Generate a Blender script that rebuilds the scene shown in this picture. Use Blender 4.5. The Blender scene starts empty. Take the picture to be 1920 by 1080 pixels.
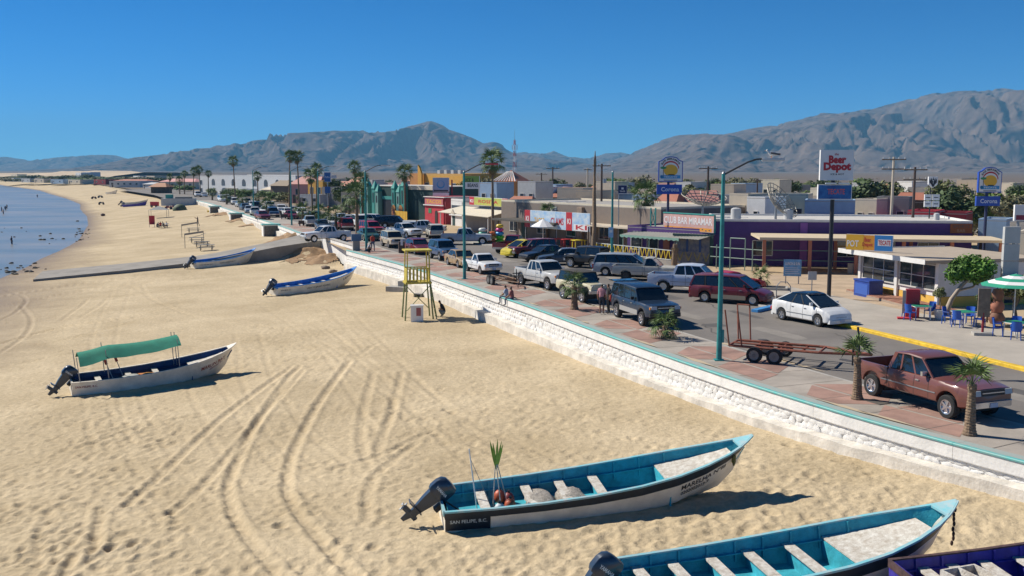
import bpy, bmesh, math, random
import numpy as np
from mathutils import Vector, Matrix, Euler

# ------------------------------------------------------------------ camera, sky, sun, exposure
SC = bpy.context.scene
COL = SC.collection
EYE = 8.2                                   # pier deck eye height above the street (m)
FPX = 1867.0                                # 35 mm lens on a 1920 px wide frame
TILT = math.atan(222 / FPX)
cam_d = bpy.data.cameras.new('camera')
cam_d.lens = 35.0; cam_d.sensor_width = 36.0
cam_d.clip_start = 0.1; cam_d.clip_end = 90000
cam = bpy.data.objects.new('camera', cam_d)
COL.objects.link(cam)
cam.location = (0, 0, EYE)
cam.rotation_euler = (math.pi / 2 - TILT, 0, 0)
SC.camera = cam

SUN_EL = math.radians(42)
SUN_AZ = math.atan2(-0.90, 0.43)            # clockwise from +Y, sun to the left and a little ahead
world = bpy.data.worlds.new('World'); SC.world = world
world.use_nodes = True
wn = world.node_tree; wn.nodes.clear()
w_out = wn.nodes.new('ShaderNodeOutputWorld')
w_bg = wn.nodes.new('ShaderNodeBackground')
w_sky = wn.nodes.new('ShaderNodeTexSky')
w_sky.sky_type = 'NISHITA'; w_sky.sun_disc = False
w_sky.sun_elevation = SUN_EL
w_sky.sun_rotation = SUN_AZ % (2 * math.pi)
w_sky.altitude = 0; w_sky.air_density = 0.5; w_sky.dust_density = 0.0; w_sky.ozone_density = 2.5
w_tint = wn.nodes.new('ShaderNodeMix'); w_tint.data_type = 'RGBA'; w_tint.blend_type = 'MULTIPLY'; w_tint.inputs[0].default_value = 1
w_tint.inputs[7].default_value = (0.36, 0.74, 1.06, 1)
w_hsv = wn.nodes.new('ShaderNodeHueSaturation')
w_hsv.inputs['Saturation'].default_value = 1.1
w_bg.inputs['Strength'].default_value = 0.08
wn.links.new(w_sky.outputs[0], w_tint.inputs[6])
wn.links.new(w_tint.outputs[2], w_hsv.inputs['Color'])
wn.links.new(w_hsv.outputs[0], w_bg.inputs['Color'])
wn.links.new(w_bg.outputs[0], w_out.inputs[0])

sun_d = bpy.data.lights.new('sun', 'SUN')
sun_d.energy = 5.0; sun_d.angle = math.radians(0.5); sun_d.color = (1.0, 0.94, 0.84)
sun = bpy.data.objects.new('sun', sun_d); COL.objects.link(sun)
TO_SUN = Vector((math.sin(SUN_AZ) * math.cos(SUN_EL), math.cos(SUN_AZ) * math.cos(SUN_EL), math.sin(SUN_EL)))
sun.rotation_euler = (-TO_SUN).to_track_quat('-Z', 'Y').to_euler()
sun.location = (-60, 30, 80)

SC.view_settings.view_transform = 'Standard'
SC.view_settings.look = 'None'
SC.view_settings.exposure = 0.36
SC.view_settings.gamma = 1.0
SC.view_settings.use_curve_mapping = False
SC.cycles.max_bounces = 6
SC.cycles.volume_bounces = 0
SC.cycles.use_denoising = True

RND = random.Random(7)
NP = np.random.RandomState(11)

# ------------------------------------------------------------------ surveying: bearing in the photo -> point on a level
_c, _s = math.cos(TILT), math.sin(TILT)
def ray(px, py):
    a = (px - 960) / FPX; b = (540 - py) / FPX
    return a, _c + b * _s, -_s + b * _c
def G(px, py, z=0.0):
    dx, dy, dz = ray(px, py); k = (z - EYE) / dz
    return Vector((dx * k, dy * k, z))
def AT(px, py, y):
    dx, dy, dz = ray(px, py); k = y / dy
    return Vector((dx * k, y, EYE + dz * k))
def XAT(px, y, z=0.0):                      # x of the bearing px at distance y
    return (px - 960) / FPX * (y * _c - (z - EYE) * _s)
def ZAT(py, y):
    return AT(960, py, y).z

# ------------------------------------------------------------------ materials
def mat(name, col, rough=0.6, metal=0.0, var=0.0, scale=3.0, bump=0.0, bscale=None, spec=0.5, coat=0.0, alpha=None, col2=None, emit=None):
    m = bpy.data.materials.get(name)
    if m: return m
    m = bpy.data.materials.new(name); m.use_nodes = True
    nt = m.node_tree; b = nt.nodes['Principled BSDF']
    b.inputs['Base Color'].default_value = (*col, 1)
    b.inputs['Roughness'].default_value = rough
    b.inputs['Metallic'].default_value = metal
    b.inputs['Specular IOR Level'].default_value = spec
    b.inputs['Coat Weight'].default_value = coat
    if coat: b.inputs['Coat Roughness'].default_value = 0.06
    if alpha is not None: b.inputs['Alpha'].default_value = alpha
    if var > 0 or bump > 0:
        tc = nt.nodes.new('ShaderNodeTexCoord')
        nz = nt.nodes.new('ShaderNodeTexNoise'); nz.inputs['Scale'].default_value = scale
        nz.inputs['Detail'].default_value = 6; nz.inputs['Roughness'].default_value = 0.65
        nt.links.new(tc.outputs['Object'], nz.inputs['Vector'])
        if var > 0:
            mx = nt.nodes.new('ShaderNodeMix'); mx.data_type = 'RGBA'
            c2 = col2 if col2 else tuple(c * (1 - var) for c in col)
            c1 = col if col2 else tuple(min(1, c * (1 + var * .6)) for c in col)
            mx.inputs[6].default_value = (*c2, 1); mx.inputs[7].default_value = (*c1, 1)
            rp = nt.nodes.new('ShaderNodeMapRange')
            rp.inputs[1].default_value = 0.33; rp.inputs[2].default_value = 0.67
            nt.links.new(nz.outputs[0], rp.inputs[0]); nt.links.new(rp.outputs[0], mx.inputs[0])
            nt.links.new(mx.outputs[2], b.inputs['Base Color'])
        if bump > 0:
            nb = nt.nodes.new('ShaderNodeTexNoise'); nb.inputs['Scale'].default_value = bscale or scale * 4
            nb.inputs['Detail'].default_value = 5
            nt.links.new(tc.outputs['Object'], nb.inputs['Vector'])
            bp = nt.nodes.new('ShaderNodeBump'); bp.inputs['Strength'].default_value = bump; bp.inputs['Distance'].default_value = 0.058
            nt.links.new(nb.outputs[0], bp.inputs['Height']); nt.links.new(bp.outputs[0], b.inputs['Normal'])
    if emit:
        b.inputs['Emission Color'].default_value = (*emit[0], 1); b.inputs['Emission Strength'].default_value = emit[1]
    return m
def paint(name, col):                       # dusty car paint
    return mat('car_paint_' + name, col, 0.38, 0.0, 0.12, 1.5, coat=0.5)
def plain(name, col, rough=0.7, var=0.10):
    return mat(name, col, rough, 0, var, 1.3)
GLASS = mat('tinted_glass', (0.012, 0.017, 0.022), 0.06, spec=0.8)
PANE = mat('window_pane', (0.03, 0.04, 0.05), 0.05, spec=0.8)
TYRE = mat('tyre_rubber', (0.018, 0.018, 0.018), 0.85)
CHROME = mat('bright_metal', (0.62, 0.63, 0.65), 0.25, 0.9)
STEEL = mat('dull_steel', (0.33, 0.34, 0.35), 0.45, 0.6, 0.2, 6)
BLACK = mat('black_plastic', (0.02, 0.02, 0.022), 0.55)
DARK = mat('dark_inside', (0.03, 0.028, 0.026), 0.9)
WHITE = mat('white_paint', (0.78, 0.77, 0.74), 0.55, 0, 0.08, 1.1)
LAMPG = mat('lamp_lens', (0.5, 0.5, 0.48), 0.4, 0.0)
REDL = mat('red_lens', (0.45, 0.02, 0.02), 0.2)
AMBER = mat('amber_lens', (0.7, 0.22, 0.02), 0.2)
RUST = mat('rusty_red_steel', (0.27, 0.085, 0.05), 0.75, 0.1, 0.35, 7)
WOOD = mat('grey_wood', (0.21, 0.16, 0.115), 0.85, 0, 0.3, 5, 0.3)
CONC = mat('concrete', (0.40, 0.375, 0.335), 0.9, 0, 0.18, 0.9, 0.3, 30)
TRUNK = mat('palm_trunk', (0.24, 0.165, 0.105), 0.95, 0, 0.35, 6, 0.8, 14)
SKIN = mat('skin', (0.32, 0.17, 0.10), 0.6)
HAIR = mat('dark_hair', (0.018, 0.012, 0.01), 0.6)

# ------------------------------------------------------------------ mesh helpers
class MB:
    def __init__(s): s.v = []; s.f = []; s.m = []; s.mi = 0
    def add(s, vs, fs):
        o = len(s.v); s.v += [tuple(v) for v in vs]
        for f in fs: s.f.append(tuple(i + o for i in f)); s.m.append(s.mi)
        return s
    def box(s, c, d, rz=0.0, taper=(1, 1), M=None):
        vs = []
        for k in (-.5, .5):
            tx, ty = (1, 1) if k < 0 else taper
            for a, b in ((-.5, -.5), (.5, -.5), (.5, .5), (-.5, .5)):
                x, y = a * d[0] * tx, b * d[1] * ty
                if rz: x, y = x * math.cos(rz) - y * math.sin(rz), x * math.sin(rz) + y * math.cos(rz)
                p = Vector((c[0] + x, c[1] + y, c[2] + k * d[2]))
                vs.append(M @ p if M else p)
        return s.add(vs, [(3, 2, 1, 0), (4, 5, 6, 7), (0, 1, 5, 4), (1, 2, 6, 5), (2, 3, 7, 6), (3, 0, 4, 7)])
    def tube(s, p0, p1, r0, r1=None, n=8, cap=True):
        p0, p1 = Vector(p0), Vector(p1); r1 = r0 if r1 is None else r1
        d = (p1 - p0)
        if d.length < 1e-6: return s
        q = d.to_track_quat('Z', 'Y'); vs = []
        for p, r in ((p0, r0), (p1, r1)):
            for i in range(n):
                a = 2 * math.pi * i / n
                vs.append(p + q @ Vector((r * math.cos(a), r * math.sin(a), 0)))
        fs = [(i, (i + 1) % n, n + (i + 1) % n, n + i) for i in range(n)]
        if cap: fs += [tuple(range(n))[::-1], tuple(range(n, 2 * n))]
        return s.add(vs, fs)
    def path(s, pts, r, n=6):
        rs = r if isinstance(r, (list, tuple)) else [r] * len(pts)
        rings = []; q = None
        for i, p in enumerate(pts):
            a = Vector(pts[max(0, i - 1)]); b = Vector(pts[min(len(pts) - 1, i + 1)])
            q = (b - a).to_track_quat('Z', 'Y')
            rings.append([Vector(p) + q @ Vector((rs[i] * math.cos(2 * math.pi * k / n), rs[i] * math.sin(2 * math.pi * k / n), 0)) for k in range(n)])
        return s.loft(rings, True, True)
    def loft(s, rings, closed=False, cap=False):
        n = len(rings[0]); vs = [p for r in rings for p in r]; fs = []
        for i in range(len(rings) - 1):
            for k in range(n if closed else n - 1):
                k2 = (k + 1) % n
                fs.append((i * n + k, i * n + k2, (i + 1) * n + k2, (i + 1) * n + k))
        if cap:
            fs.append(tuple(range(n))[::-1]); fs.append(tuple(range((len(rings) - 1) * n, len(rings) * n)))
        return s.add(vs, fs)
    def quad(s, a, b, c, d): return s.add([a, b, c, d], [(0, 1, 2, 3)])
    def prism(s, poly, origin, ax, ay, thick):      # polygon in plane (ax, ay), thickened along the normal
        o = Vector(origin); ax = Vector(ax); ay = Vector(ay); n = ax.cross(ay).normalized() * thick
        f = [o + ax * p[0] + ay * p[1] for p in poly]; k = len(poly)
        return s.add([p + n for p in f] + f, [tuple(range(k)), tuple(range(k, 2 * k))[::-1]] + [(i, k + i, k + (i + 1) % k, (i + 1) % k) for i in range(k)])
    def ball(s, c, r, nu=8, nv=6, jit=0, rnd=None):
        rx, ry, rz = r if isinstance(r, (tuple, list)) else (r, r, r); rings = []
        for j in range(nv + 1):
            t = math.pi * j / nv; ring = []
            for i in range(nu):
                a = 2 * math.pi * i / nu; k = 1 + (rnd.uniform(-jit, jit) if rnd and 0 < j < nv else 0)
                ring.append((c[0] + rx * k * math.sin(t) * math.cos(a), c[1] + ry * k * math.sin(t) * math.sin(a), c[2] - rz * k * math.cos(t)))
            rings.append(ring)
        return s.loft(rings, True, False)
    def mesh(s, name, mats, smooth=None):
        me = bpy.data.meshes.new(name); me.from_pydata(s.v, [], s.f)
        for m in (mats if isinstance(mats, (list, tuple)) else [mats]): me.materials.append(m)
        if any(s.m): me.polygons.foreach_set('material_index', s.m)
        bm = bmesh.new(); bm.from_mesh(me)
        bmesh.ops.recalc_face_normals(bm, faces=bm.faces)
        if smooth is not None:
            for f in bm.faces: f.smooth = True
            for e in bm.edges:
                if len(e.link_faces) == 2 and e.calc_face_angle(0) > math.radians(smooth): e.smooth = False
        bm.to_mesh(me); bm.free()
        me.update(); return me
    def build(s, name, mats, parent=None, smooth=None, **kw):
        return link(name, s.mesh(name, mats, smooth), parent, **kw)
def link(name, me, parent=None, loc=None, rot=None, **kw):
    o = bpy.data.objects.new(name, me); COL.objects.link(o)
    if parent: o.parent = parent
    if loc is not None: o.location = loc
    if rot is not None: o.rotation_euler = rot
    if kw: tag(o, **kw)
    return o
def tag(o, label=None, cat=None, group=None, kind=None):
    if label: o['label'] = label
    if cat: o['category'] = cat
    if group: o['group'] = group
    if kind: o['kind'] = kind
    return o
def thing(name, label, cat, loc=(0, 0, 0), rz=0.0, group=None, rot=None):
    o = bpy.data.objects.new(name, None); COL.objects.link(o)
    o.location = loc; o.rotation_euler = rot if rot else (0, 0, rz); o.empty_display_size = .3
    return tag(o, label, cat, group)
def copy_tree(o, parent=None, depth=0):
    c = o.copy(); COL.objects.link(c); c.parent = parent
    for ch in o.children: copy_tree(ch, c, depth + 1)
    return c
def copy_thing(o, loc, rz=0.0, label=None, group=None, scale=None):
    c = copy_tree(o); c.location = loc; c.rotation_euler = (0, 0, rz)
    if label: c['label'] = label
    if group: c['group'] = group
    if scale: c.scale = (scale,) * 3 if not isinstance(scale, tuple) else scale
    return c
def head(a, b): return math.atan2(b[1] - a[1], b[0] - a[0])

_tcache = {}
def text_data(s, bold=0.0):
    if (s, bold) in _tcache: return _tcache[(s, bold)]
    cu = bpy.data.curves.new('lettering', 'FONT'); cu.body = s; cu.size = 1.0; cu.offset = bold; cu.resolution_u = 2
    o = bpy.data.objects.new('lettering', cu); COL.objects.link(o)
    dg = bpy.context.evaluated_depsgraph_get(); dg.update()
    me = bpy.data.meshes.new_from_object(o.evaluated_get(dg))
    v = [tuple(p.co) for p in me.vertices]; f = [tuple(p.vertices) for p in me.polygons]
    bpy.data.objects.remove(o); bpy.data.curves.remove(cu); bpy.data.meshes.remove(me)
    xs = [p[0] for p in v]; ys = [p[1] for p in v]
    x0, x1, y0, y1 = min(xs), max(xs), min(ys), max(ys)
    v = [((p[0] - x0) / (x1 - x0), (p[1] - y0) / (y1 - y0)) for p in v]
    _tcache[(s, bold)] = (v, f, (x1 - x0) / (y1 - y0)); return _tcache[(s, bold)]
def letter(s, m, parent, fn, bold=0.02, name='lettering'):   # fn(u, v) -> point, u and v in 0..1
    v, f, asp = text_data(s, bold)
    me = bpy.data.meshes.new(name); me.from_pydata([tuple(fn(a, b)) for a, b in v], [], f); me.materials.append(m)
    return link(name, me, parent)
def letter_plane(s, m, parent, o, ax, ay, w, h, bold=0.02):  # o lower left corner; ax, ay unit vectors
    o, ax, ay = Vector(o), Vector(ax), Vector(ay)
    return letter(s, m, parent, lambda u, v: o + ax * (u * w) + ay * (v * h), bold)

def vnoise(x, y, seed=0):
    xi = np.floor(x).astype(np.int64); yi = np.floor(y).astype(np.int64); fx = x - xi; fy = y - yi
    fx = fx * fx * (3 - 2 * fx); fy = fy * fy * (3 - 2 * fy)
    def h(a, b):
        n = (a * 374761393 + b * 668265263 + seed * 2147483647) & 0xffffffff
        n = ((n ^ (n >> 13)) * 1274126177) & 0xffffffff
        return ((n ^ (n >> 16)) & 0xffff) / 65535.0
    return (h(xi, yi) * (1 - fx) + h(xi + 1, yi) * fx) * (1 - fy) + (h(xi, yi + 1) * (1 - fx) + h(xi + 1, yi + 1) * fx) * fy
def fbm(x, y, o=5, seed=0, ridged=False, gain=.5):
    r = 0; a = 1; t = 0
    for k in range(o):
        n = vnoise(x * 2 ** k + 17.3 * k, y * 2 ** k - 9.1 * k, seed + k)
        if ridged: n = 1 - np.abs(2 * n - 1)
        r = r + a * n; t += a; a *= gain
    return r / t

for _w in ('YAMAHA', 'MARELHA NºIII', '0202002013-9', 'SAN FELIPE, B.C.', 'MARLIN BAY', '0202001 71-5', "LANCY'S SPORT FISHING", 'SAN FELIPE B.C.', 'LANCY', '0202002716-1'): text_data(_w, .02 if _w == 'YAMAHA' else .015)
for _w in ('Beer', 'Depot'): text_data(_w, .06)
for _w in ('the', 'Beer', 'Depot', 'ICE & HOT', 'TECATE', 'Corona', 'BAR MIRAMAR', 'CLUB BAR MIRAMAR', 'POT', 'SPORTS', 'BAR', 'RICE &', 'BEANS', 'KI', 'T', 'LUNCH & SUN', 'TELCEL', 'TEQUILA', 'BEER DEPOT', 'Pacifico', 'TACOS', 'CLAMS', 'ROSITA', 'HOTEL', 'FARMACIA'): text_data(_w, .02)

# ------------------------------------------------------------------ people: one skinned body per pose, faces coloured by limb
def person_mesh(pose):
    J = dict(pelvis=(0, 0, .95), waist=(0, 0, 1.10), chest=(0, .0, 1.33), neck=(.01, 0, 1.50), head=(.03, 0, 1.60), crown=(.02, 0, 1.73),
             shL=(0, .17, 1.42), elL=(-.03, .24, 1.14), haL=(.05, .24, .88), fiL=(.07, .24, .80), shR=(0, -.17, 1.42), elR=(-.03, -.24, 1.14), haR=(.05, -.24, .88), fiR=(.07, -.24, .80),
             hiL=(0, .09, .90), knL=(.03, .10, .50), anL=(-.02, .10, .09), toL=(.15, .11, .04), hiR=(0, -.09, .90), knR=(.03, -.10, .50), anR=(-.02, -.10, .09), toR=(.15, -.11, .04))
    if pose == 'walk': J.update(knL=(.22, .10, .52), anL=(.22, .10, .12), toL=(.38, .11, .08), knR=(-.05, -.10, .50), anR=(-.32, -.10, .16), toR=(-.20, -.11, .05), elL=(-.16, .23, 1.16), haL=(-.10, .24, .92), fiL=(-.08, .24, .84), elR=(.12, -.23, 1.16), haR=(.28, -.22, .98), fiR=(.34, -.22, .92))
    if pose == 'reach': J.update(elL=(.22, .25, 1.40), haL=(.45, .22, 1.55), fiL=(.53, .21, 1.60), elR=(.22, -.25, 1.38), haR=(.45, -.22, 1.50), fiR=(.53, -.21, 1.55), knL=(.15, .12, .52), knR=(-.08, -.12, .50), anR=(-.28, -.12, .13), toR=(-.14, -.13, .04))
    if pose in ('sit', 'crouch'):
        z = -.50 if pose == 'sit' else -.68
        for k in list(J):
            x, y, q = J[k]; J[k] = (x + (max(0, q - .95) * (.12 if pose == 'sit' else .45)), y, q + z)
        kz = .47 if pose == 'sit' else .46; fx = .45 if pose == 'sit' else .36
        J.update(hiL=(.05, .10, .93 + z), hiR=(.05, -.10, .93 + z), knL=(fx, .14, kz), knR=(fx, -.14, kz), anL=(fx - .03 if pose == 'sit' else .12, .14, .09), anR=(fx - .03 if pose == 'sit' else .12, -.14, .09), toL=(fx + .14 if pose == 'sit' else .28, .15, .04), toR=(fx + .14 if pose == 'sit' else .28, -.15, .04),
                 haL=(fx - .06, .14, kz + .08), fiL=(fx + .03, .14, kz + .06), haR=(fx - .06, -.14, kz + .08), fiR=(fx + .03, -.14, kz + .06), elL=(.12, .26, .70 + z + .5 * (pose != 'sit')), elR=(.12, -.26, .70 + z + .5 * (pose != 'sit')))
        if pose == 'sit': J.update(elL=(.10, .26, .72), elR=(.10, -.26, .72))
    R = dict(pelvis=.135, waist=.125, chest=.15, neck=.055, head=.095, crown=.075, sh=.072, el=.045, ha=.034, fi=.028, hi=.10, kn=.062, an=.045, to=.034)
    ks = list(J); E = [('pelvis', 'waist'), ('waist', 'chest'), ('chest', 'neck'), ('neck', 'head'), ('head', 'crown')]
    for s in 'LR': E += [('chest', 'sh' + s), ('sh' + s, 'el' + s), ('el' + s, 'ha' + s), ('ha' + s, 'fi' + s), ('pelvis', 'hi' + s), ('hi' + s, 'kn' + s), ('kn' + s, 'an' + s), ('an' + s, 'to' + s)]
    me = bpy.data.meshes.new('person'); me.from_pydata([J[k] for k in ks], [(ks.index(a), ks.index(b)) for a, b in E], [])
    o = bpy.data.objects.new('person', me); COL.objects.link(o)
    md = o.modifiers.new('skin', 'SKIN'); o.modifiers.new('sub', 'SUBSURF').levels = 1
    for i, k in enumerate(ks):
        r = R.get(k) or R[k[:2]]; d = me.skin_vertices[0].data[i]; d.radius = (r, r * (1.25 if k in ('pelvis', 'waist', 'chest') else 1)); d.use_root = k == 'pelvis'
    dg = bpy.context.evaluated_depsgraph_get(); dg.update(); out = bpy.data.meshes.new_from_object(o.evaluated_get(dg))
    bpy.data.objects.remove(o); bpy.data.meshes.remove(me)
    segs = [(Vector(J[a]), Vector(J[b]), 'shirt' if {a, b} & {'waist', 'chest'} or 'sh' in (a[:2], b[:2]) else 'skin' if a[:2] in ('el', 'ha', 'ne') else 'hair' if b == 'crown' else 'pants' if b[:2] in ('hi', 'kn') else 'shin' if b[:2] == 'an' else 'shoe' if b[:2] == 'to' else 'skin') for a, b in E]
    idx = []
    for p in out.polygons:
        best = min(segs, key=lambda q: (lambda t: (q[0].lerp(q[1], t) - p.center).length)(max(0, min(1, (p.center - q[0]).dot(q[1] - q[0]) / (q[1] - q[0]).length_squared))))
        k = best[2]
        if k == 'hair' and (p.center - Vector(J['head'])).dot(Vector((1, 0, -.35))) > .035: k = 'skin'
        idx.append(['skin', 'shirt', 'pants', 'shin', 'shoe', 'hair'].index(k)); p.use_smooth = True
    out.materials.clear(); [out.materials.append(None) for _ in range(6)]
    out.polygons.foreach_set('material_index', idx); return out
BODY = {k: person_mesh(k) for k in ('stand', 'walk', 'reach', 'sit', 'crouch')}
def cloth(name, c): return mat('cloth_' + name, c, .9, 0, .2, 6)
def person(label, pose, p, rz, shirt, pants, long=True, shoe=None, h=1.0, hair=HAIR, group=None, skin=SKIN):
    me = BODY[pose].copy(); ms = [skin, shirt, pants, pants if long else skin, shoe or cloth('shoe', (.06, .05, .05)), hair]
    for i, m_ in enumerate(ms): me.materials[i] = m_
    o = link('person', me, None, loc=p, rot=(0, 0, rz), label=label, cat='person', group=group); o.scale = (h,) * 3; return o
# ------------------------------------------------------------------ the land: shore, beach, street levels
_ly = np.array([0, 10, 20, 27.1, 31.7, 36.6, 41.9, 48.9, 58.6, 66, 77.6, 86.6, 101.3, 117, 128, 153, 197, 245, 266, 330, 478, 552, 743, 1300, 4000.])
_lx = np.array([33, 25.5, 18.9, 14.3, 11.6, 9.3, 7.2, 4.6, 1.2, -1.7, -6.2, -10, -17.0, -22.2, -27.2, -36.9, -55, -74.5, -84, -112, -190, -228, -345, -640, -2400.])
_yy = np.concatenate([np.arange(0, 300, .5), np.arange(300, 4000, 10)])
_xx = np.interp(_yy, _ly, _lx)
for _ in range(14): _xx[1:599] = (_xx[:598] + 2 * _xx[1:599] + _xx[2:600]) / 4
def lipx(y): return np.interp(y, _yy, _xx)
def zwall(y): return np.interp(y, [0, 20, 27, 37, 59, 100, 130, 200, 300, 480, 900], [-.7, -.8, -.92, -1.35, -1.8, -1.95, -1.6, -1.3, -.7, -.3, -.2])
def shorew(y): return np.interp(y, [0, 60, 104, 117, 140, 162, 206, 290, 398, 552, 743, 1300, 4000], [40, 38, 36, 35, 32, 30, 29, 31, 30, 33, 36, 60, 200])
WATER_Z = -3.2
RAMP_A = G(68, 521, -2.75); RAMP_B = Vector((-23.6, 121.6, -0.15))
def sand_base(x, y):
    t = np.maximum(0, lipx(y) - x) / shorew(y)
    zw = zwall(y)
    return zw + (WATER_Z - zw) * (0.75 * t + .25 * t * t)
def mounds(x, y):
    z = 0
    for mx, my, r, h in MOUNDS: z = z + h * np.exp(-((x - mx) ** 2 + (y - my) ** 2) / (r * r))
    return z
MOUNDS = [(*G(575, 470, -1.2)[:2], 2.6, 1.15), (*G(612, 480, -1.2)[:2], 2.2, .9), (*G(545, 487, -1.6)[:2], 1.5, .35), (*G(535, 447, -.8)[:2], 2.6, .9), (*G(555, 443, -.6)[:2], 2.0, .7),
          (*G(455, 412, -1.0)[:2], 3.2, .55), (*G(478, 421, -1.1)[:2], 3.0, .45), (*G(425, 402, -1.0)[:2], 3.5, .6)]
def sandz(x, y): return float(sand_base(np.array(x, float), np.array(y, float)) + mounds(np.array(x, float), np.array(y, float)))
def S(px, py):
    z = -2.0
    for _ in range(12): p = G(px, py, z); z = .5 * z + .5 * sandz(p.x, p.y)
    return Vector((p.x, p.y, sandz(p.x, p.y)))

def grid_mesh(name, X, Y, Z, keep, m, smooth=True):
    r, c = X.shape
    idx = np.arange(r * c).reshape(r, c)
    q = np.stack([idx[:-1, :-1], idx[:-1, 1:], idx[1:, 1:], idx[1:, :-1]], -1)
    k = keep[:-1, :-1] & keep[:-1, 1:] & keep[1:, 1:] & keep[1:, :-1]
    q = q[k]
    used = np.unique(q); rm = np.full(r * c, -1); rm[used] = np.arange(len(used)); q = rm[q]
    co = np.stack([X.ravel(), Y.ravel(), Z.ravel()], -1)[used].astype(np.float32)
    me = bpy.data.meshes.new(name)
    me.vertices.add(len(co)); me.vertices.foreach_set('co', co.ravel())
    me.loops.add(q.size); me.loops.foreach_set('vertex_index', q.ravel().astype(np.int32))
    me.polygons.add(len(q)); me.polygons.foreach_set('loop_start', np.arange(0, q.size, 4, dtype=np.int32))
    me.update(calc_edges=True)
    if smooth: me.polygons.foreach_set('use_smooth', np.ones(len(q), bool))
    me.materials.append(m); me.validate()
    return me

# sand: colour only; all relief is in the mesh
def sand_material():
    m = bpy.data.materials.new('beach_sand'); m.use_nodes = True; nt = m.node_tree; b = nt.nodes['Principled BSDF']
    b.inputs['Roughness'].default_value = .95; b.inputs['Specular IOR Level'].default_value = .15
    geo = nt.nodes.new('ShaderNodeNewGeometry')
    n1 = nt.nodes.new('ShaderNodeTexNoise'); n1.inputs['Scale'].default_value = .16; n1.inputs['Detail'].default_value = 8; n1.inputs['Roughness'].default_value = .7
    n2 = nt.nodes.new('ShaderNodeTexNoise'); n2.inputs['Scale'].default_value = 5.; n2.inputs['Detail'].default_value = 6
    sep = nt.nodes.new('ShaderNodeSeparateXYZ')
    for n in (n1, n2): nt.links.new(geo.outputs['Position'], n.inputs['Vector'])
    nt.links.new(geo.outputs['Position'], sep.inputs[0])
    m1 = nt.nodes.new('ShaderNodeMix'); m1.data_type = 'RGBA'
    m1.inputs[6].default_value = (.44, .345, .212, 1); m1.inputs[7].default_value = (.585, .47, .305, 1)
    r1 = nt.nodes.new('ShaderNodeMapRange'); r1.inputs[1].default_value = .35; r1.inputs[2].default_value = .65
    nt.links.new(n1.outputs[0], r1.inputs[0]); nt.links.new(r1.outputs[0], m1.inputs[0])
    m2 = nt.nodes.new('ShaderNodeMix'); m2.data_type = 'RGBA'; m2.blend_type = 'MULTIPLY'; m2.inputs[0].default_value = 1
    r2 = nt.nodes.new('ShaderNodeMapRange'); r2.inputs[1].default_value = .3; r2.inputs[2].default_value = .7; r2.inputs[3].default_value = .84; r2.inputs[4].default_value = 1.08
    nt.links.new(n2.outputs[0], r2.inputs[0]); nt.links.new(m1.outputs[2], m2.inputs[6]); nt.links.new(r2.outputs[0], m2.inputs[7])
    # wet sand beside the water
    rw = nt.nodes.new('ShaderNodeMapRange'); rw.inputs[1].default_value = WATER_Z + .02; rw.inputs[2].default_value = WATER_Z + .42
    rw.inputs[3].default_value = 1; rw.inputs[4].default_value = 0
    ad = nt.nodes.new('ShaderNodeMath'); ad.operation = 'MULTIPLY_ADD'; ad.inputs[1].default_value = .35; 
    nt.links.new(n1.outputs[0], ad.inputs[0]); nt.links.new(sep.outputs[2], ad.inputs[2])
    sb = nt.nodes.new('ShaderNodeMath'); sb.operation = 'SUBTRACT'; sb.inputs[1].default_value = .17
    nt.links.new(ad.outputs[0], sb.inputs[0]); nt.links.new(sb.outputs[0], rw.inputs[0])
    m3 = nt.nodes.new('ShaderNodeMix'); m3.data_type = 'RGBA'; m3.inputs[7].default_value = (.25, .18, .11, 1)
    nt.links.new(rw.outputs[0], m3.inputs[0]); nt.links.new(m2.outputs[2], m3.inputs[6]); nt.links.new(m3.outputs[2], b.inputs['Base Color'])
    rr = nt.nodes.new('ShaderNodeMapRange'); rr.inputs[3].default_value = .95; rr.inputs[4].default_value = .45
    nt.links.new(rw.outputs[0], rr.inputs[0]); nt.links.new(rr.outputs[0], b.inputs['Roughness'])
    bp = nt.nodes.new('ShaderNodeBump'); bp.inputs['Strength'].default_value = .8; bp.inputs['Distance'].default_value = .07
    n3 = nt.nodes.new('ShaderNodeTexNoise'); n3.inputs['Scale'].default_value = 6.0; n3.inputs['Detail'].default_value = 8; n3.inputs['Roughness'].default_value = .62
    nt.links.new(geo.outputs['Position'], n3.inputs['Vector']); nt.links.new(n3.outputs[0], bp.inputs['Height']); nt.links.new(bp.outputs[0], b.inputs['Normal'])
    return m
SAND = sand_material()

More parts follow.
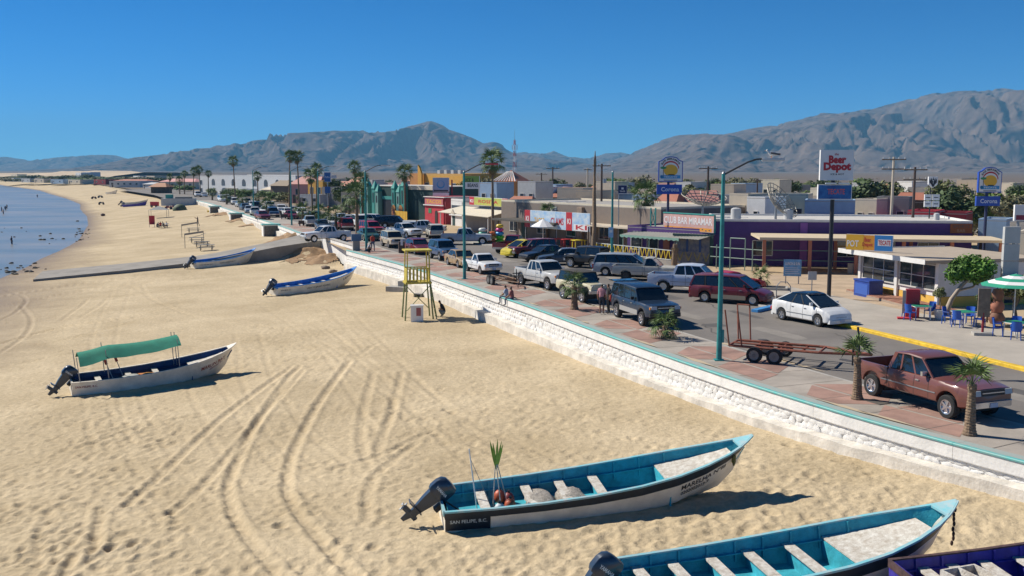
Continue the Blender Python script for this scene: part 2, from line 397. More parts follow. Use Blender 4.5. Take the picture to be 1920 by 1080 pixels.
def seg_dist(X, Y, pts):
    """distance to a polyline, on the bounding region only"""
    d = np.full(X.shape, 9.0)
    for (x0, y0), (x1, y1) in zip(pts[:-1], pts[1:]):
        sel = (X > min(x0, x1) - .8) & (X < max(x0, x1) + .8) & (Y > min(y0, y1) - .8) & (Y < max(y0, y1) + .8)
        if not sel.any(): continue
        x = X[sel]; y = Y[sel]; dx, dy = x1 - x0, y1 - y0; L = dx * dx + dy * dy + 1e-9
        t = np.clip(((x - x0) * dx + (y - y0) * dy) / L, 0, 1)
        d[sel] = np.minimum(d[sel], np.hypot(x - x0 - t * dx, y - y0 - t * dy))
    return d
TRACKS = [  # wheel ruts seen in the sand (bearings), depth
 ([(548, 690), (470, 745), (380, 815), (300, 890), (240, 950)], .075), ([(566, 700), (505, 768), (430, 850), (375, 915), (318, 968)], .07),
 ([(560, 690), (520, 740), (470, 810), (437, 880), (428, 930), (455, 1000), (520, 1075), (560, 1110)], .085), ([(655, 680), (600, 755), (556, 830), (538, 890), (543, 940), (585, 1000), (650, 1070), (690, 1110)], .085),
 ([(700, 700), (684, 760), (676, 820), (690, 870)], .05), ([(752, 700), (738, 760), (718, 815), (705, 860)], .05), ([(640, 640), (690, 690), (735, 745), (728, 800)], .04),
 ([(190, 955), (182, 1000), (172, 1040)], .09), ([(95, 960), (75, 1020), (70, 1070)], .05), ([(140, 1045), (122, 1085)], .09),
 ([(150, 835), (260, 800), (380, 775)], .05), ([(600, 640), (660, 670), (720, 640), (840, 620)], .03),
 ([(0, 556), (70, 545), (180, 528), (330, 510)], .07), ([(0, 575), (90, 556), (220, 535), (360, 520)], .06), ([(0, 600), (30, 585), (48, 560), (10, 545)], .06), ([(0, 662), (45, 630), (58, 600), (40, 575)], .06),
 ([(0, 645), (90, 620), (250, 592), (330, 575)], .09), ([(0, 652), (110, 640), (250, 603), (310, 588)], .07), ([(60, 628), (150, 606), (240, 596)], .08), ([(0, 690), (120, 665), (200, 650)], .05),
 ([(115, 600), (150, 575), (165, 560)], .05), ([(150, 595), (185, 575), (200, 560)], .05), ([(235, 530), (262, 545), (290, 565), (350, 590)], .05), ([(265, 530), (280, 555), (330, 580), (400, 605)], .04),
 ([(330, 515), (500, 520)], .03), ([(300, 560), (480, 545), (560, 560)], .03), ([(440, 600), (560, 625), (640, 640)], .04), ([(780, 830), (700, 900), (690, 980)], .05), ([(620, 880), (720, 850), (800, 812)], .05)]
def beach():
    R, C = 760, 660
    inv = np.linspace(1 / 15.5, 1 / 2600, R); yy = 1 / inv
    uu = np.linspace(-.64, .60, C)
    Y = np.repeat(yy[:, None], C, 1); X = Y * uu[None, :]
    Z = sand_base(X, Y)
    near = np.clip((150 - Y) / 90, 0, 1)
    wet = np.clip((Z - WATER_Z - .1) / .5, 0, 1)
    Z = Z + mounds(X, Y) + (fbm(X * .11, Y * .11, 4, 3) - .5) * .30 * wet * np.clip((400 - Y) / 200, 0, 1)
    md = mounds(X, Y)
    Z += (fbm(X * .9, Y * .9, 4, 41) - .5) * np.clip(md, 0, 1) * .9
    # trampled sand
    trod = np.clip((fbm(X * .13, Y * .13, 3, 9) - .36) * 4, .25, 1)
    Z += (fbm(X * 1.15, Y * 1.15, 3, 21) - .5) * .065 * near * wet * trod
    Z += (fbm(X * 3.6, Y * 2.6, 3, 25, gain=.6) - .5) * .10 * np.clip((75 - Y) / 40, 0, 1) * wet * trod
    for pts, dp in TRACKS:
        w = [S(a, b) for a, b in pts]; w = [(p.x, p.y) for p in w]
        fine = []
        for i in range(len(w) - 1):      # Catmull-Rom through the points
            p0, p1, p2, p3 = (np.array(w[max(0, i - 1)]), np.array(w[i]), np.array(w[i + 1]), np.array(w[min(len(w) - 1, i + 2)]))
            for t in np.linspace(0, 1, 9)[:-1]:
                fine.append(tuple(.5 * (2 * p1 + (p2 - p0) * t + (2 * p0 - 5 * p1 + 4 * p2 - p3) * t * t + (3 * p1 - p0 - 3 * p2 + p3) * t ** 3)))
        fine.append(w[-1])
        d = seg_dist(X, Y, fine)
        dp = dp * .60
        Z += np.where(d < .8, -1.15 * dp * np.exp(-(d / .15) ** 4) + dp * .75 * np.exp(-((d - .29) / .10) ** 2), 0)
    for k in range(8):                     # old shallow wheel lines along the beach
        t0 = NP.uniform(5, 30); y0 = NP.uniform(20, 40); y1 = y0 + NP.uniform(25, 70); ph = NP.uniform(0, 6)
        for off in (0, 1.55):
            ln = [(float(lipx(y)) - t0 - off - 1.5 * math.sin(y * .06 + ph) - (y - y0) * NP.uniform(.0, .004), y) for y in np.arange(y0, y1, 2.)]
            d = seg_dist(X, Y, ln); Z += np.where(d < .6, -.018 * np.exp(-(d / .14) ** 4) + .010 * np.exp(-((d - .26) / .09) ** 2), 0)
    # footprints
    n = 2300; u = NP.uniform(-.55, .5, n); r = 1 / NP.uniform(1 / 19, 1 / 80, n); fx = u * r; fy = r
    cl = [S(NP.uniform(0, 330), NP.uniform(760, 1075)) for _ in range(420)] + [S(NP.normal(240, 60), NP.normal(800, 22)) for _ in range(160)] + [S(NP.uniform(450, 620), NP.uniform(600, 680)) for _ in range(160)]
    fx = np.concatenate([fx, [p.x for p in cl]]); fy = np.concatenate([fy, [p.y for p in cl]])
    for x, y in zip(fx, fy):
        if x > lipx(y) - 1: continue
        i = int((1 / y - inv[0]) / (inv[1] - inv[0])); j = int((x / y + .64) / 1.24 * (C - 1))
        if not (9 < i < R - 9 and 9 < j < C - 9): continue
        sl = (slice(i - 8, i + 9), slice(j - 8, j + 9))
        d2 = ((X[sl] - x) / .17) ** 2 + ((Y[sl] - y) / .22) ** 2
        Z[sl] += -.034 * np.exp(-d2) + .014 * np.exp(-(np.sqrt(d2) - 1.5) ** 2 * 4)
    keep = (X < lipx(Y) + np.where(Y < 300, .45, 3.0)) & (Z > WATER_Z - 2.5) & (X > lipx(Y) - shorew(Y) * 2.2)
    link('beach_sand', grid_mesh('beach_sand', X, Y, Z, keep, SAND), kind='structure', label='pale trampled sand beach with wheel ruts below the seawall')
beach()
def dirt():
    m = mat('brown_dug_earth', (.33, .205, .105), .95, 0, .35, .8, .6, 5)
    for x0, x1, y0, y1, lab in ((-34, -14, 96, 136, 'brown dug earth heaped at the mouth of the boat ramp'), (-66, -34, 140, 215, 'brown eroded earth bank along the foot of the farther seawall')):
        X, Y = np.meshgrid(np.arange(x0, x1, .22), np.arange(y0, y1, .3)); md = mounds(X, Y); n = fbm(X * .8, Y * .8, 4, 91)
        Z = sand_base(X, Y) + md + (fbm(X * .9, Y * .9, 4, 41) - .5) * np.clip(md, 0, 1) * .9 + (fbm(X * .11, Y * .11, 4, 3) - .5) * .3 + .03 + (fbm(X * 1.7, Y * 1.7, 4, 77, True) - .45) * .5 * np.clip(md, 0, .8)
        link('dirt_mound', grid_mesh('dirt_mound', X, Y, Z, (md + (n - .5) * .5 > .22) & (X < lipx(Y) + .3), m), kind='structure', label=lab)
dirt()

# ------------------------------------------------------------------ sea
def sea():
    m = bpy.data.materials.new('sea_water'); m.use_nodes = True; nt = m.node_tree; b = nt.nodes['Principled BSDF']
    b.inputs['Base Color'].default_value = (.10, .17, .25, 1); b.inputs['Roughness'].default_value = .28; b.inputs['IOR'].default_value = 1.33
    geo = nt.nodes.new('ShaderNodeNewGeometry'); mp = nt.nodes.new('ShaderNodeMapping'); mp.inputs['Scale'].default_value = (.5, 1.2, 1); mp.inputs['Rotation'].default_value = (0, 0, .35)
    n = nt.nodes.new('ShaderNodeTexNoise'); n.inputs['Scale'].default_value = 1.1; n.inputs['Detail'].default_value = 5
    nt.links.new(geo.outputs['Position'], mp.inputs[0]); nt.links.new(mp.outputs[0], n.inputs['Vector'])
    bp = nt.nodes.new('ShaderNodeBump'); bp.inputs['Strength'].default_value = .35; bp.inputs['Distance'].default_value = .12
    nt.links.new(n.outputs[0], bp.inputs['Height']); nt.links.new(bp.outputs[0], b.inputs['Normal'])
    n2 = nt.nodes.new('ShaderNodeTexNoise'); n2.inputs['Scale'].default_value = .07; n2.inputs['Detail'].default_value = 6
    nt.links.new(mp.outputs[0], n2.inputs['Vector'])
    mx = nt.nodes.new('ShaderNodeMix'); mx.data_type = 'RGBA'; mx.inputs[6].default_value = (.17, .20, .21, 1); mx.inputs[7].default_value = (.29, .275, .25, 1)
    rp = nt.nodes.new('ShaderNodeMapRange'); rp.inputs[1].default_value = .4; rp.inputs[2].default_value = .65
    nt.links.new(n2.outputs[0], rp.inputs[0]); nt.links.new(rp.outputs[0], mx.inputs[0]); nt.links.new(mx.outputs[2], b.inputs['Base Color'])
    mb = MB(); mb.add([(-9000, -150, WATER_Z), (60, -150, WATER_Z), (60, 10, WATER_Z), (-20, 300, WATER_Z), (-700, 1900, WATER_Z), (-9000, 4500, WATER_Z)], [(0, 1, 2, 3, 4, 5)])
    mb.build('sea', m, kind='structure', label='calm blue grey shallow sea at the left')
sea()

# ------------------------------------------------------------------ ground sheet right of the beach, out to the mountains
def desert():
    m = bpy.data.materials.new('desert_ground'); m.use_nodes = True; nt = m.node_tree; b = nt.nodes['Principled BSDF']
    b.inputs['Roughness'].default_value = .95; b.inputs['Specular IOR Level'].default_value = .1
    geo = nt.nodes.new('ShaderNodeNewGeometry')
    n1 = nt.nodes.new('ShaderNodeTexNoise'); n1.inputs['Scale'].default_value = .25; n1.inputs['Detail'].default_value = 9
    n2 = nt.nodes.new('ShaderNodeTexNoise'); n2.inputs['Scale'].default_value = .012; n2.inputs['Detail'].default_value = 7
    for n in (n1, n2): nt.links.new(geo.outputs['Position'], n.inputs['Vector'])
    a = nt.nodes.new('ShaderNodeMix'); a.data_type = 'RGBA'; a.inputs[6].default_value = (.36, .27, .17, 1); a.inputs[7].default_value = (.50, .39, .255, 1)
    c = nt.nodes.new('ShaderNodeMix'); c.data_type = 'RGBA'; c.inputs[7].default_value = (.15, .122, .10, 1)  # far scrub tone, with the haze over the plain put into the colour
    r = nt.nodes.new('ShaderNodeMapRange'); r.inputs[1].default_value = .30; r.inputs[2].default_value = .5
    sp = nt.nodes.new('ShaderNodeSeparateXYZ'); nt.links.new(geo.outputs['Position'], sp.inputs[0])
    rd = nt.nodes.new('ShaderNodeMapRange'); rd.inputs[1].default_value = 140; rd.inputs[2].default_value = 320
    mu = nt.nodes.new('ShaderNodeMath'); mu.operation = 'MULTIPLY'
    nt.links.new(n1.outputs[0], a.inputs[0]); nt.links.new(a.outputs[2], c.inputs[6]); nt.links.new(n2.outputs[0], r.inputs[0])
    nt.links.new(sp.outputs[1], rd.inputs[0]); nt.links.new(r.outputs[0], mu.inputs[0]); nt.links.new(rd.outputs[0], mu.inputs[1])
    mxx = nt.nodes.new('ShaderNodeMapRange'); mxx.inputs[1].default_value = 330; mxx.inputs[2].default_value = 480; mm = nt.nodes.new('ShaderNodeMath'); mm.operation = 'MAXIMUM'; nt.links.new(sp.outputs[1], mxx.inputs[0]); nt.links.new(mxx.outputs[0], mm.inputs[0]); nt.links.new(mu.outputs[0], mm.inputs[1]); nt.links.new(mm.outputs[0], c.inputs[0]); nt.links.new(c.outputs[2], b.inputs['Base Color'])
    ys = list(np.arange(0, 300, 3)) + list(np.geomspace(300, 10300, 60))
    rings = []
    for y in ys:
        L = float(lipx(y)) - .02 if y < 4000 else -2400 - (y - 4000) * 1.0
        rings.append([(L + k * k * (9300 - L), y, -.012 if k else -.012) for k in np.linspace(0, 1, 14)])
    MB().loft(rings).build('ground', m, kind='structure', label='dry sandy ground of the town reaching to the mountains')
    # behind the camera, so the land carries on
desert()

# ------------------------------------------------------------------ mountains
def rock_material(name, a, b_, sc):
    m = bpy.data.materials.new(name); m.use_nodes = True; nt = m.node_tree; b = nt.nodes['Principled BSDF']
    b.inputs['Roughness'].default_value = 1; b.inputs['Specular IOR Level'].default_value = .05
    geo = nt.nodes.new('ShaderNodeNewGeometry'); n = nt.nodes.new('ShaderNodeTexNoise'); n.inputs['Scale'].default_value = sc; n.inputs['Detail'].default_value = 10; n.inputs['Roughness'].default_value = .7
    nt.links.new(geo.outputs['Position'], n.inputs['Vector'])
    mx = nt.nodes.new('ShaderNodeMix'); mx.data_type = 'RGBA'; mx.inputs[6].default_value = (*a, 1); mx.inputs[7].default_value = (*b_, 1)
    r = nt.nodes.new('ShaderNodeMapRange'); r.inputs[1].default_value = .35; r.inputs[2].default_value = .65
    nt.links.new(n.outputs[0], r.inputs[0]); nt.links.new(r.outputs[0], mx.inputs[0]); nt.links.new(mx.outputs[2], b.inputs['Base Color'])
    n2 = nt.nodes.new('ShaderNodeTexNoise'); n2.inputs['Scale'].default_value = .016; n2.inputs['Detail'].default_value = 8; n2.inputs['Roughness'].default_value = .62; n2.noise_type = 'RIDGED_MULTIFRACTAL'
    bp = nt.nodes.new('ShaderNodeBump'); bp.inputs['Strength'].default_value = 1; bp.inputs['Distance'].default_value = 45
    nt.links.new(geo.outputs['Position'], n2.inputs['Vector']); nt.links.new(n2.outputs[0], bp.inputs['Height']); nt.links.new(bp.outputs[0], b.inputs['Normal'])
    return m
def range_(name, label, sil, yr, depth, step, rm, seed, rough=1.0, back=900):
    """ridge standing at distance yr; crest heights from the skyline, slopes cut by gullies running down to the plain"""
    px = np.array([p[0] for p in sil], float); py = np.array([p[1] for p in sil], float)
    hs = np.array([ZAT(v, yr) for v in py]); xs = np.array([XAT(a, yr, h) for a, h in zip(px, hs)])
    x = np.arange(xs.min(), xs.max() + step, step); y = np.arange(yr - depth, yr + back, step * 1.2)
    X, Y = np.meshgrid(x, y)
    d = (yr - Y) / depth                                 # 0 at the crest, 1 at the foot
    warp = (fbm(X / 1100, Y / 1100, 4, seed + 5) - .5) * 900
    crest = np.interp(X + warp * np.clip(np.abs(d) * 1.5, 0, 1), xs, hs)
    fall = np.where(d >= 0, np.clip(1 - d, 0, 1) ** 1.75, np.clip(1 + d * depth / back, 0, 1))
    w2 = (fbm(X / 300, Y / 300, 4, seed + 8) - .5) * 220
    U = X + .8 * warp + w2; V = Y + .6 * warp - .3 * w2
    def rg(fx, fy, sd): n = vnoise(U / fx + sd * .37, V / fy, seed + sd); return 1 - np.abs(2 * n - 1)
    gul = .40 * rg(560, 1700, 1) + .34 * rg(250, 1000, 2) + .26 * rg(115, 560, 3) + .16 * rg(55, 280, 4) + .08 * rg(28, 110, 5)
    mod = np.clip(np.abs(d) * 4, 0, 1); top = np.max(hs)
    mid = np.clip(3.2 * fall * (1.15 - fall) + .12, 0, 1)
    loc = .35 * top + .65 * crest
    Z = crest * fall + loc * rough * mod * mid * 1.3 * (gul - .66) + loc * .10 * (rg(90, 130, 7) - .6) * np.clip(fall * 3, 0, 1)
    lim = crest * np.clip(1.0 - np.abs(d) * .45, 0, 1) + 4
    Z = np.where(Z > lim, lim + (Z - lim) * .12, Z)
    edge = np.clip(np.minimum(X - xs.min(), xs.max() - X) / 300, 0, 1)
    Z = Z * edge - 12 * (1 - np.clip(fall * 4, 0, 1)) - 3
    link(name, grid_mesh(name, X, Y, Z, np.ones_like(X, bool), rm, False), kind='structure', label=label)
RK1 = rock_material('brown_rock', (.062, .044, .036), (.155, .112, .088), .008)
RK2 = rock_material('tan_rock', (.07, .05, .042), (.175, .127, .10), .008)
range_('mountain_range', 'brown blue desert mountain range with a pointed central peak',
       [(150, 322), (230, 320), (270, 317), (300, 308), (330, 300), (375, 290), (420, 280), (450, 276), (472, 271), (490, 274), (512, 277), (540, 268), (562, 263), (600, 254), (632, 247), (655, 246), (690, 244), (720, 247), (750, 245), (775, 238), (792, 233), (810, 227), (828, 234), (845, 243), (870, 254), (905, 270), (925, 266), (940, 272), (957, 284), (990, 300), (1080, 312), (1200, 322)], 6500, 2300, 15, RK1, 3)
range_('mountain_range', 'low saddle of hazy mountains behind the telecom tower',
       [(850, 322), (900, 300), (960, 287), (985, 284), (1000, 288), (1015, 288), (1038, 283), (1055, 290), (1085, 296), (1110, 296), (1135, 287), (1165, 286), (1190, 290), (1230, 292), (1290, 300), (1400, 322)], 8200, 1800, 20, RK1, 17)
range_('mountain_range', 'high tan mountain massif filling the right of the skyline',
       [(1020, 322), (1080, 318), (1120, 312), (1150, 305), (1180, 296), (1200, 286), (1222, 272), (1245, 262), (1266, 255), (1284, 253), (1300, 258), (1312, 267), (1330, 259), (1350, 254), (1400, 243), (1440, 236), (1480, 228), (1540, 212), (1575, 214), (1605, 209), (1660, 195), (1690, 190), (1720, 181), (1770, 172), (1815, 169), (1850, 166), (1868, 168), (1885, 176), (1905, 174), (1940, 182), (2000, 190), (2100, 200), (2250, 230), (2400, 322)], 5600, 2500, 13, RK2, 29)
range_('distant_hills', 'pale blue far hills low on the left horizon',
       [(-250, 322), (-120, 300), (-40, 298), (10, 294), (30, 299), (60, 303), (100, 298), (140, 294), (175, 290), (215, 291), (240, 298), (262, 302), (290, 300), (318, 296), (340, 300), (380, 306), (460, 322)], 9200, 1500, 26, RK1, 41, back=900)
# ------------------------------------------------------------------ seawall, promenade, road
def lip_pt(y, t=0.0, z=0.0):                # point t metres inland of the wall edge
    x = float(lipx(y)); dx = float(lipx(y + 1) - lipx(y - 1)) / 2
    n = Vector((1, -dx, 0)).normalized()
    return Vector((x + n.x * t, y + n.y * t, z))
ASPH = mat('worn_asphalt', (.185, .165, .145), .9, 0, .25, .2, .25, 40)
WALLW = mat('whitewashed_plaster', (.76, .74, .70), .85, 0, .14, 1.1, .25, 9)
STONEW = mat('whitewashed_stone', (.76, .74, .70), .9, 0, .16, 2.5, .5, 14)
DIRTW = mat('sand_stained_whitewash', (.64, .595, .52), .9, 0, .3, 1.2, .4, 10)
TURQ = mat('turquoise_paint', (.06, .43, .40), .6, 0, .35, 4, col2=(.22, .40, .37))
TURQW = mat('worn_turquoise_concrete', (.27, .36, .335), .85, 0, .3, 1.1, .2, 20, col2=(.36, .36, .325))
REDP = mat('red_concrete', (.34, .205, .16), .9, 0, .3, .6, .2, 25)
GREYP = mat('grey_concrete_walk', (.36, .315, .265), .9, 0, .25, .5, .2, 25)
YEL = mat('yellow_kerb_paint', (.75, .48, .03), .7, 0, .3, 3)

def strip(mb, ys, prof):                    # sweep a (t, z) profile along the wall edge
    rings = [[lip_pt(y, t, z) for t, z in prof(y)] for y in ys]
    mb.loft(rings, True, True)
def seawall(y0, y1, label, near):
    o = thing('seawall', label, 'seawall', lip_pt((y0 + y1) / 2, 0, -1), group='whitewashed seawalls of the promenade')
    L = o.location
    def part(name, mb, m, smooth=None):
        mb.v = [(a - L.x, b - L.y, c - L.z) for a, b, c in mb.v]; return mb.build(name, m, o, smooth)
    ys = np.arange(y0, y1 + .01, 1.0 if near else 2.5)
    mb = MB(); strip(mb, ys, lambda y: [(.10, -.40), (.10, float(zwall(y)) - .7), (.6, float(zwall(y)) - .7), (.6, -.40)]); part('backing_wall', mb, WALLW)
    seg = 5.0 if near else 11.0; k = y0
    while k < y1 - .5:                       # coping blocks with open joints
        e = min(k + seg, y1); mb = MB()
        strip(mb, np.linspace(k + .006, e - .006, 8), lambda y: [(0, .03), (-.012, .0), (-.012, -.37), (0, -.40), (.62, -.40), (.62, .03)]); part('coping_block', mb, WALLW)
        mb = MB(); strip(mb, np.linspace(k + .004, e - .004, 8), lambda y: [(-.045, .032), (-.05, .075), (-.03, .10), (.09, .10), (.11, .055), (.11, .032)]); part('edge_roll', mb, TURQ)
        mb = MB(); strip(mb, np.linspace(k + .004, e - .004, 8), lambda y: [(.112, .033), (.112, .052), (.62, .052), (.62, .033)]); part('top_slab', mb, TURQW)
        k = e
    mb = MB()
    strip(mb, ys, lambda y: [(-.36 + .03 * math.sin(y * 1.7), float(zwall(y)) + (.30 if y < 45 else .30 + min(.45, (y - 45) * .012)) + .03 * math.sin(y * 2.3)), (-.40, float(zwall(y)) - .6), (.16, float(zwall(y)) - .6), (.16, float(zwall(y)) + .34 + (0 if y < 45 else min(.45, (y - 45) * .012)))])
    part('footing_ledge', mb, DIRTW)
    return o, part
o, part = seawall(19, 101.2, 'long near seawall of whitewashed stone with turquoise edge along the beach', True)
# stones of the rough face, three courses
rs = random.Random(5); variants = []
for k in range(6):
    mb = MB(); mb.ball((0, 0, 0), (.5, .5, .5), 9, 6, .2, rs); variants.append(mb.mesh('stone', STONEW, 50))
spots = []; y = 20.0
while y < 101:
    step = rs.uniform(.25, .42) * (1 if y < 60 else 1.25); base = float(zwall(y)) + (.30 if y < 45 else .30 + min(.45, (y - 45) * .012)); hgt = -.42 - base
    if hgt > .12:
        n = 2 if hgt < .55 else 3
        for r in range(n):
            spots.append((y + (step * .5 if r % 2 else 0) + rs.uniform(-.05, .05), base + hgt * (r + .5) / n + rs.uniform(-.03, .03), step, hgt / n))
    y += step * .93
near_s = [s for s in spots if s[0] > 25][:300]; far_s = [s for s in spots if s not in near_s]
rest = MB()
for i, (y, z, w, h) in enumerate(near_s):
    p = lip_pt(y, .10, z); q = lip_pt(y + .3, .10, z)
    link('stone', variants[i % 6], o, loc=p - o.location, rot=(rs.uniform(-.2, .2), rs.uniform(-.25, .25), head(p, q))).scale = (w * 1.36, rs.uniform(.06, .11), h * 1.42)
for y, z, w, h in far_s:
    p = lip_pt(y, .13, z); a = head(p, lip_pt(y + .3, .13, z)); t = MB(); t.ball((0, 0, 0), (w * .62, .055 * rs.uniform(.8, 1.4), h * .55), 6, 4, .15, rs)
    M = Matrix.Translation(p - o.location) @ Matrix.Rotation(a, 4, 'Z'); rest.add([M @ Vector(v) for v in t.v], t.f)
ob = rest.build('stone_facing', STONEW, o, 50); ob['kind'] = 'stuff'
seawall(128.6, 268, 'farther seawall with square pillars beyond the boat ramp', False)
# set-back stub between the near wall and the ramp
def stub():
    a = lip_pt(101.2, 1.1); b = Vector((-22.2, 117.0, 0)); o = thing('parapet_wall', 'short whitewashed parapet stub ending at a pillar by the boat ramp', 'wall', a)
    d = b - a; n = Vector((-d.y, d.x, 0)).normalized(); rz = head(a, b); c = d / 2
    mb = MB(); mb.box((c.x, c.y, -.75), (d.length, .35, 2.3), rz); mb.build('wall_body', WALLW, o)
    mb = MB(); mb.box((c.x, c.y, .44), (d.length, .5, .08), rz); mb.build('coping', CONC, o)
    mb = MB(); mb.box((d.x, d.y, -.2), (.5, .5, 2.2), rz); mb.build('pillar', WALLW, o)
    mb = MB(); mb.box((d.x, d.y, .94), (.7, .7, .09), rz); mb.build('pillar_cap', TURQ, o)
stub()
# pillars of the farther wall
for i, (px, py, lab) in enumerate([(513, 440, 'nearest whitewashed block pillar with turquoise cap on the farther seawall'), (452, 400, 'second whitewashed block pillar with turquoise cap on the farther seawall'), (399, 388, 'third small block pillar with turquoise cap on the farther seawall')]):
    y = [148, 186, 222][i]; p = lip_pt(y, -.9); w = 2.4
    o = thing('wall_pillar', lab, 'pillar', (p.x, p.y, -1.8), head(lip_pt(y), lip_pt(y + 2)), 'block pillars of the seawall')
    mb = MB(); mb.box((0, 0, .85), (1.8, w, 2.1)); mb.build('pillar_body', WALLW, o)
    mb = MB(); mb.box((0, 0, 1.96), (2.1, w + .3, .12)); mb.build('cap', TURQ, o)
    mb = MB(); mb.box((-.92, 0, .9), (.03, w - .3, 1.7)); mb.build('stone_panel', mat('rubble_panel', (.16, .14, .12), .9, 0, .5, 5, .5), o)

def ribbon(name, y0, y1, t0, t1, z, m, step=2.0, **kw):
    ys = np.arange(y0, y1 + .01, step); mb = MB()
    f0 = t0 if callable(t0) else (lambda y: t0); f1 = t1 if callable(t1) else (lambda y: t1)
    mb.loft([[lip_pt(y, f0(y), z), lip_pt(y, f1(y), z)] for y in ys])
    return mb.build(name, m, kind='structure', **kw)
prom = ribbon('promenade', 4, 268, .62, 4.0, .02, GREYP, label='grey concrete promenade with red panels along the seawall')
# red panels of the promenade: slanted, alternately pointing
k = 21.0; i = 0
while k < 150:
    w = 3.1; sh = 1.2
    for t0, t1, a0, a1, b0, b1 in ([(.95, 2.3, 0, w * .9, sh * .55, w * .8 + sh), (2.45, 3.85, sh * .3 + .5, w + .2, w * .62, w * 1.05)] if i % 2 == 0 else [(.95, 2.25, .3, w * .55, -.4, w * .92), (2.4, 3.85, -.5, w * .95, .5, w * .75)]):
        mb = MB(); mb.add([lip_pt(k + a0, t0, .028), lip_pt(k + a1, t0, .028), lip_pt(k + b1, t1, .028), lip_pt(k + b0, t1, .028)], [(0, 1, 2, 3)]); mb.build('paving_panel', REDP, prom)
    k += w + 1.1; i += 1
mb = MB(); strip(mb, np.arange(4, 268, 2.), lambda y: [(4.0, -.1), (4.0, .018), (4.18, .012), (4.18, -.1)]); mb.build('kerb', CONC, kind='structure', label='low concrete kerb between promenade and road')
ROADW = lambda y: float(np.interp(y, [0, 30, 41, 47, 51, 58, 80, 95, 105, 130, 180, 268], [10.5, 11.4, 12.6, 12.9, 13.0, 13.4, 15.6, 16.5, 15.0, 15.0, 16, 18]))
ribbon('road', 0, 268, 4.18, ROADW, .002, ASPH, label='worn grey asphalt seafront road')
ribbon('road', 266, 420, -6, 16, .003, ASPH, 8, label='far end of the seafront road')
# yellow kerb and the far pavement
o = MB(); ys = np.arange(26, 52.1, 1.); o.loft([[lip_pt(y, ROADW(y) + a, z) for a, z in ((0, 0), (0, .13), (.02, .15), (.34, .15), (.36, .13), (.36, 0))] for y in ys], True, True); o.build('kerb', YEL, kind='structure', label='bright yellow painted kerb in front of the beer shop')
o = MB(); ys = np.arange(52.15, 118, 1.); o.loft([[lip_pt(y, ROADW(y) + a, z) for a, z in ((0, 0), (0, .12), (.25, .12), (.25, 0))] for y in ys], True, True); o.build('kerb', CONC, kind='structure', label='plain grey kerb on the town side of the road')
mb = MB(); mb.loft([[lip_pt(y, ROADW(y) + .36, .128), lip_pt(y, ROADW(y) + 6.8, .128)] for y in np.arange(26, 62, 1.)]); mb.build('pavement', mat('pale_pavement', (.40, .355, .295), .9, 0, .15, .5, .2, 20), kind='structure', label='pale concrete pavement with cafe tables')
mb = MB(); mb.loft([[lip_pt(y, ROADW(y) + .25, .116), lip_pt(y, ROADW(y) + 3.2, .116)] for y in np.arange(62, 118, 2.)]); mb.build('pavement', CONC, kind='structure', label='grey pavement before the bars')
# blue kerb end
p = G(1440, 580); q = G(1475, 572); mb = MB(); mb.box((p.x, p.y, .09), (3.4, .4, .16), head(p, q)); mb.build('kerb', mat('blue_kerb_paint', (.05, .25, .55), .7, 0, .3, 3), kind='structure', label='short blue painted kerb behind the white hatchback')
# boat ramp
def ramp():
    a0 = S(62, 528); a1 = S(80, 512)
    B0 = Vector((-26.9, 112.8, 0)); B1 = Vector((-29.6, 119.4, 0))
    pts = []
    for t in np.linspace(0, 1, 13):
        l = a0.lerp(B0, t); r = a1.lerp(B1, t); zl = sandz(l.x, l.y); h = .28 + .75 * t ** 1.5 if t < .95 else .28 + .75
        z = np.interp(t, [0, .35, .7, 1], [sandz(a0.x, a0.y) + .22, sandz(*a0.lerp(B0, .35)[:2]) + .32, sandz(*a0.lerp(B0, .7)[:2]) + .55, -.55])
        pts.append((l, r, float(z)))
    mb = MB(); mb.loft([[(l.x, l.y, z - 1.6), (l.x, l.y, z), (r.x, r.y, z), (r.x, r.y, z - 1.6)] for l, r, z in pts], True, True)
    z = -.55; e = [Vector((-26.9, 112.8, z)), Vector((-29.6, 119.4, z))]
    mb.loft([[(e[0].x, e[0].y, z - 1.5), (e[0].x, e[0].y, z), (e[1].x, e[1].y, z), (e[1].x, e[1].y, z - 1.5)], [(-21.8, 117.4, -1.5), (-21.8, 117.4, .02), (-26.6, 128.4, .02), (-26.6, 128.4, -1.5)]], True, True)
    mb.build('ramp', mat('ramp_concrete', (.27, .245, .21), .9, 0, .22, .6, .2, 15), kind='structure', label='long concrete boat ramp running down the beach to the water')
ramp()
# lot of dusty sand and brick step around the shop
mb = MB(); ps = [G(1470, 566), G(1590, 607), G(1700, 600), G(1690, 548), G(1600, 515), G(1440, 515)]; mb.add([(p.x, p.y, .006) for p in ps], [tuple(range(6))]); mb.build('dirt_lot', mat('trodden_dirt', (.44, .33, .22), .95, 0, .2, .6), kind='structure', label='bare dirt lot beside the beer shop')

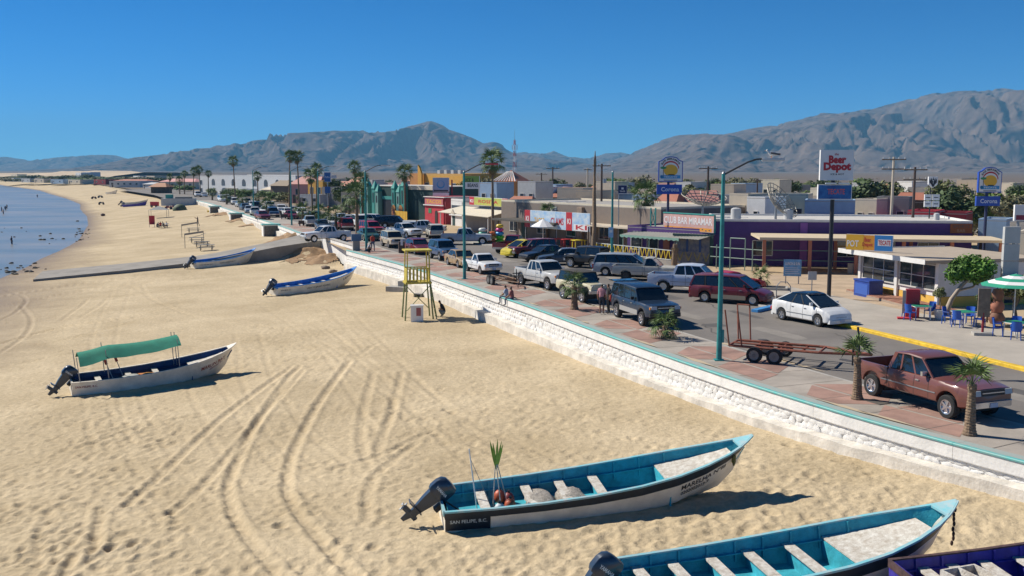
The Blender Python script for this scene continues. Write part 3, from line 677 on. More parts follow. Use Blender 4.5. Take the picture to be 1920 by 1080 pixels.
# worn road surface: patches, stains, covers, drifted sand
PATCH = [mat('fresh_asphalt_patch', (.10, .092, .085), .9, 0, .2, 1), mat('pale_asphalt_patch', (.24, .215, .185), .9, 0, .2, 1), mat('oil_stain', (.075, .068, .062), .6, 0, .4, 2)]
rs = random.Random(3)
for i in range(26):
    y = rs.uniform(30, 100); t = rs.uniform(4.8, ROADW(y) - 1.2); k = rs.choice([0, 1, 1, 2, 2]); c = lip_pt(y, t, .006 + .002 * k + .0001 * i); a = head(lip_pt(y), lip_pt(y + 1)); L_, W_ = (rs.uniform(1.0, 4.5), rs.uniform(.5, 1.6)) if k < 2 else (rs.uniform(.4, 1.2), rs.uniform(.3, .7)); n = 14; mb = MB()
    pts = []
    for j in range(n):
        t_ = 2 * math.pi * j / n; e = .5 if k < 2 else 1; cx, sx = math.copysign(abs(math.cos(t_)) ** e, math.cos(t_)), math.copysign(abs(math.sin(t_)) ** e, math.sin(t_)); r_ = rs.uniform(.85, 1.08); u, v = cx * L_ / 2 * r_, sx * W_ / 2 * r_; pts.append((c.x + u * math.cos(a) - v * math.sin(a), c.y + u * math.sin(a) + v * math.cos(a), c.z))
    mb.add(pts, [tuple(range(n))]); mb.build(['tar_patch', 'pale_patch', 'oil_stain'][k], PATCH[k], bpy.data.objects['road'])
for i in range(9):                          # tar seams
    y = rs.uniform(32, 80); mb = MB(); p = [lip_pt(y + j * .5, 4.6 + rs.uniform(-.15, .15) + (ROADW(y) - 5.2) * (i % 3 + j / 14) / 3.1, .0165) for j in range(12)]; mb.loft([[q + Vector((-.03, 0, 0)), q + Vector((.03, 0, 0))] for q in p]); mb.build('tar_seam', PATCH[0], bpy.data.objects['road'])
for k, y in enumerate((33.5, 47.0, 56.5, 71, 85)):
    p = lip_pt(y, 2.4, .034); mb = MB(); mb.box((p.x, p.y, .036), (.75, .5, .012), head(lip_pt(y), lip_pt(y + 1))); mb.build('utility_cover', mat('dark_cover', (.10, .085, .07), .8), bpy.data.objects['promenade'])
k = 22.0
while k < 120:                              # joints across the walk
    mb = MB(); mb.loft([[lip_pt(k - .012, t, .0325), lip_pt(k + .012, t, .0325)] for t in (.64, 2.3, 3.98)]); mb.build('paving_joint', mat('joint_dark', (.16, .14, .12), .95), bpy.data.objects['promenade']); k += 2.1 + (k > 60) * 2
DRIFT = mat('drifted_sand', (.46, .37, .25), .95)
for i in range(34):
    y = rs.uniform(28, 100); t = rs.choice([.75, .8, 3.9, 4.3, 4.4]); L_ = rs.uniform(.5, 2.2); mb = MB(); c = lip_pt(y, t, 0)
    mb.add([lip_pt(y + L_ * u, t + rs.uniform(.05, .22) * v * (1 - abs(u)), .058 if t < 1 else .036 if t < 4.1 else .02) for u, v in ((-1, 0), (-.5, 1), (0, 1), (.5, 1), (1, 0), (.5, -1), (0, -1), (-.5, -1))], [tuple(range(8))]); mb.build('sand_drift', DRIFT, bpy.data.objects['promenade'])
# ------------------------------------------------------------------ vehicles
_wheels = {}
def wheel_meshes(r, w, style):
    k = (round(r, 3), round(w, 3), style)
    if k in _wheels: return _wheels[k]
    mb = MB(); n = 20; prof = [(r * .62, -w * .5), (r * .92, -w * .5), (r, -w * .36), (r, w * .36), (r * .92, w * .5), (r * .62, w * .5)]
    mb.loft([[(p * math.cos(2 * math.pi * i / n), q, p * math.sin(2 * math.pi * i / n)) for p, q in prof] for i in range(n + 1)], True)
    ty = mb.mesh('tyre', TYRE, 40)
    mb = MB(); rr = r * .64
    mb.loft([[(rr * math.cos(2 * math.pi * i / n), q, rr * math.sin(2 * math.pi * i / n)) for i in range(n)] for q in (-w * .3, w * .3)], True, True)   # dish
    for sd in (1, -1):
        mb.loft([[(p * math.cos(2 * math.pi * i / n), sd * q, p * math.sin(2 * math.pi * i / n)) for p, q in ((rr * .86, w * .47), (rr * 1.02, w * .5), (rr * 1.02, w * .3), (rr * .86, w * .32))] for i in range(n + 1)], True)
        ns = 5 if style != 'steel' else 8
        for i in range(ns):
            a = 2 * math.pi * i / ns; c = Vector((math.cos(a) * rr * .52, sd * w * .38, math.sin(a) * rr * .52))
            M = Matrix.Translation(c) @ Matrix.Rotation(-a, 4, 'Y')
            mb.box((0, 0, 0), (rr * .85, w * .12, rr * (.24 if style != 'steel' else .3)), M=M)
        mb.tube((0, sd * w * .3, 0), (0, sd * w * .47, 0), rr * .22, rr * .16, 10)
    rim = mb.mesh('rim', {'alloy': CHROME, 'steel': mat('painted_wheel', (.25, .24, .23), .5, .4), 'dark': mat('dark_wheel', (.06, .06, .06), .5, .3)}[style], 40)
    _wheels[k] = (ty, rim); return _wheels[k]

def body_loft(mb, st, W, wf, close=(True, True)):
    """st: (x, z_bottom, z_top) stations; wf(x) plan half-width factor"""
    rings = []
    for x, zb, zt in st:
        w = W / 2 * wf(x); h = zt - zb
        half = [(w * .90, zb), (w * .975, zb + .07 * h), (w, zb + .42 * h), (w * .99, zb + .66 * h), (w * .965, zb + .86 * h), (w * .93, zb + .965 * h), (w * .86, zt), (w * .4, zt + .018)]
        rings.append([(x, a, b) for a, b in half] + [(x, -a, b) for a, b in half[::-1]])
    mb.loft(rings, True, True)

def stations(top, bot, wheels, r, L, zb):
    """top: polyline (x, z) of hood/belt/deck from the nose back; wheel openings cut from below"""
    xs = set(x for x, _ in top) | {L / 2, -L / 2}
    for wx in wheels:
        for k in range(13):
            a = math.pi * k / 12; xs.add(wx + (r + .07) * math.cos(a))
    xs |= set(np.linspace(-L / 2 + .03, L / 2 - .03, 16)); xs = sorted(x for x in xs if -L / 2 <= x <= L / 2)
    tx = [p[0] for p in top][::-1]; tz = [p[1] for p in top][::-1]; out = []
    for x in xs:
        z = zb + (.10 * max(0, (abs(x) - L / 2 + .35) / .35) if abs(x) > L / 2 - .35 else 0)
        for wx in wheels:
            d = abs(x - wx)
            if d < r + .07: z = max(z, r + math.sqrt(max(0, (r + .07) ** 2 - d * d)))
        out.append((x, min(z, float(np.interp(x, tx, tz)) - .06), float(np.interp(x, tx, tz))))
    return out

KINDS = {
 # L, W, wheelbase front/back x, wheel r, sill z, nose->tail top line, glasshouse (base front x, roof front x, roof back x, base back x, belt z, roof z), side splits
 'pickup_ext': dict(L=5.55, W=1.95, f=1.80, b=-1.79, r=.40, zb=.42, top=[(2.775, .98), (2.72, 1.07), (2.3, 1.12), (1.05, 1.18), (.95, 1.18), (-.98, 1.17)], gh=(1.10, .42, -.78, -.98, 1.16, 1.80), split=[.30, -.42], bed=(-1.02, -2.77, 1.17)),
 'pickup_reg': dict(L=5.2, W=1.86, f=1.62, b=-1.55, r=.36, zb=.40, top=[(2.6, .88), (2.54, .98), (2.1, 1.04), (1.0, 1.10), (.9, 1.12), (-.25, 1.12)], gh=(1.0, .40, -.10, -.25, 1.11, 1.72), split=[], bed=(-.29, -2.59, 1.08)),
 'pickup_small': dict(L=4.7, W=1.65, f=1.42, b=-1.35, r=.32, zb=.36, top=[(2.35, .80), (2.29, .90), (1.9, .95), (.95, 1.0), (.85, 1.02), (-.35, 1.02)], gh=(.95, .35, -.18, -.35, 1.01, 1.55), split=[], bed=(-.39, -2.34, .98)),
 'pickup_crew': dict(L=5.8, W=2.0, f=1.88, b=-1.80, r=.40, zb=.45, top=[(2.9, 1.0), (2.84, 1.13), (2.4, 1.18), (1.25, 1.22), (1.15, 1.23), (-1.12, 1.23)], gh=(1.27, .60, -.92, -1.12, 1.22, 1.88), split=[.38, -.30], bed=(-1.16, -2.89, 1.22)),
 'suv': dict(L=5.3, W=1.95, f=1.68, b=-1.62, r=.39, zb=.42, top=[(2.65, .98), (2.60, 1.07), (2.2, 1.12), (1.05, 1.16), (-2.6, 1.16), (-2.65, 1.1)], gh=(1.08, .42, -2.42, -2.60, 1.15, 1.86), split=[.28, -.72, -1.62]),
 'suv_mid': dict(L=4.6, W=1.80, f=1.38, b=-1.32, r=.36, zb=.40, top=[(2.3, .86), (2.24, .97), (1.9, 1.02), (.95, 1.06), (-2.24, 1.06), (-2.3, 1.0)], gh=(.98, .35, -2.05, -2.22, 1.05, 1.72), split=[.22, -.66, -1.42]),
 'sedan': dict(L=4.8, W=1.78, f=1.42, b=-1.32, r=.315, zb=.27, top=[(2.4, .52), (2.32, .68), (1.9, .78), (.95, .90), (.8, .92), (-1.45, .94), (-2.25, .95), (-2.4, .86)], gh=(1.0, .28, -.95, -1.55, .92, 1.42), split=[.10, -.72]),
 'coupe': dict(L=4.4, W=1.72, f=1.32, b=-1.22, r=.31, zb=.25, top=[(2.2, .48), (2.1, .64), (1.7, .74), (.8, .86), (-1.3, .88), (-2.1, .90), (-2.2, .8)], gh=(.85, .12, -.75, -1.55, .87, 1.32), split=[-.45]),
 'hatch': dict(L=4.46, W=1.75, f=1.38, b=-1.32, r=.315, zb=.24, top=[(2.23, .50), (2.17, .70), (1.95, .84), (1.5, .96), (1.1, 1.02), (-1.8, 1.10), (-2.1, 1.06), (-2.23, .84)], gh=(1.42, .34, -.80, -1.98, 1.03, 1.62), split=[.30, -.62]),
 'van': dict(L=4.95, W=1.92, f=1.62, b=-1.42, r=.335, zb=.28, top=[(2.475, .52), (2.38, .72), (2.0, .86), (1.35, 1.02), (1.2, 1.06), (-2.38, 1.08), (-2.47, 1.0)], gh=(1.62, .62, -2.15, -2.40, 1.04, 1.74), split=[.70, -.32, -1.40]),
 'jeep': dict(L=3.9, W=1.62, f=1.15, b=-1.15, r=.42, zb=.52, top=[(1.90, 1.02), (1.80, 1.12), (.75, 1.17), (.70, 1.18), (-1.80, 1.18), (-1.84, 1.16)], gh=(.72, .55, -1.68, -1.78, 1.17, 1.84), split=[-.35]),
 'wagon': dict(L=4.5, W=1.72, f=1.35, b=-1.25, r=.31, zb=.27, top=[(2.25, .52), (2.15, .70), (1.8, .80), (.9, .93), (-2.15, .96), (-2.25, .9)], gh=(.95, .25, -1.85, -2.15, .94, 1.45), split=[.08, -.75]),
}
def vehicle(kind, name, label, cat, col, loc, rz, group=None, detail=2, style='alloy', two=None, lift=0.0, roofcol=None, glass=None, cap=False, hatch_open=False, door_open=False, plate=None):
    K = KINDS[kind]; L, W, r = K['L'], K['W'], K['r']; pm = col
    o = thing(name, label, cat, loc, rz, group); G_ = glass or GLASS
    def wf(x):
        a = abs(x) / (L / 2); k = 1 - .10 * max(0, (a - .72) / .28) ** 2.2
        return k - (.10 * max(0, (a - .955) / .045) ** 2)
    if kind == 'jeep':
        wf = lambda x: .74 if x > .78 else 1.0
    bed = K.get('bed')
    st = stations(K['top'], 0, (K['f'], K['b']), r, L, K['zb'])
    if bed: st = [(bed[0] + .02, max(K['zb'], .3), K['top'][-1][1])] + [q for q in st if q[0] > bed[0] + .05]
    mb = MB(); body_loft(mb, [(x, a + lift, b + lift) for x, a, b in st], W, wf)
    body = mb.build('body', pm, o, 33)
    gx0, gx1, gx2, gx3, zb_, zr = K['gh']; zb_ += lift; zr += lift
    if bed:
        b0, b1, zt = bed; zt += lift; h = K['b']; mb = MB()
        sts = [(x, a + lift, zt) for x, a, _ in stations([(L / 2, zt), (-L / 2, zt)], 0, (K['b'],), r, L, K['zb'] + .02) if b1 <= x <= b0]
        sts = [(b1, K['zb'] + .1 + lift, zt)] + [q for q in sts if q[0] > b1 + .02] + [(b0, K['zb'] + .02 + lift, zt)]
        rings = []
        for x, a, t in sts:
            w = W / 2 * (wf(x) if x > -L / 2 + .1 else wf(-L / 2 + .12)); hh = t - a; fl = max(a, .62 + lift) if False else .66 + lift
            rings.append([(x, sy * p, q) for sy in (1, -1) for p, q in ([(w * .90, a), (w * .975, a + .07 * hh), (w, a + .45 * hh), (w * .985, a + .8 * hh), (w * .965, t), (w * .88, t), (w * .87, fl), (w * .4, fl)] if sy > 0 else [(w * .4, fl), (w * .87, fl), (w * .88, t), (w * .965, t), (w * .985, a + .8 * hh), (w, a + .45 * hh), (w * .975, a + .07 * hh), (w * .90, a)])])
        mb.loft(rings, False, False); bd = mb.build('bed', pm, o, 33)
        mb = MB(); mb.box((b1 + .03, 0, (zt + .62 + lift) / 2 - .0), (.07, W * .86, zt - .62 - lift)); mb.build('tailgate', pm, o)
        mb = MB(); mb.box((b0 - .035, 0, (zt + .62 + lift) / 2), (.05, W * .86, zt - .62 - lift)); mb.build('bed_front', pm, bd)
        mb = MB(); mb.box(((b0 + b1) / 2, 0, .668 + lift), (b0 - b1 - .1, W * .84, .012)); mb.build('bed_liner', DARK, bd)
        if cap:
            mb = MB(); mb.loft([[(x, y * W * .45 * (1 if z < .3 else .88), zt + .004 + z) for y, z in ((-1, 0), (-1, .45), (-.8, .58), (.8, .58), (1, .45), (1, 0))] for x in (b0 - .02, b1 + .06)], False, False)
            mb.loft([[(b1 + .06, y * W * .45 * (1 if z < .3 else .88), zt + .004 + z) for y, z in ((-1, 0), (-1, .45), (-.8, .58), (.8, .58), (1, .45), (1, 0))], [(b1 + .05, y * W * .3, zt + .25) for y in (-1, -1, -1, 1, 1, 1)]])
            mb.build('bed_cover', pm, o)
            for sy in (1, -1): mb = MB(); mb.box(((b0 + b1) / 2, sy * W * .45, zt + .24), (abs(b0 - b1) * .8, .03, .26)); mb.build('cover_window', G_, o)
    # glasshouse: roof and pillars in body colour, panes set between them
    wb, wr = W * .455, W * .385
    def pt(t, s, sy):                       # t 0 front .. 1 back along the side, s 0 belt .. 1 roof
        xb = gx0 + (gx3 - gx0) * t; xr = gx1 + (gx2 - gx1) * t
        return Vector((xb + (xr - xb) * s, sy * (wb + (wr - wb) * s), zb_ - .01 + (zr - .05 - zb_) * s))
    cab = MB()
    rr = []
    for x, dz, k in ((gx1 + .10, -.05, .96), (gx1 - .02, -.012, 1), ((gx1 + gx2) / 2, .03, 1.02), (gx2 + .05, -.012, 1), (gx2 - .07, -.06, .96)):
        rr.append([(x, y * wr * k, zr + dz - a) for y, a in ((-1.03, .075), (-1.0, .03), (-.88, .005), (-.4, 0), (.4, 0), (.88, .005), (1.0, .03), (1.03, .075))])
    low = [[(p[0], p[1] * .98, p[2] - .035) for p in q] for q in rr]
    cab.loft(rr); cab.loft([low[0], rr[0]]); cab.loft([rr[-1], low[-1]])
    cab.build('roof', roofcol or pm, o, 40)
    sp = sorted([(x - gx0) / (gx3 - gx0) for x in K['split']])
    for t, w in [(0.0, .07), (1.0, .10 if not bed else .16)] + [(t, .075) for t in sp]:
        for sy in (1, -1):
            a, b = pt(t, 0, sy), pt(t, 1, sy); d = Vector((w / 2, 0, 0)); i = Vector((0, -sy * .05, 0)); u = Vector((0, sy * .008, 0)); mb = MB()
            mb.loft([[a - d + u, a + d + u, a + d + i, a - d + i], [b - d + u, b + d + u, b + d + i, b - d + i]], True, True); mb.build('pillar', BLACK if kind == 'jeep' or (kind in ('hatch', 'sedan', 'coupe', 'van', 'wagon') and 0 < t < 1) else pm, o)
    edges = [0] + sp + [1]
    for i in range(len(edges) - 1):
        a, b = edges[i] + .02, edges[i + 1] - .02
        for sy in (1, -1):
            mb = MB(); mb.quad(pt(a, .05, sy), pt(b, .05, sy), pt(b, .97, sy), pt(a, .97, sy)); mb.build('side_window', G_, o)
    mb = MB(); mb.quad(pt(0, .03, 1) + Vector((.012, -.04, 0)), pt(0, .03, -1) + Vector((.012, .04, 0)), pt(0, .98, -1) + Vector((.012, .03, 0)), pt(0, .98, 1) + Vector((.012, -.03, 0))); mb.build('windshield', G_, o)
    mb = MB(); f = Vector((-.012, 0, 0)); mb.quad(pt(1, .1, 1) + f + Vector((0, -.1, 0)), pt(1, .1, -1) + f + Vector((0, .1, 0)), pt(1, .92, -1) + f + Vector((0, .08, 0)), pt(1, .92, 1) + f + Vector((0, -.08, 0)))
    if not hatch_open: mb.build('rear_window', G_, o)
    else:
        mb = MB(); mb.box((gx3 - .28, 0, zr - .01), (.85, W * .74, .04)); mb.build('tailgate_lid', G_, o)
    # inner cab, dark
    mb = MB(); mb.loft([[pt(t, s, sy) * 1 + Vector((0, -sy * .08, -.0)) for sy, s in ((1, .02), (1, .9), (-1, .9), (-1, .02))] for t in (.04, .96)], True, True); mb.build('cabin', DARK, o)
    # wheels
    ty, rim = wheel_meshes(r, .22 if r < .35 else .26, style)
    for x in (K['f'], K['b']):
        for sy in (1, -1):
            w = link('wheel', ty, o, loc=(x, sy * (W / 2 - .13), r)); link('rim', rim, w)
    mb = MB(); 
    for x in (K['f'], K['b']): mb.box((x, 0, r + .12 + lift * .5), (2 * r + .05, W * .72, r * 1.4))
    mb.box(((K['f'] + K['b']) / 2, 0, K['zb'] + .05 + lift), (K['f'] - K['b'], W * .7, .22)); mb.build('chassis', DARK, o)
    # front and back
    zn = K['top'][0][1] + lift; zh = K['top'][1][1] + lift; nf = L / 2; truck = bed or kind.startswith('suv') or kind == 'jeep'
    bumper = CHROME if truck and two is None else (BLACK if truck else pm)
    for e in (1, -1):
        mb = MB(); z = K['zb'] + (.17 if truck else .10) + lift; bw = W * (.90 if kind != 'jeep' else .8)
        mb.loft([[(e * (nf + dx), y * bw / 2, z + dz) for dx, dz in ((-.18, -.12), (.055 if abs(y) < .9 else -.03, -.11), (.07 if abs(y) < .9 else -.03, .08), (-.18, .12))] for y in (-1, -.85, 0, .85, 1)], True, True); mb.build('bumper', bumper, o, 40)
    if kind == 'jeep':
        for sy in (1, -1):
            mb = MB(); mb.tube((1.88, sy * .42, .98 + lift), (1.93, sy * .42, .98 + lift), .11, .11, 12); mb.build('headlight', LAMPG, o)
            mb = MB(); mb.loft([[(x, sy * y, z + lift) for y, z in ((.58, zz), (.84, zz - .03), (.84, zz - .08), (.58, zz - .06))] for x, zz in ((1.75, .82), (1.5, 1.0), (.85, 1.0), (.6, .78))], True, True); mb.build('fender', BLACK, o)
        for k in range(7): mb = MB(); mb.box((1.912, -.24 + k * .08, .94 + lift), (.02, .035, .26)); mb.build('grille_slot', DARK, o)
        mb = MB(); mb.tube((-2.10, 0, 1.05 + lift), (-1.87, 0, 1.05 + lift), .38, .38, 18); mb.build('spare_wheel', TYRE, o, 40)
        for sy in (1, -1): mb = MB(); mb.tube((1.9, sy * .25, .72 + lift), (1.99, sy * .25, .72 + lift), .09, .09, 10); mb.build('fog_lamp', LAMPG, o)
    elif detail:
        hz = (zn + zh) / 2 - (.06 if truck else .0); hw = .30 if truck else .34
        for sy in (1, -1):
            mb = MB(); xx = nf + (.03 if truck else .0); mb.loft([[(xx - a, sy * (W * .45 * q), hz + zz) for a, zz in ((0 if truck else .06, -.085), (.03 if truck else .16, .085), (.12, .085), (.12, -.085))] for q in (.58 if truck else .56, .94)], True, True); mb.build('headlight', LAMPG, o)
            if truck: mb = MB(); mb.box((nf - .07, sy * W * .445, hz - .02), (.10, .05, .12)); mb.build('turn_signal', AMBER, o)
            zt_ = (K['top'][-1][1] if not bed else bed[2]) + lift; mb = MB(); mb.box((-nf + .055, sy * W * .425, zt_ - .24), (.12, .13, .36 if truck or kind == 'van' else .18)); mb.build('taillight', REDL, o)
        mb = MB(); mb.box((nf - (.005 if truck else .03), 0, hz - (.0 if truck else .10)), (.05, W * (.50 if truck else .42), .20 if truck else .10)); g = mb.build('grille', BLACK, o)
        if detail > 1 and truck:
            mb = MB(); mb.box((nf + .028, 0, hz), (.014, W * .48, .035)); mb.build('grille_bar', CHROME, g)
        if plate is not None or detail > 1:
            mb = MB(); mb.box((nf + .08, 0, K['zb'] + .14 + lift), (.012, .32, .15)); mb.build('number_plate', mat('plate', (.45, .5, .6), .4), o)
    if detail:
        for sy in (1, -1):
            p = pt(.09, .12, sy); mb = MB(); mb.box((p.x - .05, p.y + sy * .13, p.z + .06), (.09, .20, .15)); mb.build('mirror', CHROME if truck and two is None and kind != 'jeep' else (BLACK if truck else pm), o)
        dx = [gx0 - .12] + ([K['split'][0]] if K['split'] else [gx3 + .12]) + (K['split'][1:2] if kind in ('sedan', 'suv', 'suv_mid', 'hatch', 'pickup_crew', 'van', 'wagon') else [])
        mb = MB()
        for x in dx:
            q_ = min(st, key=lambda q: abs(q[0] - x)); a_, h_ = q_[1] + lift, q_[2] - q_[1]; w_ = W / 2 * wf(x)
            for sy in (1, -1): mb.loft([[(x - .009, sy * (w_ * k + .003), a_ + v * h_), (x + .009, sy * (w_ * k + .003), a_ + v * h_)] for k, v in ((.975, .07), (1, .42), (.99, .66), (.965, .86), (.93, .965))])
        mb.build('door_seam', DARK, body)
        for x in dx[1:]:
            for sy in (1, -1): mb = MB(); mb.box((x + .16, sy * W * .497, zb_ - .16), (.16, .03, .04)); mb.build('door_handle', BLACK if detail < 2 else CHROME, o)
    if two is not None:                     # lower side band in a second colour
        for sy in (1, -1):
            mb = MB(); x0, x1 = K['f'] - r - .1, K['b'] + r + .1; mb.box(((x0 + x1) / 2, sy * W * .4965, K['zb'] + .15 + lift), (x0 - x1, .025, .26)); mb.build('side_band', two, o)
    elif detail > 1:
        for sy in (1, -1):
            mb = MB(); x0, x1 = K['f'] - r - .1, K['b'] + r + .1; mb.box(((x0 + x1) / 2, sy * W * .502, K['zb'] + .30 + lift), (x0 - x1, .014, .035)); mb.build('side_trim', STEEL, o)
    return o

P_ = {k: paint(k, c) for k, c in dict(brown=(.165, .055, .04), navy=(.012, .025, .05), cream=(.62, .56, .38), silver=(.50, .50, .48), white=(.74, .74, .72), gold=(.36, .25, .12), blue=(.03, .075, .16), maroon=(.16, .012, .018), tan=(.50, .43, .31), ltgrey=(.42, .45, .48), yellow=(.62, .50, .03), dkred=(.17, .015, .02), black=(.012, .012, .014), slate=(.05, .07, .10), grey=(.30, .34, .38), beige=(.55, .52, .43), red=(.42, .015, .025), wine=(.14, .012, .02), green=(.03, .08, .05), paleblue=(.55, .62, .72)).items()}
GOLDB = mat('gold_side_band', (.36, .29, .20), .5); SILVB = mat('silver_side_band', (.42, .41, .38), .45, .3)
def between(a, b):                          # rear wheel bearing, front wheel bearing on the near side -> centre, heading
    return a, b
def park(kind, name, label, cat, col, rear, front, dz=0.0, side=1, **kw):
    """rear/front: bearings where the two wheels on the seen side touch the ground; side: +1 the seen side is the vehicle's right (-y)"""
    A, B = G(*rear), G(*front); K = KINDS[kind]; d = (B - A); rz = math.atan2(d.y, d.x)
    nrm = Vector((-math.sin(rz), math.cos(rz), 0)) * side       # from the seen side inwards
    mid = (A + B) / 2 + nrm * (K['W'] / 2 - .13); ax = Vector((math.cos(rz), math.sin(rz), 0))
    c = mid - ax * ((K['f'] + K['b']) / 2)
    return vehicle(kind, name, label, cat, col, (c.x, c.y, .004 + dz), rz, **kw)
GP = 'vehicles parked along the seafront road'
STREET = Vector((.37, -.93, 0))
def park_at(kind, name, label, cat, col, px, py, deg, **kw):   # centre bearing on the ground, heading in degrees off the street's line towards us
    p = G(px, py); rz = math.atan2(STREET.y, STREET.x) + math.radians(deg)
    return vehicle(kind, name, label, cat, col, (p.x, p.y, .004), rz, **kw)

park('pickup_ext', 'pickup_truck', 'dusty brown extended cab pickup parked by the near promenade palms', 'pickup', P_['brown'], (1637, 742), (1778, 785), group=GP, lift=.05)
park('suv', 'large_suv', 'black blue lifted suv with its rear hatch raised beside the promenade', 'suv', P_['navy'], (1158, 595), (1206, 612), group=GP, two=SILVB, lift=.10, hatch_open=True)
park_at('jeep', 'offroad_jeep', 'cream jeep with dark soft top between silver pickup and black suv', 'jeep', P_['cream'], 1092, 563, 6, group=GP, roofcol=mat('dark_canvas', (.05, .045, .04), .9), lift=.05)
park_at('pickup_ext', 'pickup_truck', 'silver full size pickup parked behind the cream jeep', 'pickup', P_['silver'], 1022, 538, 8, group=GP, lift=.08)
park_at('pickup_small', 'pickup_truck', 'small white pickup with black nose parked by the second lamp post', 'pickup', P_['white'], 904, 511, 3, group=GP, style='steel')
park_at('sedan', 'sedan_car', 'gold beige sedan between small white pickup and blue suv', 'car', P_['gold'], 866, 499, 0, group=GP, detail=1)
park_at('suv_mid', 'suv_car', 'dark blue high suv with bull nose parked behind gold sedan', 'suv', P_['blue'], 832, 486, 0, group=GP, detail=1, lift=.06)
park_at('wagon', 'wagon_car', 'red and blue wagon half hidden behind lifeguard tower roof', 'car', P_['wine'], 785, 475, 0, group=GP, detail=1)
park_at('suv_mid', 'suv_car', 'tan boxy suv with cream roof facing the lifeguard tower', 'suv', P_['tan'], 737, 463, 0, group=GP, detail=1, roofcol=P_['cream'])
# middle and far side
park('van', 'minivan', 'maroon minivan with gold lower band driving behind the near lamp post', 'van', P_['wine'], (1324, 567), (1409, 573), group=GP, two=GOLDB)
park_at('hatch', 'hatchback_car', 'white rounded hatchback with dark roof at the yellow kerb', 'car', P_['white'], 1519, 604, 6, group=GP, roofcol=GLASS)
park('pickup_crew', 'pickup_truck', 'pale white crew cab pickup in mid road', 'pickup', P_['paleblue'], (1250, 548), (1340, 552), group=GP)
park('coupe', 'sports_car', 'bright red coupe beyond the maroon minivan', 'car', P_['red'], (1352, 548), (1418, 545), group=GP, detail=1)
park('pickup_reg', 'pickup_truck', 'old beige single cab pickup beside grey minivan', 'pickup', P_['beige'], (1181, 526), (1245, 528), group=GP, style='dark')
park('van', 'minivan', 'silver grey minivan behind the beige pickup', 'van', P_['grey'], (1143, 518), (1200, 520), group=GP, two=SILVB)
park_at('jeep', 'offroad_jeep', 'black open jeep with spare wheel by the yellow bar fence', 'jeep', P_['black'], 1100, 502, -150, group=GP, detail=1)
park('sedan', 'sedan_car', 'slate blue sedan facing left beside black jeep', 'car', P_['slate'], (1076, 497), (1043, 497), side=-1, group=GP, detail=1)
park('sedan', 'sedan_car', 'black sedan tucked behind the slate sedan', 'car', P_['black'], (1048, 489), (1012, 491), side=-1, group=GP, detail=1)
park('suv_mid', 'suv_car', 'dark red suv beside a small yellow car', 'suv', P_['dkred'], (1026, 482), (983, 484), side=-1, group=GP, detail=1)
park('hatch', 'compact_car', 'small bright yellow car before the red suv', 'car', P_['yellow'], (1005, 481), (976, 483), side=-1, group=GP, detail=1)
park('pickup_reg', 'pickup_truck', 'maroon pickup with its bed towards the road', 'pickup', P_['maroon'], (950, 477), (1000, 470), group=GP, detail=1)
park('pickup_ext', 'pickup_truck', 'silver grey pickup driving left of the second lamp post', 'pickup', P_['ltgrey'], (843, 459), (905, 459), group=GP, detail=1)
park('pickup_ext', 'pickup_truck', 'white pickup crossing before the red restaurant', 'pickup', P_['white'], (727, 444), (769, 448), group=GP, detail=1)
park('pickup_ext', 'pickup_truck', 'white pickup with a covered bed behind the crossing white pickup', 'pickup', P_['white'], (772, 440), (818, 440), group=GP, detail=1, cap=True)
park_at('suv_mid', 'suv_car', 'pale suv seen from behind next to the silver grey pickup', 'suv', P_['beige'], 815, 446, 170, group=GP, detail=1)
park_at('suv_mid', 'suv_car', 'red suv facing us left of the crossing white pickup', 'suv', P_['red'], 697, 440, 10, group=GP, detail=1)
park('pickup_ext', 'pickup_truck', 'white pickup nosing onto the boat ramp', 'pickup', P_['white'], (650, 452), (582, 455), side=-1, group=GP, detail=1, dz=.0)
park_at('sedan', 'sedan_car', 'dark green car between the third lamp post and tan suv', 'car', P_['green'], 690, 450, 0, group=GP, detail=1)
park_at('sedan', 'sedan_car', 'black sedan in the row before the green building', 'car', P_['black'], 722, 424, 60, group=GP, detail=0)
park_at('suv_mid', 'suv_car', 'black suv before the green castle facade', 'suv', P_['black'], 742, 427, 60, group=GP, detail=0)
park_at('suv_mid', 'suv_car', 'white suv in the row before the green building', 'suv', P_['white'], 703, 423, 50, group=GP, detail=0)
# far traffic, too small to tell apart beyond colour
FAR = [('red', 'suv_mid', 648, 431), ('white', 'sedan', 622, 424), ('slate', 'sedan', 604, 431), ('silver', 'pickup_small', 581, 424), ('white', 'suv_mid', 566, 408), ('black', 'sedan', 552, 402), ('white', 'sedan', 527, 397), ('blue', 'suv_mid', 512, 407), ('white', 'sedan', 498, 401), ('silver', 'suv_mid', 507, 393), ('wine', 'sedan', 492, 411), ('white', 'pickup_small', 478, 404), ('black', 'suv_mid', 482, 394), ('grey', 'sedan', 468, 399), ('white', 'sedan', 474, 389), ('slate', 'sedan', 459, 394), ('silver', 'sedan', 450, 388), ('tan', 'suv_mid', 463, 385), ('white', 'suv_mid', 441, 384), ('black', 'sedan', 432, 380), ('white', 'van', 417, 378), ('silver', 'sedan', 424, 374), ('white', 'sedan', 382, 369), ('white', 'suv_mid', 371, 369), ('dkred', 'sedan', 546, 410), ('white', 'sedan', 538, 404), ('white', 'van', 671, 424), ('silver', 'sedan', 655, 420), ('ltgrey', 'sedan', 640, 417), ('black', 'suv_mid', 588, 416)]
proto = {}
cn = dict(white='white', red='red', slate='slate blue', silver='silver', black='black', blue='dark blue', wine='wine red', grey='grey', tan='tan', dkred='dark red', ltgrey='light grey')
kn = dict(sedan='sedan', suv_mid='suv', pickup_small='pickup', van='van')
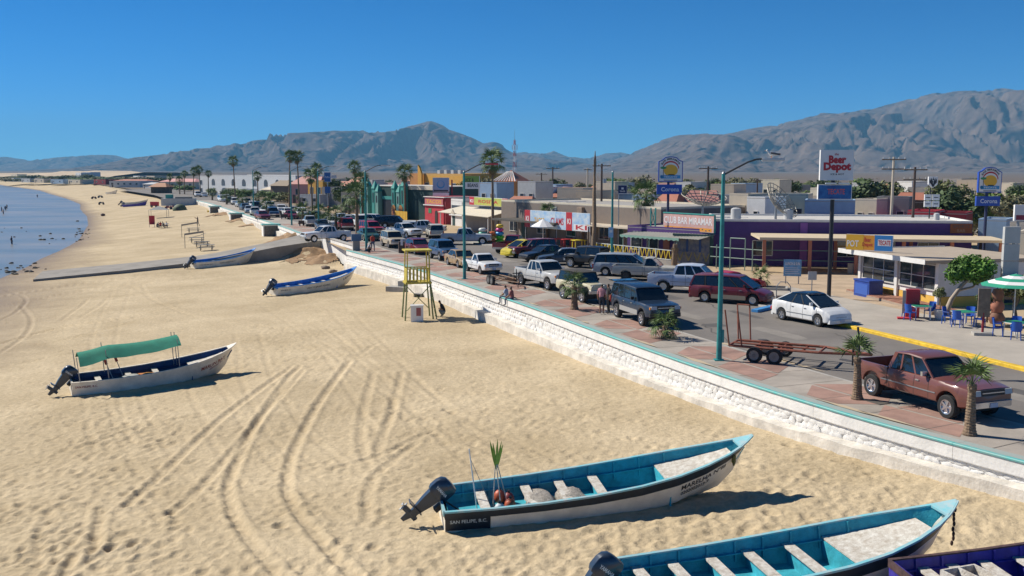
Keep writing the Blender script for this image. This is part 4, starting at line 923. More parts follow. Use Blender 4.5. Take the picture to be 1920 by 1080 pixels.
ORD = ['nearest', 'second', 'third', 'fourth', 'fifth', 'sixth', 'seventh', 'eighth', 'ninth']
FAR.sort(key=lambda q: -q[3]); seen = {}
for c, k, px, py in FAR:
    p = G(px, py); rz = head(lip_pt(p.y + 3), lip_pt(p.y)) + (math.pi if RND.random() < .4 else 0) + RND.uniform(-.1, .1)
    n = seen[(c, k)] = seen.get((c, k), 0) + 1; tot = sum(1 for q in FAR if q[:2] == (c, k))
    lab = f'{ORD[n - 1] if tot > 1 else "lone"} {cn[c]} {kn[k]} among the distant traffic beyond the boat ramp'
    if (c, k) in proto: copy_thing(proto[(c, k)], (p.x, p.y, .004), rz, lab)
    else: proto[(c, k)] = vehicle(k, {'sedan': 'sedan_car', 'suv_mid': 'suv_car', 'pickup_small': 'pickup_truck', 'van': 'minivan'}[k], lab, kn[k] if k != 'sedan' else 'car', P_[c], (p.x, p.y, .004), rz, group='distant traffic beyond the boat ramp', detail=0)
# ------------------------------------------------------------------ pangas (open fishing boats)
_sk = [0, .15, .3, .45, .6, .72, .82, .9, .96, 1]
def _i(t): return lambda s: float(np.interp(s, _sk, t))
BEAM, CHB = _i([.84, .93, .98, 1.0, .97, .88, .70, .48, .25, .03]), _i([.72, .80, .84, .84, .78, .62, .40, .20, .08, .015])
SHEER, CHZ = _i([.80, .81, .85, .93, 1.06, 1.21, 1.38, 1.55, 1.71, 1.88]), _i([.12, .12, .12, .13, .18, .29, .49, .80, 1.20, 1.80])
KEEL = _i([0, 0, 0, 0, 0, .03, .13, .38, .90, 1.74])
def hull_pt(s, v, sy, L, B, off=0.0):       # v 0 chine .. 1 sheer
    zc, zs = CHZ(s), SHEER(s); bc, bs = CHB(s) * B / 2, BEAM(s) * B / 2
    k = v ** .8
    rake = .0 if s < .7 else .35 * (s - .7) / .3
    return Vector((s * L - rake * (1 - v) * .5, sy * (bc + (bs - bc) * k + off), zc + (zs - zc) * v))
def panga(name, label, stern, bow, L=8.2, B=1.95, hullc=None, band=None, inside=None, seats=(.14, .29, .41, .52), seatc=None, rail=None, deck=(.68, .90), motor='down', lettering=(), roll=0.0, group='pangas on the beach', band_v=.60, decktint=None, lift=0.0, bands=True, pitch=0.0):
    rz = head(stern, bow)
    o = thing(name, label, 'boat', (stern[0], stern[1], stern[2] - .05 + lift), rot=(roll, -pitch, rz), group=group)
    st = np.linspace(0, 1, 41); vs = [0, .15, .32, .48, band_v]
    if not bands: vs = [0, .2, .4, .6, .8, 1]
    mb = MB(); rings = []
    for s in st: rings.append([hull_pt(s, v, 1, L, B) for v in vs[::-1]] + [Vector((hull_pt(s, 0, 1, L, B).x, 0, KEEL(s)))] + [hull_pt(s, v, -1, L, B) for v in vs])
    mb.loft(rings); mb.add(rings[0], [tuple(range(len(rings[0])))])
    hull = mb.build('hull', hullc, o, 40)
    if bands:
        for sy in (1, -1):
            mb = MB(); mb.loft([[hull_pt(s, v, sy, L, B, .006) for v in (band_v, .72, .86, 1)] for s in st]); mb.build('sheer_band', band, o, 40)
            mb = MB(); mb.loft([[hull_pt(s, v, sy, L, B, .012) for v in (.12, .3, .5, band_v + .01)] for s in (0.002, .04, .08, .12, .135)]); mb.build('stern_panel', band, o, 40) if band is not hullc else None
        mb = MB(); mb.add([hull_pt(0, 1, 1, L, B), hull_pt(0, band_v, 1, L, B), hull_pt(0, band_v, -1, L, B), hull_pt(0, 1, -1, L, B)], [(0, 1, 2, 3)]); mb.build('transom', band, o)
    # inner skin and sole
    mb = MB(); rings = []
    sole = lambda s: max(.30, CHZ(s) + .10)
    for s in np.linspace(.012, .975, 36):
        a = [hull_pt(s, v, 1, L, B, -.055) for v in (.985, .7, .4)]; z = sole(s)
        for p in a: p.y = max(p.y, .004)
        fl = Vector((a[0].x, max(.003, CHB(s) * B / 2 - .05), z))
        h = a + [fl]; rings.append(h + [Vector((p.x, -p.y, p.z)) for p in h[::-1]])
    mb.loft(rings); mb.add(rings[0], [tuple(range(len(rings[0])))]); inner = mb.build('interior', inside, o, 40)
    for sy in (1, -1):                      # gunwale
        mb = MB(); mb.loft([[hull_pt(s, 1, sy, L, B) + Vector((0, sy * a, b)) for a, b in ((.03, -.03), (.03, .022), (-.065, .022), (-.065, -.015))] for s in st], True, True); mb.build('gunwale', rail, o, 50)
    mb = MB(); mb.box((.0, 0, SHEER(0) - .06), (.07, B * .80, .16)); mb.build('transom_cap', rail, o)
    rib = MB()
    for s in np.arange(.08, .8, .082):      # frames
        for sy in (1, -1):
            m = MB()
            m.loft([[p + Vector((dx, dy, 0)) for dx, dy in ((-.022, 0), (.022, 0), (.022, -sy * .04), (-.022, -sy * .04))] for p in (hull_pt(s, v, sy, L, B, -.062) for v in (.97, .78, .58, .4))], True, True); m.build('frame_rib', inside, inner)
    for sy in (1, -1):
        mb = MB(); mb.loft([[hull_pt(s, .62, sy, L, B, -.06) + Vector((0, -sy * a, b)) for a, b in ((0, 0), (0, .03), (.08, .03), (.08, 0))] for s in np.linspace(.05, .8, 20)], True, True); mb.build('stringer', inside, inner)
    for s in seats:
        w = hull_pt(s, .72, 1, L, B, -.07).y * 2; z = hull_pt(s, .66, 1, L, B).z
        mb = MB(); mb.box((s * L, 0, z), (.27, w, .055)); mb.build('thwart', seatc, o)
        mb = MB(); mb.box((s * L, 0, (z + .24) / 2), (.05, w * .92, z - .26)); mb.build('bulkhead', inside, o)
    if deck:
        a, b = deck; mb = MB(); mb.loft([[Vector((hull_pt(s, .6, 1, L, B).x, sy * max(.01, hull_pt(s, .66, 1, L, B, -.07).y), hull_pt(s, .66, 1, L, B).z + dz)) for sy, dz in ((1, 0), (1, .04), (-1, .04), (-1, 0))] for s in np.linspace(a, b, 9)], True, True); mb.build('bow_deck', decktint or seatc, o)
        x = a * L; w = hull_pt(a, .62, 1, L, B, -.08).y * 2; mb = MB(); mb.box((x, 0, (hull_pt(a, .66, 1, L, B).z + .2) / 2 - .0), (.04, w, hull_pt(a, .66, 1, L, B).z - .24)); mb.build('deck_bulkhead', inside, o)
    mb = MB(); mb.loft([[hull_pt(q, 1, 1, L, B) + Vector((0, -.02, .026)), hull_pt(q, 1, -1, L, B) + Vector((0, .02, .026)), hull_pt(q, 1, -1, L, B) + Vector((0, .02, -.03)), hull_pt(q, 1, 1, L, B) + Vector((0, -.02, -.03))] for q in (.945, .97, .995)], True, True); mb.build('bow_cap', rail, o)
    if motor:
        a = math.radians({'up': 52, 'down': 12, 'half': 40}[motor]); M = Matrix.Translation((-.10, 0, SHEER(0) - .02)) @ Matrix.Rotation(a, 4, 'Y')
        def mpart(nm, mb, m, par, sm=40): mb.v = [tuple(M @ Vector(v)) for v in mb.v]; return mb.build(nm, m, par, sm)
        COW = mat('outboard_cowling', (.03, .045, .07), .3, .1, .15, 4, coat=.3)
        mb = MB(); mb.loft([[(x * k - .16 + dx, y * k, z) for x, y in ((.30, -.13), (.33, 0), (.30, .13), (.1, .19), (-.2, .19), (-.32, .10), (-.32, -.10), (-.2, -.19), (.1, -.19))] for z, k, dx in ((.06, .86, 0), (.16, 1, 0), (.38, 1.0, 0), (.52, .92, .02), (.60, .70, .04), (.62, .35, .05))], True, True); mo = mpart('outboard_cowling', mb, COW, o)
        mb = MB(); mb.loft([[(x * k - .17, y * k, z) for x, y in ((.18, -.09), (.18, .09), (-.2, .10), (-.2, -.10))] for z, k in ((.08, 1.1), (-.25, .95), (-.62, .62), (-.80, .55))], True, True); mpart('outboard_leg', mb, COW, o)
        mb = MB(); mb.box((-.27, 0, -.58), (.5, .30, .03)); mb.prism([(.12, 0), (.2, -.16), (-.32, -.16), (-.34, 0)], (-.17, -.03, -.72), (1, 0, 0), (0, 0, 1), -.06); mb.tube((.02, 0, -.80), (-.52, 0, -.80), .06, .05, 8)
        mb.prism([(.10, 0), (.02, -.26), (-.10, -.26), (-.12, 0)], (-.2, -.015, -.84), (1, 0, 0), (0, 0, 1), -.03); lo = mpart('lower_unit', mb, COW, o)
        mb = MB()
        for k in range(3):
            t = 2 * math.pi * k / 3; mb.loft([[(-.53 + q * .05, r * math.cos(t + dt), -.80 + r * math.sin(t + dt)) for r, dt in ((.03, 0), (.15, -.35), (.16, .25))] for q in (-.4, .1)], True, True)
        mpart('propeller', mb, STEEL, lo)
        mb = MB(); mb.box((.16, 0, -.06), (.14, .30, .34)); mb.tube((.1, .02, .12), (.75, .1, .24), .03, .022, 8); mpart('tiller', mb, BLACK, o)
        mb = MB()
        for sy in (1, -1): letter('YAMAHA', mat('white_print', (.7, .7, .7), .5), mo, lambda u, v, sy=sy: M @ Vector((-.40 + .42 * (u if sy < 0 else 1 - u), sy * .196, .24 + .09 * v)))
    for txt, col, s0, s1, v0, v1 in lettering:
        if True: letter(txt, col, hull, lambda u, v: hull_pt(s0 + (s1 - s0) * u, v0 + (v1 - v0) * v, -1, L, B, .014), .015)
    return o
NAVY = mat('navy_boat_paint', (.012, .022, .035), .45, 0, .3, 5)
HULLW = mat('worn_white_hull', (.82, .75, .62), .5, 0, .22, 1.0); HULLG = mat('greyed_white_hull', (.78, .71, .59), .55, 0, .25, 1.0)
CYAN = mat('turquoise_boat_paint', (.045, .38, .47), .55, 0, .3, 3.0, .25, 20); CYANR = mat('turquoise_rail_paint', (.16, .50, .56), .5, 0, .3, 4, col2=(.40, .47, .47))
BLUI = mat('blue_boat_paint', (.04, .22, .58), .5, 0, .25, 2); BLUD = mat('dark_blue_boat_paint', (.015, .05, .16), .5, 0, .3, 2)
PURP = mat('indigo_boat_paint', (.06, .045, .34), .5, 0, .3, 2.5); SEATW = mat('worn_white_thwart', (.68, .65, .58), .75, 0, .45, 7, .3, 30, col2=(.40, .34, .27))
RAILB = mat('chipped_dark_rail', (.09, .05, .045), .7, 0, .5, 8); INK = mat('black_lettering', (.02, .02, .025), .6); INKR = mat('red_lettering', (.30, .06, .03), .6); INKW = mat('pale_lettering', (.55, .62, .62), .6); INKF = mat('faded_lettering', (.16, .14, .12), .7)

mar = panga('panga_boat', 'white panga with navy sheer band and turquoise inside, heaped nets aboard, centre foreground', S(828, 982), S(1338, 923), 9.3, 2.1, HULLW, NAVY, CYAN, (.13, .275, .385, .495), SEATW, CYANR, (.70, .93), 'up',
      [('MARELHA NºIII', INK, .735, .90, .42, .60), ('0202002013-9', INK, .735, .84, .22, .36), ('SAN FELIPE, B.C.', INKW, .015, .125, .42, .60)], roll=.10, band_v=.66, pitch=.035)
tq = panga('panga_boat', 'bright turquoise panga with row of white thwarts, cut by the lower frame edge', S(1135, 1158), S(1735, 1052), 8.9, 2.3, HULLW, NAVY, CYAN, (.12, .22, .33, .44, .56), SEATW, CYANR, (.66, .91), 'half', [], roll=.05, lift=.12)
pu = panga('panga_boat', 'indigo blue panga with white thwarts at lower right corner', S(1700, 1150), S(2300, 1075), 8.0, 2.0, PURP, PURP, PURP, (.10, .19, .29, .40, .52), SEATW, RAILB, (.70, .92), None, [], roll=.03, lift=.1)
can = panga('panga_boat', 'grey white panga under a green canopy on the left sand', S(133, 738), S(408, 700), 8.0, 1.95, HULLG, HULLG, BLUD, (.16, .34, .50), SEATW, HULLG, (.70, .92), 'half',
      [('MARLIN BAY', INKR, .76, .93, .40, .62), ('0202001 71-5', INKR, .82, .93, .22, .34), ('SAN FELIPE, B.C.', INKR, .015, .14, .55, .72)], roll=.08, bands=False)
lan = panga('panga_boat', 'white sport fishing panga with bright blue inside lying before the seawall end', S(512, 553), S(655, 534), 8.5, 1.95, HULLW, HULLW, BLUI, (.2, .35, .5, .62), SEATW, BLUI, (.70, .9), 'half', [("LANCY'S SPORT FISHING", INKF, .32, .60, .45, .64), ('SAN FELIPE B.C.', INKF, .03, .14, .5, .66), ('LANCY', INKF, .78, .93, .5, .74)], roll=.06, bands=False)
rmp = panga('panga_boat', 'white panga with blue inside lying along the boat ramp', S(362, 503), S(462, 492), 7.4, 1.9, HULLW, HULLW, BLUI, (.18, .35), SEATW, BLUI, (.66, .92), 'half', [('0202002716-1', INKF, .36, .60, .5, .68), ('SAN FELIPE B.C.', INKF, .05, .25, .45, .6)], roll=.06, bands=False)
for a, b, hc, lab in (((228, 385), (282, 380), HULLG, 'farthest grey panga in the row near the red box'), ((232, 388), (276, 385), PURP, 'far pale panga with a purple side before the grey panga'), ((201, 364), (224, 363), HULLG, 'tiny flat grey boat below the beach houses')):
    panga('panga_boat', lab, S(*a), S(*b), 7.4, 1.9, hc, hc, HULLG, (.3, .5), SEATW, HULLG, (.7, .9), 'half' if a[0] > 210 else None, [], bands=False)

# gear aboard: resting in the boats, so things of their own
def in_boat(b, s, y, z): return Matrix.Translation(b.location) @ b.rotation_euler.to_matrix().to_4x4() @ Vector((s, y, z))
NETM = mat('fishing_net_mesh', (.40, .36, .31), .95, 0, .45, 14, .9, 40)
for s, lab in ((2.85, 'heap of grey fishing net behind the second thwart of the white panga'), (3.78, 'heap of grey fishing net nearer the bow of the white panga')):
    p = in_boat(mar, s, 0, .30); mb = MB(); mb.ball((0, 0, .14), (.44, .78, .24), 18, 10, .12, RND); mb.build('fishing_net', NETM, None, 60, loc=p, rot=(0, 0, mar.rotation_euler.z), label=lab, cat='net')
OR = mat('orange_float', (.50, .10, .04), .5, 0, .2, 4)
for k, (s, y, z, m_, lab) in enumerate(((1.75, .45, .52, OR, 'orange float nearest the stern of the white panga'), (1.95, -.15, .50, OR, 'orange float at the foot of the palm frond bundle'), (1.62, -.30, .46, mat('pale_float', (.45, .50, .52), .5), 'pale blue float between the orange floats'), (2.0, .35, .46, mat('dark_red_can', (.22, .03, .03), .5), 'dark red fuel can beside the first thwart'))):
    p = in_boat(mar, s, y, z - .12); o = thing('net_float' if k < 3 else 'fuel_can', lab, 'float' if k < 3 else 'can', p, .4 * k, 'gear in the white panga')
    mb = MB(); mb.ball((0, 0, .1), (.17, .17, .2), 10, 8); mb.build('body', m_, o, 60); mb = MB(); mb.tube((0, 0, .28), (0, 0, .36), .04, .04, 8); mb.build('neck', BLACK, o)
p = in_boat(mar, 1.72, .1, .34)
o = thing('flag_pole_bundle', 'bundle of marker poles tied with green palm leaves in the white panga', 'poles', p)
for i in range(4): mb = MB(); a = i * 1.6; mb.tube((.22 * math.cos(a), .22 * math.sin(a), 0), (.03 * math.cos(a) - .12, .03 * math.sin(a), 1.25), .018, .016, 6); mb.build('pole', SEATW, o)
LEAFY = mat('fresh_palm_leaf', (.24, .38, .05), .6, 0, .3, 6)
for i in range(9):
    a = i * .7; mb = MB(); q = Vector((.16 * math.cos(a), .10 * math.sin(a), 0)); mb.loft([[Vector((-.12, 0, 1.1)) + q * t * 1.2 + Vector((w, .3 * w, t * (.75 + .05 * (i % 3)))), Vector((-.12, 0, 1.1)) + q * t * 1.2 - Vector((w, .3 * w, -t * (.75 + .05 * (i % 3))))] for t, w in ((0, .015), (.3, .035), (.7, .03), (1, .004))]); mb.build('leaf', LEAFY, o)
p = in_boat(mar, 1.05, .2, .3); o = thing('aerial_pole', 'thin white pole with a stay standing near the stern of the white panga', 'pole', p)
mb = MB(); mb.tube((0, 0, 0), (-.22, .05, 1.75), .022, .018, 6); mb.build('mast', WHITE, o); mb = MB(); mb.tube((.35, .05, .2), (-.2, .05, 1.5), .008, .008, 5); mb.build('stay', STEEL, o)
# canopy on the left boat
cl = MB(); n = 9; rings = []
H_ = lambda t: 2.28 + .34 * max(0, t - .28) if t > .28 else 2.02 + .93 * t
for t in np.linspace(0, 1, 17):
    x = .35 + t * 4.7; sag = .20 * math.sin(math.pi * min(1, max(0, (t - .28) / .72))) + .08 * math.sin(math.pi * min(1, t / .28)); rings.append([(x, y, H_(t) - sag * .5 - (.34 * (1 - t * .35)) * max(0, abs(y) / .8 - .30) ** 1.1 * 1.35 - (.04 * math.sin(t * 19) * max(0, abs(y) - .6))) for y in np.linspace(-.98, .98, n)])
cl.loft(rings)
o = cl.build('canopy', mat('green_shade_cloth', (.01, .20, .125), .9, 0, .2, 3), can, 60)
for x, y in ((.35, -.82), (.35, .82), (1.65, -.82), (1.65, .82), (5.0, -.80), (5.0, .80), (5.15, .78)):
    mb = MB(); mb.tube((x, y, .75), (x - .12, y * .97, 2.02 if x < 1 else 2.29 if x < 2 else 2.55), .022, .02, 6); mb.build('canopy_post', STEEL, can)
for s, y, c, lab in ((2.0, -.2, mat('red_handle', (.4, .05, .04), .5), 'red fishing rod leaning aft in the canopy boat'), (2.5, .2, mat('red_handle', (.4, .05, .04), .5), 'second red fishing rod leaning forward in the canopy boat')):
    p = in_boat(can, s, y, .4); o = thing('fishing_rod', lab, 'rod', p); e = (-.55 if y < 0 else -.5, .1, 1.25); mb = MB(); mb.tube((0, 0, 0), e, .02, .02, 6); mb.build('shaft', STEEL, o); mb = MB(); mb.tube(Vector(e) * .75, Vector(e) * 1.02, .07, .06, 8); mb.build('reel', c, o)
p = in_boat(can, 3.5, -.2, .62); mb = MB(); mb.ball((0, 0, .06), (.45, .26, .13), 10, 6, .25, RND); mb.build('life_vests', mat('yellow_vest_cloth', (.62, .36, .02), .8, 0, .6, 3, col2=(.4, .05, .02)), None, 50, loc=p, label='yellow and red life vests heaped amidships in the canopy boat', cat='life vests')
p = in_boat(can, 2.9, 0, .55); mb = MB(); mb.ball((0, 0, .05), (.5, .3, .12), 10, 6, .25, RND); mb.build('tarpaulin', mat('grey_tarp', (.35, .35, .33), .8), None, 50, loc=p, label='crumpled grey tarp beside the yellow vests', cat='tarp')
p = in_boat(tq, 8.86, -.04, .62); mb = MB(); q = Vector((0, 0, 0))
for i in range(9): mb.ball((.02 * math.sin(i * 2.1), .02 * math.cos(i * 1.7), 1.15 - i * .12), (.04, .04, .07), 6, 4)
mb.build('mooring_rope', mat('dark_rope', (.06, .03, .025), .9), None, None, loc=p, label='knotted dark rope hanging from the turquoise bow', cat='rope')
p = in_boat(mar, *(hull_pt(.93, .55, -1, 9.3, 2.1, .05))); mb = MB(); mb.ball((0, 0, 0), (.07, .07, .2), 7, 6, .3, RND); mb.build('mooring_rope', mat('green_rope', (.15, .14, .04), .9), None, None, loc=p, label='short green rope tuft at the bow of the white panga', cat='rope')
p = in_boat(pu, 1.35, -.1, .62); o = thing('crate', 'open white crate lying on the indigo boat', 'crate', p, pu.rotation_euler.z + .2)
for x, y, a, b in ((.45, 0, .05, .7), (-.45, 0, .05, .7), (0, .33, .85, .05), (0, -.33, .85, .05), (0, 0, .05, .6)): mb = MB(); mb.box((x, y, .1), (a, b, .22)); mb.build('side_board', SEATW, o)
# ------------------------------------------------------------------ street lamps, palms, trees
LAMPT = mat('turquoise_lamp_paint', (.035, .26, .25), .55, .1, .3, 3); LAMPW = mat('pale_lamp_head', (.62, .60, .56), .5)
def street_lamp(label, p, arm=True, ang=-.15, headc=LAMPW, h=8.0, lean=0.0):
    o = thing('street_lamp', label, 'street lamp', p, group='turquoise street lamps of the seafront')
    mb = MB(); mb.box((0, 0, .015), (.42, .42, .03)); mb.build('base_plate', LAMPT, o)
    mb = MB(); mb.tube((0, 0, .02), (0, 0, h), .125, .075, 12); mb.build('pole', LAMPT, o, 50)
    mb = MB(); mb.tube((0, 0, h), (0, 0, h + .08), .085, .04, 12); mb.build('cap', STEEL, o)
    mb = MB(); mb.box((.13, -.02, 1.05), (.10, .16, .55)); mb.build('service_box', LAMPT, o)
    if arm:
        ca, sa = math.cos(ang), math.sin(ang); pts = [(0, 0, h - .05), (.5, 0, h + .22), (1.0, 0, h + .48), (1.35, 0, h + .60), (1.65, 0, h + .62)]
        mb = MB(); mb.path([(x * ca, x * sa, z) for x, _, z in pts], [.045, .042, .04, .038, .036], 8); mb.build('arm', mat('dark_lamp_arm', (.05, .055, .06), .5, .3), o, 60)
        mb = MB(); M = Matrix.Translation((2.05 * ca, 2.05 * sa, h + .58)) @ Matrix.Rotation(ang, 4, 'Z')
        mb.loft([[M @ Vector((x, y * w, z)) for y, z in ((-1, 0), (-.7, .07), (.7, .07), (1, 0), (.8, -.06), (-.8, -.06))] for x, w in ((-.45, .06), (-.3, .11), (.3, .13), (.5, .06))], True, True); hd = mb.build('lamp_head', headc, o, 40)
    return o
L1 = G(1348, 675, .03); near_lamp = street_lamp('nearest turquoise street lamp with a gull on its head', L1, ang=-.02)
street_lamp('turquoise street lamp before the small white pickup', G(871, 523, .03), ang=.05, headc=mat('red_lamp_head', (.5, .05, .06), .5))
street_lamp('turquoise street lamp beside the man in red', G(687, 470, .03), ang=0)
street_lamp('turquoise street lamp rising behind the ramp pickup', G(598, 431, .03), ang=.1)
street_lamp('far turquoise street lamp beside the benches', G(547, 422, .03), ang=.1)
street_lamp('farther turquoise street lamp near the far pillars', G(476, 402, .03), ang=.1)
street_lamp('armless turquoise street lamp across the road by the yellow fence', G(1147, 494), arm=False)
p = G(1147, 494); o = thing('post_sign', 'small pale blue sign on the armless street lamp', 'sign', (p.x - .12, p.y - .14, 2.3)); mb = MB(); mb.box((0, 0, .45), (.42, .03, .9)); mb.build('panel', mat('pale_blue_sign', (.30, .48, .66), .6), o); mb = MB(); mb.box((0, -.018, .55), (.24, .008, .24)); mb.build('emblem', WHITE, o)
# gull on the nearest lamp
def gull(p, rz):
    o = thing('seagull', 'white gull with dark wings standing on the nearest street lamp', 'bird', p, rz)
    GW = mat('gull_white', (.72, .71, .69), .7); GD = mat('gull_wing', (.10, .10, .11), .7)
    mb = MB(); mb.loft([[(x, r * math.cos(a) * .9, z + r * math.sin(a)) for a in np.linspace(0, 2 * math.pi, 11)[:-1]] for x, z, r in ((-.26, .13, .02), (-.18, .145, .05), (-.05, .16, .085), (.06, .18, .088), (.13, .22, .06), (.155, .27, .045), (.18, .31, .05), (.215, .315, .04), (.24, .31, .012))], True, True); mb.build('body', GW, o, 60)
    for sy in (1, -1): mb = MB(); mb.loft([[(x, sy * (w + .012), z + dz) for w, dz in ((a, .05), (a + .015, 0), (a, -.03))] for x, z, a in ((.05, .20, .07), (-.1, .18, .085), (-.24, .155, .05), (-.36, .14, .015))]); mb.build('wing', GD, o, 60)
    mb = MB(); mb.tube((.235, 0, .308), (.30, 0, .295), .012, .004, 6); mb.build('beak', AMBER, o)
    for sy in (1, -1): mb = MB(); mb.tube((0, sy * .03, .09), (.01, sy * .03, 0), .008, .008, 5); mb.build('leg', AMBER, o)
gull((L1.x + 2.0, L1.y - .03, 8.03 + .655), math.pi * .98)

FROND = mat('palm_frond_green', (.11, .175, .04), .65, 0, .4, 3); FRONDD = mat('palm_frond_dry', (.27, .19, .09), .9, 0, .3, 4)
def frond_mesh(L, nleaf, seed, droop, m):
    r = random.Random(seed); mb = MB()
    pts = [(0, 0, 0), (L * .3, 0, .02 * L), (L * .52, 0, -.02 * L * droop)]
    mb.path([Vector(q) for q in pts], [.02 * L * .6, .014 * L, .008 * L], 4)
    c = Vector(pts[-1])
    for i in range(nleaf):                 # a fan of folded leaflets
        a = (i / (nleaf - 1) - .5) * 3.3; ln = L * (.55 - .16 * abs(a) / 1.65) * r.uniform(.88, 1.1); d = Vector((math.cos(a), math.sin(a), r.uniform(-.06, .06))); s = Vector((-math.sin(a), math.cos(a), 0)) * L * .030
        p1 = c + d * ln * .55 + Vector((0, 0, -.05 * L * droop)); p2 = c + d * ln + Vector((0, 0, -(.22 + r.uniform(0, .14)) * L * droop))
        mb.add([c, p1 - s + Vector((0, 0, .012 * L)), p1 + s + Vector((0, 0, .012 * L)), p2, p1], [(0, 1, 4), (0, 4, 2), (1, 3, 4), (4, 3, 2)])
    return mb.mesh('frond', m)
_fr = [frond_mesh(1.0, 13, k, 1.0, FROND) for k in range(3)]; _frd = frond_mesh(1.0, 11, 9, 1.6, FRONDD)
def crown_rot(k, n, r, up, low=-.75):
    a = k * 2.399 + r.uniform(-.2, .2); t = (k + .5) / n; el = up - (up - low) * t ** 1.1 + r.uniform(-.12, .12)
    return a, el
def palm(label, p, h, crown, trunk_r=.2, nf=18, near=False, lean=(0, 0), skirt=False, up=1.45, group='fan palms of the town', low=-.75):
    r = random.Random(int(p[0] * 91 + p[1] * 17)); o = thing('palm_tree', label, 'palm', p, group=group)
    n = 9; pts = [Vector((lean[0] * (i / n) ** 2, lean[1] * (i / n) ** 2, h * i / n)) for i in range(n + 1)]
    mb = MB(); rings = []
    q = 12 if near else 8; m_ = n * (4 if near else 1)
    for i in range(m_ + 1):
        t = i / m_; c = Vector((lean[0] * t * t, lean[1] * t * t, h * t)); rr = trunk_r * (1.25 - .55 * t + .35 * max(0, .12 - t) / .12) * (1 + (.09 if near and i % 2 else 0)) * (1.3 if near and t > .88 else 1)
        rings.append([c + Vector((rr * math.cos(2 * math.pi * k / q), rr * math.sin(2 * math.pi * k / q), 0)) for k in range(q)])
    mb.loft(rings, True, True); mb.build('trunk', TRUNK, o, None if near else 60)
    top = pts[-1]
    if near:
        for k in range(nf):
            a, el = crown_rot(k, nf, r, up, low); s = crown * r.uniform(.85, 1.15)
            f = link('frond', _fr[k % 3], o, loc=top + Vector((0, 0, -.02 * k / nf)), rot=Euler((r.uniform(-.3, .3), -el, a))); f.scale = (s, s, s)
        for k in range(4 if skirt else 0):
            f = link('dry_frond', _frd, o, loc=top - Vector((0, 0, .12)), rot=Euler((0, 1.1, k * 1.7))); f.scale = (crown * .8,) * 3
    else:
        mb = MB()
        for k in range(nf):
            a, el = crown_rot(k, nf, r, up, low); s = crown * r.uniform(.85, 1.15); M = Matrix.Translation(top) @ Euler((r.uniform(-.3, .3), -el, a)).to_matrix().to_4x4() @ Matrix.Scale(s, 4)
            me = _fr[k % 3]; mb.add([M @ v.co for v in me.vertices], [tuple(f.vertices) for f in me.polygons])
        mb.build('crown', FROND, o)
        if skirt:
            mb = MB()
            for k in range(14):
                M = Matrix.Translation(top - Vector((0, 0, .1 + .05 * (k % 4)))) @ Euler((0, r.uniform(.95, 1.4), k * 2.4)).to_matrix().to_4x4() @ Matrix.Scale(crown * .75, 4); mb.add([M @ v.co for v in _frd.vertices], [tuple(f.vertices) for f in _frd.polygons])
            mb.build('dry_skirt', FRONDD, o)
    return o
PG = 'young palms planted in the promenade'
def ppalm(px, py, top, crown, lab, **kw):
    p = G(px, py, .03); return palm(lab, p, ZAT(top, p.y), crown, **kw)
# promenade palms, near ones with every frond
ppalm(1818, 815, 722, .9, 'young palm with thick trunk in front of the brown pickup nose', trunk_r=.14, nf=13, near=True, group=PG, up=1.52, low=.45)
ppalm(1607, 748, 672, .85, 'young palm with tufted top by the brown pickup tailgate', trunk_r=.14, nf=10, near=True, group=PG, up=1.55, low=.55, lean=(-.05, 0))
ppalm(1247, 634, 612, .95, 'short bushy palm before the black suv', trunk_r=.16, nf=20, near=True, group=PG, up=1.4)
ppalm(1077, 580, 536, .95, 'young palm before the cream jeep', trunk_r=.17, nf=18, near=True, group=PG, up=1.4)
ppalm(1425, 540, 521, .95, 'small palm in a kerbed bed beyond the red coupe', trunk_r=.14, nf=14, near=True, group=PG, skirt=True)
for px, py, top, cr, lab in ((670, 443, 368, 2.0, 'leafy palm between the man in red and the green building'), (630, 431, 402, 1.6, 'palm rising behind the ramp pickup'), (568, 419, 395, 1.6, 'palm by the dark benches'), (611, 428, 413, 1.2, 'low palm beside the ramp pickup cab'), (600, 418, 398, 1.6, 'palm left of the tall blue sign'), (655, 410, 386, 1.7, 'palm before the tan arches'), (500, 402, 384, 1.6, 'small palm in the far promenade row, right end'), (455, 390, 375, 1.6, 'small palm in the far promenade row, left of the right end'), (425, 383, 368, 1.6, 'small palm in the far promenade row, centre'), (398, 375, 362, 1.6, 'small palm in the far promenade row, left end'), (480, 383, 372, 1.6, 'small palm behind the far traffic')):
    ppalm(px, py, top, cr, lab, trunk_r=.2, nf=20, group=PG)
